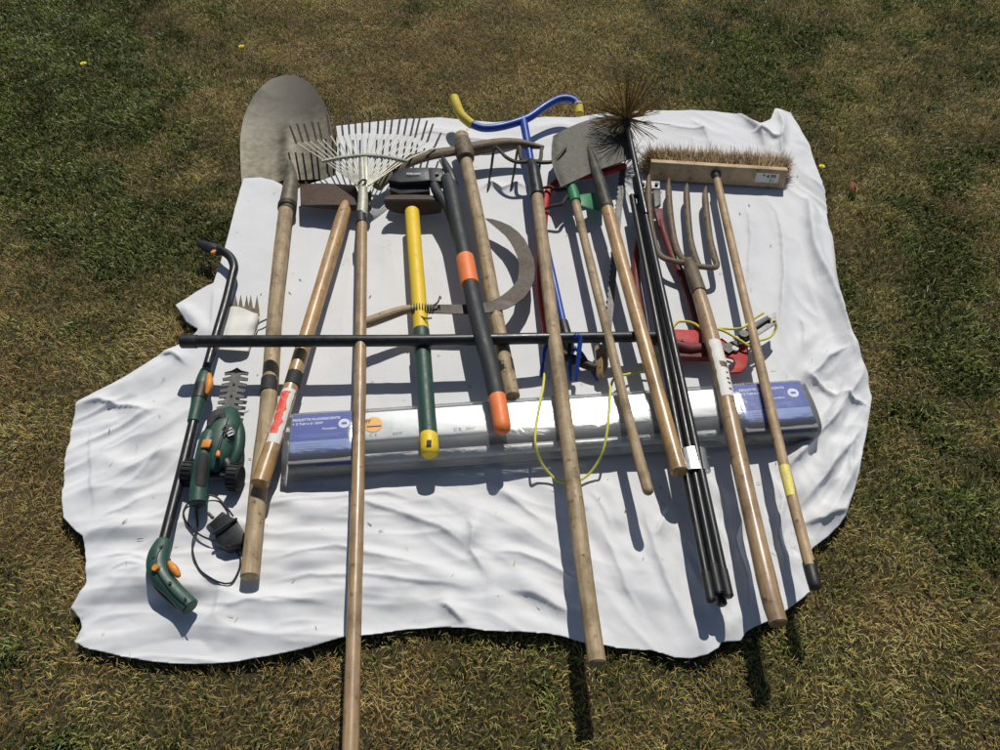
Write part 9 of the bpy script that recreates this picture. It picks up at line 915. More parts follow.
# 3 leaf rake
def rake():
    t = thing('leaf_rake', 'spring-tine lawn rake with pale metal fan and very long wooden handle', 'rake', W(360, 450, 0))
    hp = [(362,214,.085,9.8),(361,300,.09,11),(359,420,.096,12.6),(357,520,.10,13.8),(354,640,.105,15.3),(350.5,770,.11,17.5)]
    mk('handle', handle_bm(hp, .001, 36, 18), 'wood_brown', t)
    mk('socket', T((362,160,.088,6),(363,178,.086,8),(363,200,.086,10.5),(362,216,.086,11), cap='flat'), 'rake_metal', t)
    bm = obox(bmesh.new(), W(364, 170, .092), RT, (W(364,150,.092) - W(364,200,.092)), UP, .022, .17, .003, .0008); mk('neck_plate', bm, 'rake_metal', t)
    bm = tube(bmesh.new(), PX((361,214,.086,11.4),(361.5,224,.087,11.4)), 14); mk('collar', bm, 'black', t)
    # tines
    n = 22
    hub = W(363, 191, .09)
    tips = [(290,126),(297,124),(304,124),(312,122),(318,122),(327,115),(334,118),(341,116),(348,114),(355,113),(362,113),(370,112),(379,113),(386,113),(393,113),(401,113),(408,114),(415,115),(420,117),(427,121),(433,124),(441,133)]
    for i in range(n):
        u = i / (n - 1); tx, ty = tips[i]
        a = R_(-62 + 124 * u)
        h0 = .088
        root = W(363 + (i - (n - 1) / 2) * .55, 186 - 2 * math.cos(a), .09)
        # where the tine passes the cross bar
        cbx = 324 + (406 - 324) * u; cby = 160.5 - 5.5 * math.sin(math.pi * u)
        mid = W(cbx, cby, .088)
        bx = cbx + (tx - cbx) * .82; by = cby + (ty - cby) * .58
        bendp = W(bx, by + 2, .084)
        e = Vector(bendp) ; tip = W(tx, ty, 0)
        dirh = (bendp - mid); dirh.z = 0
        tipw = W(tx, ty, .072)
        path = [(root, .0018), (mid, .0026), (mid.lerp(bendp, .6), .0026), (bendp, .0025)]
        o = mk('tine', tube(bmesh.new(), crom(path, 4), 6, 'flat', .6), 'rake_metal', t)
        p2 = bendp + (tipw - bendp) * .5; end = tipw.copy(); end.z = ZC + .045
        end2 = W(tx, ty, .066)
        tpath = [(bendp - (bendp - mid).normalized() * .006, .0030), (bendp, .0036), (bendp.lerp(end2, .4), .0036), (end2, .0033)]
        mk('tip', tube(bmesh.new(), crom(tpath, 3), 6, 'flat', .7), 'rake_tip', o)
    bar = [(322,161.5,.0915,3.6),(342,157.5,.0925,3.6),(364,155.5,.093,3.8),(386,157,.0925,3.6),(408,161.5,.0915,3.6)]
    bm = T(*bar, seg=8, smooth=5); mk('cross_bar', bm, 'rake_metal', t)
    # folded fan plate at the hub
    bm = bmesh.new()
    c0 = W(363, 192, .0875); L1 = W(337, 167, .0875); R1 = W(391, 167, .0875); 
    tp = [W(352,178,.0875), W(356,174,.0875), W(364,172,.0875), W(372,174,.0875), W(377,178,.0875), W(369,192,.0875), W(358,192,.0875)]
    A = [bm.verts.new(p) for p in tp]; B = [bm.verts.new(p - UP * .002) for p in tp]; bm.faces.new(A); bm.faces.new(B[::-1])
    for i in range(len(A)): bm.faces.new((A[i], B[i], B[(i + 1) % len(A)], A[(i + 1) % len(A)]))
    mk('fan_plate', bm, 'rake_metal', t)
    bm = T((359,183,.098,2.5),(363,180,.099,2.5),(366,181,.098,2.5),(363,186,.098,2.5), smooth=3, seg=8, cap='round'); mk('bolt', bm, 'rust_dark', t)
rake()

# 4 yellow/green maul
def maul():
    t = thing('splitting_maul', 'maul with dark rusty head, yellow shaft and dark green grip with yellow cap', 'maul', W(415, 330, 0))
    bm = bmesh.new()
    secs = [(384,197,200,.03,0),(389,194.5,200,.046,0),(402,194,200,.056,0),(415,194,200,.062,0),(430,194.5,200,.058,0),(441,196,201,.048,0)]
    rings = []
    for x, y0, y1, th, h in secs:
        A = W(x, y0, .078); B = W(x, y1, .078)
        rings.append([bm.verts.new(q) for q in (A, B, B - UP * th, A - UP * th * .9)])
    for i in range(len(rings) - 1):
        for k in range(4): bm.faces.new((rings[i][k], rings[i][(k + 1) % 4], rings[i + 1][(k + 1) % 4], rings[i + 1][k]))
    bm.faces.new(rings[0]); bm.faces.new(rings[-1]); bmesh.ops.recalc_face_normals(bm, faces=bm.faces)
    bmesh.ops.bevel(bm, geom=list(bm.edges), offset=.003, segments=3, affect='EDGES')
    mk('head', bm, 'rust_dark', t)
    hp = [(412,212,.054,14.5),(415,250,.067,14.5),(419,300,.068,15),(421.5,334,.068,15.5)]
    mk('shaft', tube(bmesh.new(), crom(PX(*hp), 4), 18, 'bevel'), 'yellow', t)
    hp2 = [(421,331,.068,17),(424,370,.069,17),(427,410,.071,17),(429,436,.072,17.5)]
    mk('grip', tube(bmesh.new(), crom(PX(*hp2), 4), 18, 'bevel'), 'green', t)
    cp = mk('end_cap', tube(bmesh.new(), PX((428.6,432,.072,16.5),(429,438,.072,18.5),(429.6,449,.072,19),(429.8,454,.071,17.5)), 18, 'bevel'), 'yellow', t)
    mk('hang_hole', obox(bmesh.new(), W(429, 443, .0945), RT, Vector((0, 1, 0)), UP, .011, .016, .003, .001), 'ink', cp)
maul()

# 5 lopper
def lopper():
    t = thing('bypass_lopper', 'black lopper with orange collar and orange grip end, blades pointing left', 'lopper', W(470, 300, 0))
    hb = bmesh.new(); plate(hb, [(388,180,.088),(396,171,.092),(404,167.5,.095),(429,167,.098),(430,180,.095),(420,181,.092),(400,182,.09)], .03, .003)
    bh = mk('blade_guard', hb, 'black', t)
    text('lettering', 'FISKARS', W(413.5, 173.8, .0985), RT, UP, .012, 'ink_white', bh, .0004, .0001)
    plate(b2 := bmesh.new(), [(389,183,.072),(429,182,.075),(430,191,.07),(400,194,.068),(390,190,.07)], .03, .003); mk('counter_blade', b2, 'black_rubber', t)
    plate(b3 := bmesh.new(), [(429,167,.1),(443,168,.1),(445,181,.098),(430,181,.098)], .03, .003); mk('hinge_block', b3, 'black', t)
    disc(b4 := bmesh.new(), W(437, 174, .102), UP, .006, .006, 16); mk('bolt', b4, 'steel_grey', t)
    mk('gear_arm', T((443,158,.10,4),(446,166,.102,8),(451,176,.102,10),(454,184,.10,9), smooth=4, cap='round'), 'black', t)
    mk('tie_rod', T((440,160,.1,2.5),(447,172,.108,3),(455,176,.108,3), smooth=3), 'steel_grey', t)
    mk('short_handle', T((433,178,.082,9),(436,190,.082,10),(443,200,.083,10),(451,215,.084,10),(461,250,.086,11),(470,285,.087,11),(482,330,.088,13),(488,352,.088,12), smooth=4, cap='round', seg=16), 'grey_grip', t)
    mk('long_handle', T((448,179,.094,15),(452,195,.098,16),(458,225,.10,15),(466,262,.102,16), smooth=4, cap='bevel', seg=18), 'grey_grip', t)
    mk('collar', T((465,258,.102,18),(470,285,.103,18.5), cap='bevel', seg=20), 'orange', t)
    mk('grip', T((470,284,.103,16.5),(480,328,.104,17.5),(490,365,.106,18),(497,397,.108,18), smooth=3, cap='flat', seg=20), 'grey_grip', t)
    mk('grip_end', T((496.5,394,.108,17.6),(500,412,.109,17.6),(502.3,427,.108,17), smooth=3, cap='round', seg=20), 'orange', t)
lopper()

# 6 pickaxe
def pick():
    t = thing('pickaxe', 'pickaxe with curved two-armed iron head and worn wooden handle', 'pickaxe', W(485, 250, 0))
    mk('eye', T((462,142,.062,17),(464,150,.064,20),(466,159,.063,17), smooth=3, cap='flat', seg=18), 'rust', t)
    mk('arm', T((466,150,.062,14),(480,148,.062,14),(500,144.5,.064,12.5),(520,144,.064,10),(541,147,.062,4.5), smooth=4, cap='round', flat=1.0, seg=10), 'rust', t)
    mk('arm', T((462,150,.062,12),(448,152,.062,12),(428,155.5,.06,13),(408,162,.056,14),(392,172,.05,15),(376,186,.04,15), smooth=4, cap='flat', flat=.7, seg=10), 'rust', t)
    hp = [(461,136,.06,14.5),(466,160,.06,12),(478,215,.058,13),(492,290,.056,14),(504,355,.058,14.5),(512,397,.062,15.5)]
    mk('handle', handle_bm(hp), 'wood_grey', t)
    mk('tape_band', tube(bmesh.new(), between(hp, fr(hp, 361), fr(hp, 374), 1.06), 18), 'black_rubber', t)
pick()

# 7 garden claw with T handle
def claw():
    t = thing('garden_claw', 'blue garden claw with curved T-handle, yellow end grips and blue prongs', 'garden claw', W(545, 230, 0))
    hb = [(470,123.5,.062,8),(483,128,.058,8),(499,127,.058,8),(518,122,.06,8.2),(530,117,.062,8.2),(545,106.5,.07,8.2),(558,99.5,.078,8),(568,98.5,.08,8),(575,101,.08,7.6),(579,106,.078,7.6)]
    mk('crossbar', T(*hb, smooth=4, seg=14), 'blue', t)
    mk('end_grip', T((454,97.5,.098,9.5),(457,106,.09,9.5),(462,116,.076,9.5),(472,124.5,.062,9.5), smooth=4, cap='bevel', seg=16), 'yellow_rub', t)
    mk('end_grip', T((577.5,103.5,.079,8.6),(579,108,.073,8.6),(579.2,114,.066,8.6), smooth=3, cap='bevel', seg=16), 'yellow_rub', t)
    mk('stem', T((523,119,.06,8.5),(527,140,.055,8),(533,175,.045,7.5),(545,240,.035,7),(556,290,.03,7),(566,335,.028,7), smooth=3, seg=12), 'blue', t)
    mk('hub', T((563,322,.03,10),(568,342,.03,12),(570,352,.028,10), cap='bevel'), 'black', t)
    for pr in ([(568,345,.032,4.5),(555,338,.04,4.5),(546,346,.04,4.3),(543,360,.022,4),(541.5,376,.004,3)],
               [(569,343,.034,4.5),(575,336,.1,4.5),(580,338,.098,4.8),(579,352,.08,4.6),(577.5,366,.06,4.2),(576,380,.04,3)],
               [(569,348,.028,4.5),(571,356,.03,4.5),(570,368,.02,4),(571,380,.004,3)],
               [(571,346,.03,4.5),(580,352,.034,4.5),(588,364,.024,4),(597,380,.004,3)]):
        mk('prong', T(*pr, smooth=4, seg=10, cap='round'), 'blue', t)
claw()

# 8 drag hoe / cultivator
def cultivator():
    t = thing('drag_cultivator', 'four-pronged bent cultivator with black socket and long weathered grey handle', 'cultivator', W(560, 400, 0))
    hp = [(537,191,.082,11.5),(545,260,.084,12.8),(557,360,.088,14.5),(571,470,.092,16),(585,580,.096,17.2),(597,663,.10,18.2)]
    mk('handle', handle_bm(hp, .001), 'wood_grey', t)
    mk('socket', T((530,161,.084,7),(533,168,.084,12),(535,180,.083,13.5),(537.5,196,.082,14.5), smooth=4, seg=18), 'black_gloss', t)
    for pr in ([(531,161,.084,5),(517,162,.084,4),(506,157,.086,3.6),(496,147,.09,3.2),(493.5,152,.08,2.8),(491,170,.04,2.5),(487.5,190,.0,1.6)],
               [(528,162,.084,5),(521,159,.084,4),(520,149,.088,3.6),(519,147,.09,3.2),(517,153,.078,2.8),(514,172,.04,2.5),(510.5,190,.0,1.6)],
               [(533,162,.084,5),(540,160,.084,4),(541.5,150,.088,3.6),(543,146.5,.09,3.2),(541,153,.078,2.8),(539,172,.04,2.5),(537,190,.0,1.6)],
               [(532,161,.084,5),(545,162.5,.084,4),(556,160,.086,3.6),(565,148,.09,3.2),(564,153,.08,2.8),(561,170,.045,2.5),(557,192,.0,1.6)]):
        mk('prong', T(*pr, smooth=5, seg=8, cap='round'), 'steel_spade', t)
cultivator()

# 9 bow saw
def bowsaw():
    t = thing('bow_saw', 'bow saw with bent red tube frame and thin toothed blade', 'saw', W(580, 280, 0))
    fr = [(625,166,.03,8),(600,173,.03,8),(575,177,.032,8),(560,180,.032,8),(549,190,.032,8),(545,205,.032,8),(543,235,.03,7.5),(540,270,.028,7.5),(542,300,.026,8),(547,330,.026,9),(549,345,.026,9)]
    mk('frame', T(*fr, smooth=5, seg=12, flat=.8), 'red', t)
    mk('grip_bar', T((547,340,.024,9),(560,352,.024,9),(580,362,.024,10),(598,368,.024,9),(604,360,.024,8), smooth=4, seg=12, cap='bevel'), 'rust_dark', t)
    mk('clamp', T((600,348,.026,12),(602,366,.026,14),(600,376,.024,8), seg=6, cap='bevel'), 'wood_brown', t)
    # blade: thin strip with teeth on its left edge
    A = W(622, 168, .028); B = W(605, 352, .026); d = (B - A); L = d.length; d.normalize(); n = UP; sd = d.cross(n).normalized()
    if sd.x > 0: sd = -sd
    bm = bmesh.new(); k = 70; top = []; 
    out = [A - sd * .009]; 
    pts = []
    for i in range(k + 1):
        s = L * i / k; pts.append(A + d * s + sd * (.009 if i % 2 else .004))
    poly = [A - sd * .012] + pts + [B - sd * .012]
    for i in range(k):
        a, b_ = pts[i], pts[i + 1]; a0 = A + d * L * i / k - sd * .012; b0 = A + d * L * (i + 1) / k - sd * .012
        for off in (0, -.0012):
            vv = [bm.verts.new(q + UP * off) for q in (a, b_, b0, a0)]; bm.faces.new(vv if off == 0 else vv[::-1])
    bmesh.ops.remove_doubles(bm, verts=bm.verts, dist=1e-6)
    mk('blade', bm, 'steel_grey', t, False)
bowsaw()

# 10 double hoe with thin handle
def hoe():
    t = thing('weeding_hoe', 'small double-headed weeding hoe with green ferrule, dark prongs and thin wooden handle', 'hoe', W(605, 340, 0))
    hp = [(573.5,196,.066,8.5),(590,263,.072,9),(612,350,.082,9.6),(632,430,.094,10.6),(648,490,.104,11.5)]
    mk('handle', handle_bm(hp, .001, cap='round'), 'wood_grey', t)
    mk('ferrule', T((571,187,.066,10.5),(573,193,.066,12),(575.5,202,.067,11.5), seg=16, cap='bevel'), 'green_paint', t)
    bm = bmesh.new()
    def fn(u, v):
        ang = -1.1 + 2.2 * v; 
        return W(580 + 24 * u, 200 + (6 + 6 * u) * math.sin(ang) + 2 * u, .058 - .035 * u * u + .006 * math.cos(ang))
    shell(bm, fn, 10, 10, .002); mk('hoe_blade', bm, 'green_paint', t)
    mk('prong', T((572,191,.064,4),(566,189,.064,4),(558,190,.062,3.6),(550,187,.056,3.4),(543,188,.046,2.6), smooth=4, seg=8, cap='round'), 'rust_dark', t)
    mk('prong', T((572,193,.064,4),(566,198,.064,4),(562,204,.062,3.6),(552,206,.056,3.4),(543,210,.046,2.4), smooth=4, seg=8, cap='round'), 'rust_dark', t)
hoe()

# 11 spade
def spade():
    t = thing('digging_spade', 'square-mouthed digging spade with grey steel blade and glossy light brown shaft', 'spade', W(640, 300, 0))
    bm = bmesh.new()
    SL, SR, TL, TR = (561,187), (632,158), (553,136), (620,115)
    def fn(u, v):
        x = (SL[0] * (1 - u) + SR[0] * u) * (1 - v) + (TL[0] * (1 - u) + TR[0] * u) * v
        y = (SL[1] * (1 - u) + SR[1] * u) * (1 - v) + (TL[1] * (1 - u) + TR[1] * u) * v
        s = 2 * u - 1
        y -= 5 * (1 - s * s) * v                              # curved cutting edge
        x -= 5 * math.sin(math.pi * v) * (s < 0) * abs(s) ; x += 3 * math.sin(math.pi * v) * (s > 0) * abs(s)
        y += -2 * (1 - abs(s)) * (1 - v)
        h = .082 + .012 * s * s - .01 * v + .010 * math.exp(-(s / .14) ** 2) * max(0, 1 - v / .7)
        if abs(s) > .93: h += .003
        return W(x, y, h)
    shell(bm, fn, 30, 26, .0028); mk('blade', bm, 'steel_spade', t)
    mk('socket', T((588,146,.072,4),(592,158,.080,8),(599,180,.092,11.5),(607,207,.094,13.8), cap='round', smooth=4, seg=16), 'steel_spade', t)
    hp = [(606,203,.093,12.5),(622,262,.092,13.5),(642,335,.092,14.5),(660,402,.092,15),(673,450,.092,16),(679.5,472,.092,17.5)]
    mk('shaft', handle_bm(hp, .0008), 'wood_warm', t)
spade()

# 12 chimney brush on its rods
def chimney():
    t = thing('chimney_brush', 'chimney sweeping brush with radiating dark bristles and a taped bundle of black rods', 'chimney brush', W(675, 400, 0))
    hub = W(626, 119, .135)
    top = [(627,124,.133,5.5),(640,190,.112,6)]
    rodw = lambda y: .0185 * SCL(660, y, .08)
    for x0, y0, h0, x1, y1, h1 in ((632,196,.070,711,601,.07), (637,186,.072,719,594,.072), (645,212,.092,728.5,597,.074), (639,205,.052,722,605,.052)):
        bm = tube(bmesh.new(), PX((x0,y0,h0,rodw(y0)),((x0+x1)/2,(y0+y1)/2,(h0+h1)/2+.003,rodw((y0+y1)/2)),(x1,y1,h1,rodw(y1))), 14, 'bevel')
        rd = mk('rod', bm, 'black_gloss', t)
        q0 = (x0 + (x1 - x0) * .93, y0 + (y1 - y0) * .93, h0 + (h1 - h0) * .93); 
        mk('ferrule', tube(bmesh.new(), PX((*q0, rodw(q0[1]) * 1.14), (x1, y1 - 1, h1, rodw(y1) * 1.14)), 14, 'bevel'), 'black', rd)
    mk('rod_coupling', T((635,178,.082,6),(637,186,.08,8.5),(639,196,.078,8.5), seg=12, cap='bevel'), 'steel_grey', t)
    mk('lead_rod', T((627,124,.133,5),(634,158,.122,5.5),(640,186,.112,6),(646,214,.096,6.2), seg=12), 'black_gloss', t)
    mk('tape', T((692.5,450,.075,27),(697,472,.075,28), seg=24, flat=.5), 'foil', t)
    # bristles: vertical rosette round the lead rod
    ax = (hub - W(640, 190, .112)).normalized(); e1 = (UP - ax * UP.dot(ax)).normalized(); e2 = ax.cross(e1)
    bm = bmesh.new(); tl = bm.loops.layers.float_color.new('tint') if hasattr(bm.loops.layers, 'float_color') else None
    cols = {}
    for i in range(250):
        a = random.uniform(0, 2 * math.pi); rr = random.gauss(.135, .012); fw = random.gauss(.22, .3)
        d = (e1 * math.cos(a) * 1.12 + e2 * math.sin(a) * .82) ; st = hub + ax * random.uniform(-.012, .012)
        c = random.choice([(.16,.10,.035), (.10,.065,.03), (.055,.04,.028), (.22,.15,.05)]) if math.cos(a) > -.2 else random.choice([(.05,.04,.03), (.09,.07,.05), (.03,.027,.024)])
        c = random.choice([(.44,.26,.06), (.26,.16,.05), (.12,.08,.04), (.50,.33,.09)])
        pts = []; sag = random.uniform(-.01, .02)
        for k in range(5):
            s_ = k / 4; p = st + d * rr * s_ + ax * rr * fw * s_ * (.6 + .4 * s_) - UP * sag * s_ * s_
            if p.z < ZC + .004 + .01 * random.random(): p.z = ZC + .004 + .01 * random.random(); 
            pts.append((p, .0014 * (1 - .5 * s_)))
        nb = len(bm.faces); tube(bm, pts, 3); bm.faces.ensure_lookup_table()
        for f in bm.faces[nb:]: cols[f] = c
    lay = bm.loops.layers.float_color.get('tint') or bm.loops.layers.float_color.new('tint')
    for f, c in cols.items():
        for l in f.loops: l[lay] = (*c, 1)
    mk('bristles', bm, 'bristle', t)
    mk('hub', T((625,115,.138,6),(626,119,.135,10),(627.5,127,.132,7), cap='bevel', seg=10), 'rust_dark', t)
chimney()

# 13 digging fork
def fork():
    t = thing('digging_fork', 'garden fork with four rusty tines and thick brown handle bearing a torn white sticker', 'garden fork', W(715, 400, 0))
    for tn in ([(649,175,.045,2),(648.5,185,.04,6.2),(649,205,.034,6.6),(652,232,.03,6.6),(657,250,.034,6.8),(666,259,.044,6.2),(690,264,.056,7)],
               [(669,178.5,.045,2),(668.5,188,.04,6.2),(669.5,207,.034,6.6),(673,234,.03,6.6),(678,252,.036,6.8),(686,262,.05,6.5)],
               [(687,184,.045,2),(686.5,193,.04,6.2),(687.5,212,.034,6.8),(690,238,.032,6.8),(694,254,.04,7),(698,264,.052,6.5)],
               [(706,187,.045,2),(705,196,.04,6.2),(706.5,214,.034,6.8),(710,240,.032,6.8),(714,256,.038,7),(716,267,.048,6.2),(700,266.5,.054,6.5),(692,265,.056,7)]):
        mk('tine', T(*tn, smooth=5, seg=10, cap='round', flat=.9), 'rust', t)
    mk('socket', T((688,260,.056,8),(690,266,.058,13),(694,278,.062,15),(699,293,.064,15.5), smooth=4, seg=18), 'rust', t)
    hp = [(697,288,.064,13),(704,310,.066,15),(720,370,.076,16),(735,440,.086,17),(754,525,.098,18.5),(770,595,.106,20),(778,623,.108,19)]
    mk('handle', handle_bm(hp, .0008), 'wood_brown', t)
    st = mk('sticker', wrap(bmesh.new(), between(hp, fr(hp, 344), fr(hp, 401), 1.035, 16), -45, 70, 14, 5), 'paper', t)
    mk('print_spot', wrap(bmesh.new(), between(hp, fr(hp, 366), fr(hp, 372), 1.05, 4), -10, 50, 8, 6), 'rust', st)
    for a in [fr(hp, q) for q in (376, 382, 387, 393)]: mk('print_line', wrap(bmesh.new(), between(hp, a, a + .006, 1.05, 2), 18, 38, 4, 5), 'ink', st)
fork()

# 14 broom
def broom():
    t = thing('push_broom', 'wide push broom with tan bristles, wooden head and long handle', 'broom', W(760, 380, 0))
    A = W(651, 160, .062); B = W(788, 168.5, .062)
    x = (B - A).normalized(); L = (B - A).length; n = x.cross(UP).normalized()
    if n.y > 0: n = -n                               # towards the handle
    tilt = 0.18; n2 = (n * math.cos(tilt) + UP * math.sin(tilt)).normalized(); z2 = x.cross(n2).normalized()
    if z2.z < 0: z2 = -z2
    c = (A + B) / 2 - z2 * .032 
    bl = mk('head_block', obox(bmesh.new(), c, x, n2, z2, L, .024, .062, .003, 3), 'wood_block', t)
    lc = c + x * L * .36 + n2 * .0127 + z2 * .002
    lb = mk('price_label', obox(bmesh.new(), lc, x, z2, n2, .072, .032, .0006), 'paper', bl, False)
    text('printed_text', '* 4.99', lc + n2 * .0006 + x * .006 + z2 * .005, x, n2, .017, 'ink', lb, .0002, .0004)
    text('printed_text', '8 1', lc + n2 * .0006 + x * .016 - z2 * .009, x, n2, .010, 'ink', lb, .0002, .0002)
    # bristles
    bm = bmesh.new(); cols = []; verts = []; faces = []
    for i in range(18000):
        u = random.uniform(-.5, .5); v = random.uniform(-.5, .5)
        base = c + x * u * L * .97 + z2 * v * .05 - n2 * .010
        end = abs(u) ** 6 * 64
        d = (-n2 + x * (u * .3 + .4 * math.copysign(min(1, end), u)) + z2 * (v * .5 + .2) + Vector((random.gauss(0, .14), random.gauss(0, .07), random.gauss(0, .10)))).normalized()
        ln = random.uniform(.052, .059); cv = Vector((random.gauss(0, .007), random.gauss(0, .007), random.gauss(0, .007) - .002))
        w = random.uniform(.0008, .0014); s = d.cross(Vector((random.gauss(0, 1), random.gauss(0, 1), random.gauss(0, 1)))).normalized() * w
        k = len(verts); m1 = base + d * ln * .55 + cv; e = base + d * ln + cv * 2.2
        for q in (m1, e, base): q.z = max(q.z, ZC + .003)
        verts += [base - s, base + s, m1 + s, m1 - s, e]
        faces += [(k, k + 1, k + 2, k + 3), (k + 3, k + 2, k + 4)]
        f_ = random.random(); cc = (.38 + .24 * f_, .265 + .19 * f_, .135 + .12 * f_)
        if random.random() < .08: cc = (.16, .10, .05)
        cols += [cc] * 5
    off = t.location; me = bpy.data.meshes.new('bristles'); me.from_pydata([tuple(v - off) for v in verts], [], faces)
    at = me.attributes.new('tint', 'FLOAT_COLOR', 'POINT'); at.data.foreach_set('color', np.array([(*q, 1) for q in cols], 'f').ravel()); me.materials.append(M['bristle'])
    o = bpy.data.objects.new('bristles', me); COL.objects.link(o); o.parent = t
    hc = c - x * L * .015 + n2 * .012 + z2 * .004
    mk('socket', tube(bmesh.new(), [(hc, .0165), (hc + n2 * .006, .0165), (hc + n2 * .008, .011), (W(718,182,.05), .0105)], 18, 'bevel'), 'black', t)
    hp = [(717.5,180,.05,7.6),(736,262,.062,8.6),(757,352,.075,9.6),(781,455,.09,10.8),(800,530,.10,11.4),(810,567,.106,12)]
    mk('handle', handle_bm(hp, .0012), 'wood_pale', t)
    mk('end_cap', T((809,563,.105,13.4),(814,582,.108,13.4),(815.5,588,.108,11), smooth=2, cap='bevel', seg=16), 'black', t)
    mk('yellow_label', wrap(bmesh.new(), between(hp, fr(hp, 467), fr(hp, 497), 1.05, 10), -90, 88, 14, 2), 'paper_yellow', t)
broom()

# 15 sickle
def sickle():
    t = thing('hand_sickle', 'old sickle with crescent blade, wire-bound tang and short wooden handle', 'sickle', W(470, 290, 0))
    outer = [(485.5,218.5),(493,219.5),(501,222),(510,226),(518,232),(525,240),(530,250),(534,260),(535,270),(534,281),(530,290),(524,298),(516,304),(507,308.5),(497,311.5),(484,313.5),(470,314),(455,314),(440,313.5),(425,313)]
    inner = [(487,220.5),(492,224.5),(498,229.5),(505,235.5),(510,242),(514,249),(517,256),(519,264),(519,272),(517.5,280),(513,286),(508,291),(502,295.5),(495,299.5),(488,302),(480,303.5),(469,304.5),(455,304.5),(440,304.5),(425,305)]
    bm = bmesh.new(); A = []; 
    n = len(outer)
    for i in range(n):
        h = .074 - .034 * max(0, 1 - i / 12)
        A.append((W(*outer[i], h), W(*inner[i], h + .004)))
    V = [[bm.verts.new(q) for q in (a + UP * .0015, b_ + UP * .0003, b_ - UP * .0003, a - UP * .0015)] for a, b_ in A]
    for i in range(n - 1):
        for k in range(4): bm.faces.new((V[i][k], V[i][(k + 1) % 4], V[i + 1][(k + 1) % 4], V[i + 1][k]))
    bm.faces.new(V[0]); bm.faces.new(V[-1]); bmesh.ops.recalc_face_normals(bm, faces=bm.faces)
    mk('blade', bm, 'aged_blade', t)
    mk('handle', T((366,323,.083,11),(372,321,.083,11.5),(390,314.5,.083,11),(404,310,.082,9.5),(414,309,.08,8), smooth=4, cap='round', seg=14), 'wood_grey', t)
    bm = bmesh.new()
    path = []
    for i in range(60):
        a = i / 60; cx = 411 + 24 * a; r = (6 - 1.2 * a); ph = i * .9
        p = W(cx, 309, .079); s = SCL(cx, 309, .079)
        p += Vector((0, math.cos(ph) * r / s, math.sin(ph) * r / s)); path.append((p, .0013))
    tube(bm, crom(path, 2), 6); mk('wire_binding', bm, 'steel_grey', t)
    mk('wire_end', T((433,306,.085,2),(438,302,.092,1.8),(440,296,.098,1.5),(441,299,.1,1.2), smooth=3, seg=6), 'steel_grey', t)
    mk('wire_end', T((414,312,.08,2),(424,318,.088,2),(432,318,.09,1.8), smooth=3, seg=6), 'steel_grey', t)
sickle()

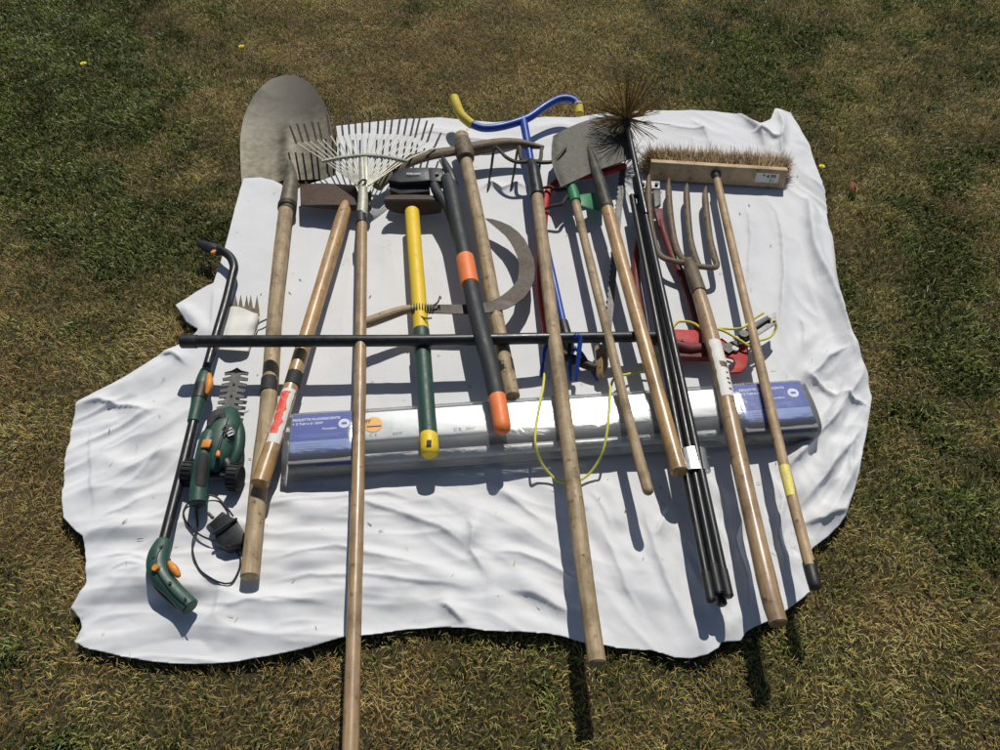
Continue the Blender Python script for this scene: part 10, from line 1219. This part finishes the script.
# 16 pole pruner
def pruner():
    t = thing('pole_pruner', 'black pole pruner lying crosswise with red head, steel lever and yellow pull cord', 'pole pruner', W(420, 341, 0))
    bp = [(183,341.5,.098,12.6),(300,341,.098,12.4),(420,340.5,.095,12),(530,338.5,.088,11.6),(655,336.5,.06,11)]
    mk('pole', tube(bmesh.new(), crom(PX(*bp), 6), 18, 'bevel'), 'black_gloss', t)
    mk('end_sleeve', tube(bmesh.new(), PX((182,341.5,.098,14),(197,341.5,.098,14)), 18, 'bevel'), 'black', t)
    mk('head_clamp', plate(bmesh.new(), [(671,329,.05),(699,330,.05),(699,345,.05),(672,346,.05)], .028, .0012), 'red', t)
    mk('clamp_bolt', disc(bmesh.new(), W(682, 341, .053), UP, .004, .008, 12), 'rust_dark', t)
    mk('head_tube', T((650,338,.05,12),(690,350,.035,14),(716,348,.035,12), seg=12), 'red_dark', t)
    hk = [(712,340,.045),(722,338,.046),(731,345,.046),(748,343,.046),(748.5,356,.046),(746.5,366,.046),(741,372,.045),(729,372.5,.045),(733.5,369,.045),(735.5,363,.045),(733,358,.045),(728.5,357,.045),(722,355,.045),(712,354,.045)]
    mk('hook', plate(bmesh.new(), hk, .007, .0012), 'red', t)
    mk('pivot_bolt', disc(bmesh.new(), W(735, 349, .05), UP, .009, .008, 18), 'steel', t)
    mk('cutting_blade', plate(bmesh.new(), [(722,345,.053),(740,338,.053),(738,347,.053),(729,353,.053),(724,350,.053)], .003), 'steel_grey', t)
    mk('head_casting', plate(bmesh.new(), [(672,346,.04),(700,346.5,.04),(722,345,.042),(724,356,.042),(700,357,.04),(674,356,.038)], .02, .0015), 'red_dark', t)
    mk('lever', plate(bmesh.new(), [(733,338,.056),(752,325,.058),(776,311.5,.06),(777,323,.06),(760,334,.058),(744,343,.056)], .004, .0008), 'steel', t)
    mk('lever', plate(bmesh.new(), [(740,333,.066),(757,321,.067),(768,315,.068),(769,319,.068),(752,330,.067),(742,337,.066)], .004, .0008), 'steel_grey', t)
    mk('pulley', disc(bmesh.new(), W(743.5, 334.5, .071), UP, .012, .01, 20), 'black', t)
    mk('lever_bolt', disc(bmesh.new(), W(769, 320, .063), UP, .005, .008, 12), 'rust_dark', t)
    rp = [(763,313,.062),(752,320,.068),(744,327,.076),(735,329,.066),(718,328.5,.062),(704,329.5,.06),(694,323.5,.058),(684,321.5,.055),(675,325,.05),(660,352,.03),(650,368,.02),(643,370,.018),(629,374,.02),(616,377,.03),(611,386,.06),(610,400,.078),(608,425,.078),(604,448,.06),(598,462,.035),(588,475,.015),(575,482,.01),(560,481.5,.01),(550,474,.018),(541,462,.04),(535.5,445,.074),(536,425,.08),(540,402,.078),(543,388,.05),(544.5,374,.03)]
    mk('pull_cord', tube(bmesh.new(), lay(crom(PX(*[(*q, 2.6) for q in rp]), 5)), 8, 'round'), 'rope', t)
    mk('pull_cord', T(*[(*q, 2.6) for q in [(712,328,.062),(724,331,.064),(738,339,.068),(751,347,.06),(757,345,.045)]], smooth=4, seg=8), 'rope', t)
    mk('pull_cord', T(*[(*q, 2.6) for q in [(745,345,.05),(758,341,.05),(770,337,.04),(776,328,.045),(774,320,.064)]], smooth=4, seg=8), 'rope', t)
    mk('pull_cord', T(*[(*q, 2.6) for q in [(665,356,.03),(679,356.5,.028),(695,356,.028),(712,354.5,.03)]], smooth=4, seg=8), 'rope', t)
pruner()

# 17 bolt cutter
def boltcutter():
    t = thing('bolt_cutter', 'bolt cutters with bright steel jaws and worn dark red handles, under the fork', 'bolt cutter', W(655, 240, 0))
    mk('jaw_plate', plate(bmesh.new(), [(639,180,.03),(660,181,.03),(660,188.5,.03),(639,188,.03)], .014, .002), 'steel', t)
    for x in (643, 656.5): mk('bolt', disc(bmesh.new(), W(x, 184.5, .033), UP, .0055, .008, 14), 'rust_dark', t)
    mk('jaw', plate(bmesh.new(), [(642,189,.026),(651,189,.026),(650,200,.026),(644,206,.026)], .012, .0015), 'steel', t)
    mk('jaw', plate(bmesh.new(), [(653,189,.026),(660.5,189,.026),(661,204,.026),(655,207,.026)], .012, .0015), 'steel_grey', t)
    mk('handle_block', plate(bmesh.new(), [(654,208,.03),(663,208,.03),(664,226,.028),(659,226,.028)], .016, .002), 'red_dark', t)
    mk('handle', T((661,222,.022,7),(665,236,.02,7),(672,256,.018,7.5),(681,274,.018,9),(688,292,.018,9),(696,320,.016,9.5),(699,345,.014,9.5), smooth=4, seg=12, cap='round'), 'red_dark', t)
    mk('handle_block', plate(bmesh.new(), [(641,206,.03),(650,206,.03),(647,224,.028),(641,224,.028)], .016, .002), 'red_dark', t)
    mk('handle', T((644,220,.022,7),(639,240,.02,7.5),(636,262,.018,8),(637,290,.018,9),(641,320,.016,9.5), smooth=4, seg=12, cap='round'), 'red_dark', t)
boltcutter()

# 18 light fitting in clear wrap
def package():
    t = thing('boxed_light_fitting', 'long fluorescent light fitting in clear film with blue printed cards at both ends', 'light fitting', W(550, 440, 0))
    A = W(287, 412, .068); B = W(803, 377.5, .068); x = (B - A); x.z = 0; L = x.length; x.normalize(); y = UP.cross(x).normalized()   # y away from the viewer
    O = A.copy(); O.z = ZC
    D = .150; Hh = .066
    def P(s, d, z): return O + x * s - y * d + UP * z          # s along, d towards viewer
    # white tray of the fitting: raised spine with sloping wings
    bm = bmesh.new()
    prof = [(.008, .012), (.008, .055), (.013, .0605), (.086, .0605), (.092, .0585), (.096, .052), (.097, .016), (.146, .010), (.146, .006), (.008, .006)]
    s0, s1 = .17, L - .19
    R0 = [bm.verts.new(P(s0, d, z)) for d, z in prof]; R1 = [bm.verts.new(P(s1, d, z)) for d, z in prof]
    for k in range(len(prof)): bm.faces.new((R0[k], R0[(k + 1) % len(prof)], R1[(k + 1) % len(prof)], R1[k]))
    bm.faces.new(R0[::-1]); bm.faces.new(R1); bmesh.ops.recalc_face_normals(bm, faces=bm.faces)
    fit = mk('reflector', bm, 'reflector', t, True, 25)
    for d, z in ((.124, .026),):
        mk('lamp_tube', tube(bmesh.new(), [(P(s0 + .01, d, z), .0125), (P(s1 - .01, d, z), .0125)], 18, 'bevel'), 'tube_glass', t)
    for s_, w_ in ((.36, .012), (.55, .012), (.80, .012)):
        pass
    # end cards
    for s_a, s_b, nm in ((.010, .162, 'a'), (L - .182, L - .006, 'b')):
        mid = (s_a + s_b) / 2
        card = mk('end_card', obox(bmesh.new(), P(mid, .075, .031), x, y, UP, s_b - s_a, .142, .058, .003), 'card_grey', t)
        lb = mk('blue_label', obox(bmesh.new(), P(mid, .044, .0604), x, y, UP, s_b - s_a - .006, .078, .0008), 'card_blue', card, False)
        mk('pale_label', obox(bmesh.new(), P(mid, .104, .0604), x, y, UP, s_b - s_a - .006, .040, .0008), 'card_pale', card, False)
        mk('side_label', obox(bmesh.new(), P(mid + .03, .1462, .050), x, UP, y, .085, .012, .0008), 'card_blue', card, False)
        W_ = s_b - s_a
        text('printed_text', 'REGLETTE FLUORESCENTE', P(mid - .016, .022, .0611), x, UP, .0094, 'ink_white', lb, .0001, .0003)
        text('printed_text', '+ 2 Tubes de 36W', P(mid - .036, .034, .0611), x, UP, .0094, 'ink_white', lb, .0001, .0003)
        text('printed_text', 'Monobloc', P(mid + .016, .052, .0611), x, UP, .0085, 'ink_white', lb, .0001, .0002)
        for k, (dd, sz) in enumerate(((.068, .11), (.073, .09))):
            mk('print_line', obox(bmesh.new(), P(mid - .006, dd, .0611), x, y, UP, sz, .0012, .0003), 'card_pale', lb, False)
        lg = mk('round_logo', disc(bmesh.new(), P(mid + W_ * .33, .040, .0611), UP, .0135, .0006, 24), 'ink_white', lb, False)
        mk('logo_mark', obox(bmesh.new(), P(mid + W_ * .33, .040, .0618), x, y, UP, .012, .006, .0006), 'card_blue', lg, False)
        for dd in (.094, .101, .108, .115): mk('print_line', obox(bmesh.new(), P(mid - .03, dd, .0611), x, y, UP, .06, .001, .0003), 'card_grey', card, False)
        for zz in (.040, .030, .022): mk('print_line', obox(bmesh.new(), P(mid - .015, .1462, zz), x, UP, y, .10, .0012, .0006), 'steel_grey', card, False)
    # sticker and small print on the enamel
    st = mk('orange_sticker', disc(bmesh.new(), P(.205, .050, .0615), UP, .022, .0008, 28), 'sticker_orange', fit, False)
    text('printed_text', '5Y', P(.192, .040, .0622), x, UP, .013, 'ink', st, .0002, .0006)
    mk('print_line', obox(bmesh.new(), P(.207, .056, .0622), x, y, UP, .034, .004, .0003), 'ink', st, False)
    for s_, tx in ((.205, 'C E'), (.262, '36W'), (.42, 'C E   36W'), (.62, 'C E'), (.82, 'C E')):
        text('printed_text', tx, P(s_, .081, .0610), x, UP, .012, 'steel_grey', fit, .0001)
    # clear film
    bm = bmesh.new(); NS = 120
    pr = [(-.004, .004), (-.005, .040), (.000, .060), (.010, .0655), (.040, .0675), (.075, .068), (.105, .0665), (.128, .063), (.146, .056), (.152, .040), (.153, .004)]
    rows = []
    for i in range(NS + 1):
        s_ = -.004 + (L + .008) * i / NS; row = []
        for k, (d, z) in enumerate(pr):
            w = .0012 * math.sin(s_ * 11 + k) + .0007 * math.sin(s_ * 43 + 2 * k) + .0003 * random.uniform(-1, 1)
            dip = -.004 * math.exp(-((s_ - .168) / .01) ** 2) - .004 * math.exp(-((s_ - L + .19) / .01) ** 2)
            e = min(1, min(i, NS - i) / 1.5)
            row.append(bm.verts.new(P(s_, .075 + (d - .075) * (.94 + .06 * e), max(.002, (z + (w + dip) * (1 if 1 < k < 9 else .2)) * (.93 + .07 * e)))))
        rows.append(row)
    for i in range(NS):
        for k in range(len(pr) - 1): bm.faces.new((rows[i][k], rows[i + 1][k], rows[i + 1][k + 1], rows[i][k + 1]))
    bm.faces.new(rows[0]); bm.faces.new(rows[-1][::-1]); bmesh.ops.recalc_face_normals(bm, faces=bm.faces)
    mk('film_wrap', bm, 'film', t, True, 60)
package()

# 19 telescopic extension handle of the trimmer
def pole():
    t = thing('trimmer_extension_pole', 'extension pole with bent black tube and green pistol grip with orange trigger', 'extension pole', W(190, 440, 0))
    mk('head_bracket', T((199,243,.03,7),(206,246,.032,11),(214,249,.034,13),(222,252,.036,9), smooth=3, seg=10, cap='bevel', flat=.8), 'black', t)
    mk('latch', obox(bmesh.new(), W(213.5, 252, .052), RT, Vector((.3, 1, 0)), UP, .012, .014, .008, .002), 'orange_btn', t)
    mk('upper_tube', T((214,248,.036,8),(224,252,.038,8.4),(231,258,.038,8.6),(234,267,.038,8.8),(232,277,.036,8.8),(226,302,.034,9),(216,336,.032,9.2),(205,375,.032,9.6), smooth=5, seg=16), 'black_gloss', t)
    mk('joint', T((206,371,.034,11),(204,380,.036,15),(200,395,.036,15.5),(197,408,.034,13.5),(193.5,422,.032,12.5), smooth=4, seg=18, cap='bevel'), 'green_body', t)
    mk('joint_band', T((202.5,386,.0365,16.2),(199,400,.036,15.6), seg=18), 'black', t)
    mk('slider', T((209,375,.046,5),(209.5,384,.048,8),(207,393,.046,4), smooth=3, seg=12, cap='round'), 'orange_btn', t)
    mk('lower_tube', T((194,420,.032,10),(180,478,.032,10.6),(163,545,.032,11.2), seg=18), 'black_gloss', t)
    mk('pistol_grip', T((164,541,.032,15),(159,554,.034,21),(158,568,.034,22),(164,580,.033,20),(176,593,.031,18),(190,607,.03,18.5), smooth=5, seg=20, cap='bevel', flat=.85), 'green_body', t)
    mk('grip_pad', T((152,575,.03,7),(160,588,.028,8),(172,600,.027,7.5),(180,607,.026,6), smooth=4, seg=12, cap='round'), 'black_rubber', t)
    mk('seam', T((163,545,.0505,1),(157,556,.0555,1),(157,569,.0565,1),(165,582,.053,1),(177,595,.0515,1),(189,606,.0505,1), smooth=4, seg=6), 'ink', t)
    mk('trigger', T((170,563,.044,5),(174,569,.047,8.5),(178,575,.044,6), smooth=3, seg=12, cap='round'), 'orange_btn', t)
    mk('button', disc(bmesh.new(), W(156, 568, .0555), UP + Vector((-.25, 0, 0)), .0075, .008, 16), 'orange_btn', t)
    for q in ((154,557,.054),(170,583,.0505),(185,599,.0495),(161,547,.052)): mk('screw', disc(bmesh.new(), W(*q), UP, .0032, .004, 10), 'ink', t)
pole()

# 20 cordless trimmer
def trimmer():
    t = thing('cordless_shrub_trimmer', 'green cordless shrub trimmer with double-sided toothed blade, ribbed wheels and orange switch', 'shrub trimmer', W(215, 445, 0))
    a = (237, 369); b_ = (228, 412)
    # blade outline with teeth
    L_ = []; R_l = []
    n = 7
    for i in range(n):
        f = .08 + i * .135; cx = a[0] + (b_[0] - a[0]) * f; cy = a[1] + (b_[1] - a[1]) * f
        hw = 12.8 if i else 12
        for e, w in ((-.045, 5), (-.028, hw), (.02, hw - .5), (.038, 4.6)):
            ff = f + e; x = a[0] + (b_[0] - a[0]) * ff; y = a[1] + (b_[1] - a[1]) * ff
            L_.append((x - w, y + 1.5 * (w > 6) * (1 if e > 0 else .6), .045)); R_l.append((x + w, y + 1.5 * (w > 6) * (1 if e > 0 else .6), .045))
    out = [(a[0], a[1] - 1.5, .045)] + R_l + [(b_[0] + 5, b_[1] + 5, .045), (b_[0] - 5, b_[1] + 5, .045)] + L_[::-1]
    mk('blade', plate(bmesh.new(), out, .003), 'steel_grey', t)
    for f in (.05, .35, .62): mk('blade_screw', disc(bmesh.new(), W(a[0] + (b_[0] - a[0]) * f, a[1] + (b_[1] - a[1]) * f, .047), UP, .003, .003, 10), 'rust_dark', t)
    bd = mk('body', T((232,411,.04,16),(229,416,.042,24),(224,428,.046,34),(219,442,.046,35),(215,456,.042,32),(210,470,.036,22), smooth=5, seg=24, cap='bevel', flat=.75), 'green_body', t)
    mk('shoulder_pad', T((236,416,.034,8),(239,432,.038,12),(238,450,.036,12),(233,464,.03,10), smooth=4, seg=14, cap='round', flat=1.2), 'green', bd)
    bm = bmesh.new(); tube(bm, crom(PX((209,425,.075,5),(213,417,.077,11),(219,414,.077,12),(223,417,.074,6)), 4), 16, 'round', .35); mk('vent_window', bm, 'ink', bd)
    lg = mk('emblem', disc(bmesh.new(), W(230, 432, .073), UP + Vector((.35, 0, 0)), .011, .003, 20), 'black', bd)
    for k in (-1, 0, 1): mk('emblem_line', obox(bmesh.new(), W(230 + k * .6, 432 + k * 3, .0762), RT + Vector((0, .7, 0)), Vector((-.7, 1, 0)), UP + Vector((.35, 0, 0)), .013, .0026, .001), 'ink_white', lg, False)
    mk('vent_slot', T((222,430,.0855,1.6),(227,424,.084,1.6), seg=6), 'ink', bd); mk('vent_slot', T((224,432,.085,1.4),(229,425,.083,1.4), seg=6), 'ink', bd)
    hd = mk('handle', T((210,436,.058,18),(207,446,.062,18),(203,462,.058,17.5),(200,478,.05,17.5),(198.5,494,.044,18.5),(198,503,.04,19.5), smooth=5, seg=20, cap='bevel'), 'green_body', t)
    gp = mk('grip_pad', T((205,452,.064,14.5),(202.5,464,.0615,14.5),(200.5,477,.055,14.5),(199.5,488,.0505,14.5), smooth=4, seg=18, cap='round'), 'black_rubber', hd)
    for k in range(7): mk('grip_rib', T((196.5 - .55 * k + 1, 457 + 5 * k, .0705 - .0027 * k, 1.6),(208.5 - .55 * k, 457.5 + 5 * k, .0705 - .0027 * k, 1.6), seg=6), 'black', gp)
    mk('seam', T((231,413,.056,1),(228,419,.0735,1),(223,432,.084,1),(218,446,.0825,1),(214,458,.074,1), smooth=4, seg=6), 'ink', bd)
    mk('slide_button', obox(bmesh.new(), W(206.5, 444, .084), RT, Vector((.1, 1, .1)), UP, .021, .022, .008, .003), 'orange_btn', hd)
    mk('lock_button', obox(bmesh.new(), W(218, 454, .074), RT, Vector((-.2, 1, 0)), UP, .010, .017, .010, .003), 'orange_btn', bd)
    mk('charge_socket', disc(bmesh.new(), W(198, 505, .038), Vector((0, -1, .25)), .010, .004, 16), 'ink', hd)
    # wheels
    ax = (W(238, 476, .03) - W(186, 472, .03)).normalized()
    mk('axle', tube(bmesh.new(), PX((186,473,.03,5),(238,477,.03,5)), 10), 'black', t)
    for q in ((190, 473), (235, 477)):
        c = W(q[0], q[1], .032)
        wl = mk('wheel', tube(bmesh.new(), [(c - ax * .015, .026), (c - ax * .011, .031), (c + ax * .011, .031), (c + ax * .015, .026)], 26), 'black_rubber', t)
        e1 = (UP - ax * UP.dot(ax)).normalized(); e2 = ax.cross(e1); bm = bmesh.new()
        for k in range(20):
            an = 2 * math.pi * k / 20; d = e1 * math.cos(an) + e2 * math.sin(an)
            obox(bm, c + d * .0315, ax, ax.cross(d), d, .022, .004, .003, 0)
        mk('tread', bm, 'black', wl, False)
    mk('mount_block', T((224,458,.04,12),(228,466,.034,14),(232,474,.03,12), seg=10, cap='bevel'), 'black', t)
trimmer()

# 21 charger with its lead
def charger():
    t = thing('plug_charger', 'black mains charger plug with thin black lead looping across the sheet', 'charger', W(227, 530, 0))
    mk('body', plate(bmesh.new(), [(211,523,.03),(224,513,.034),(236,518,.038),(244,532,.038),(241,545,.032),(226,548,.03),(216,543,.028)], .028, .005), 'black', t)
    mk('body_step', plate(bmesh.new(), [(208,524,.022),(222,511,.026),(228,514,.026),(213,529,.022)], .016, .003), 'black', t)
    mk('pin', T((213,518,.024,3.5),(208,513,.024,3.5), seg=8, cap='bevel'), 'steel_grey', t)
    mk('ridge', T((214,533,.038,3.5),(226,525,.042,3.5),(236,519,.042,3), smooth=2, seg=8, cap='round'), 'black_rubber', t)
    cb = [(238,545,.02),(226,546,.03),(214,541,.012),(202,536,.006),(190,527,.006),(184,516,.006),(185,508,.006),(190,501,.012),(196,497,.02),(209,495,.015),(219,499,.008),(227,508,.008),(233,516,.02)]
    mk('lead', tube(bmesh.new(), lay(crom(PX(*[(*q, 1.9) for q in cb]), 6)), 8), 'black', t)
    cb2 = [(197,507,.036),(196.5,514,.012),(197.5,527,.005),(192.5,543,.005),(194.5,559,.005),(203,574,.005),(219,584.5,.005),(231,584,.005),(238.5,571,.005),(240.5,558,.006),(234,549.5,.012),(228,545,.026)]
    mk('lead', tube(bmesh.new(), lay(crom(PX(*[(*q, 1.9) for q in cb2]), 6)), 8), 'black', t)
    mk('lead_plug', T((197.5,504,.038,4.5),(196.5,512,.02,3.5),(196.8,517,.01,2.5), smooth=3, seg=10), 'black_rubber', t)
charger()

# 22 spare shear blade in a white sleeve
def combblade():
    t = thing('spare_shear_blade', 'spare grass shear blade with pointed dark teeth tucked in a white paper sleeve', 'shear blade', W(240, 325, 0))
    xs = [229.5,235.5,240.5,246.5,250.5,256.8]; out = [(227,309,.012)]
    tops = []
    for i, x in enumerate(xs):
        yb = 305 + (x - 229) * .12; yt = 294.5 + (.5 if i % 2 else 0)
        tops += [(x - 2.2, yb, .012), (x + .2, yt, .012), (x + 2.2, yb, .012)]
    out += tops + [(259, 314, .012), (250, 326, .012), (232, 322, .012)]
    mk('toothed_blade', plate(bmesh.new(), out, .003), 'rust', t)
    bm = bmesh.new()
    C = [(227,307),(260,312),(249,351),(217,349)]
    def fn(u, v):
        x = (C[0][0] * (1 - u) + C[1][0] * u) * (1 - v) + (C[3][0] * (1 - u) + C[2][0] * u) * v
        y = (C[0][1] * (1 - u) + C[1][1] * u) * (1 - v) + (C[3][1] * (1 - u) + C[2][1] * u) * v
        y -= 2.0 * math.sin(u * 5) * (1 - v)
        e = min(u, 1 - u, .25) * 4
        return W(x, y, .005 + .016 * e ** .5 + .0015 * math.sin(9 * u + 4 * v) + .001 * math.sin(14 * v + 5 * u))
    shell(bm, fn, 20, 22, .0015); mk('paper_sleeve', bm, 'paper', t)
    mk('tie', T((256,330,.008,1.8),(258,324,.01,1.8),(263,321,.012,1.8),(268,319,.01,1.8), smooth=4, seg=6), 'steel_grey', t)
combblade()

# ------------------------------------------------------------------ light
SUN_EL, SUN_AZ = 53.0, 11.0        # elevation; azimuth to the right of straight ahead (+Y)
d = Vector((math.sin(R_(SUN_AZ)) * math.cos(R_(SUN_EL)), math.cos(R_(SUN_AZ)) * math.cos(R_(SUN_EL)), math.sin(R_(SUN_EL))))
ld = bpy.data.lights.new('sun', 'SUN'); ld.energy = 4.6; ld.angle = R_(0.53); ld.color = (1, .965, .90)
lo = bpy.data.objects.new('sun', ld); COL.objects.link(lo); lo.rotation_euler = (-d).to_track_quat('-Z', 'Y').to_euler(); lo.location = (0, 0, 5)
w = bpy.data.worlds.new('World'); sc.world = w; w.use_nodes = True; nt = w.node_tree
sky = nt.nodes.new('ShaderNodeTexSky'); sky.sky_type = 'NISHITA'; sky.sun_disc = False
sky.sun_elevation = R_(SUN_EL); sky.sun_rotation = R_(SUN_AZ); sky.air_density = 1.0; sky.dust_density = .6; sky.ozone_density = 1.2
bg = nt.nodes['Background']; bg.inputs[1].default_value = 0.06; nt.links.new(sky.outputs[0], bg.inputs[0])
sc.view_settings.view_transform = 'Standard'; sc.view_settings.look = 'None'; sc.view_settings.gamma = 1; sc.view_settings.exposure = -0.3
sc.view_settings.use_curve_mapping = False
sc.render.engine = 'CYCLES'; sc.cycles.max_bounces = 6; sc.cycles.transparent_max_bounces = 8
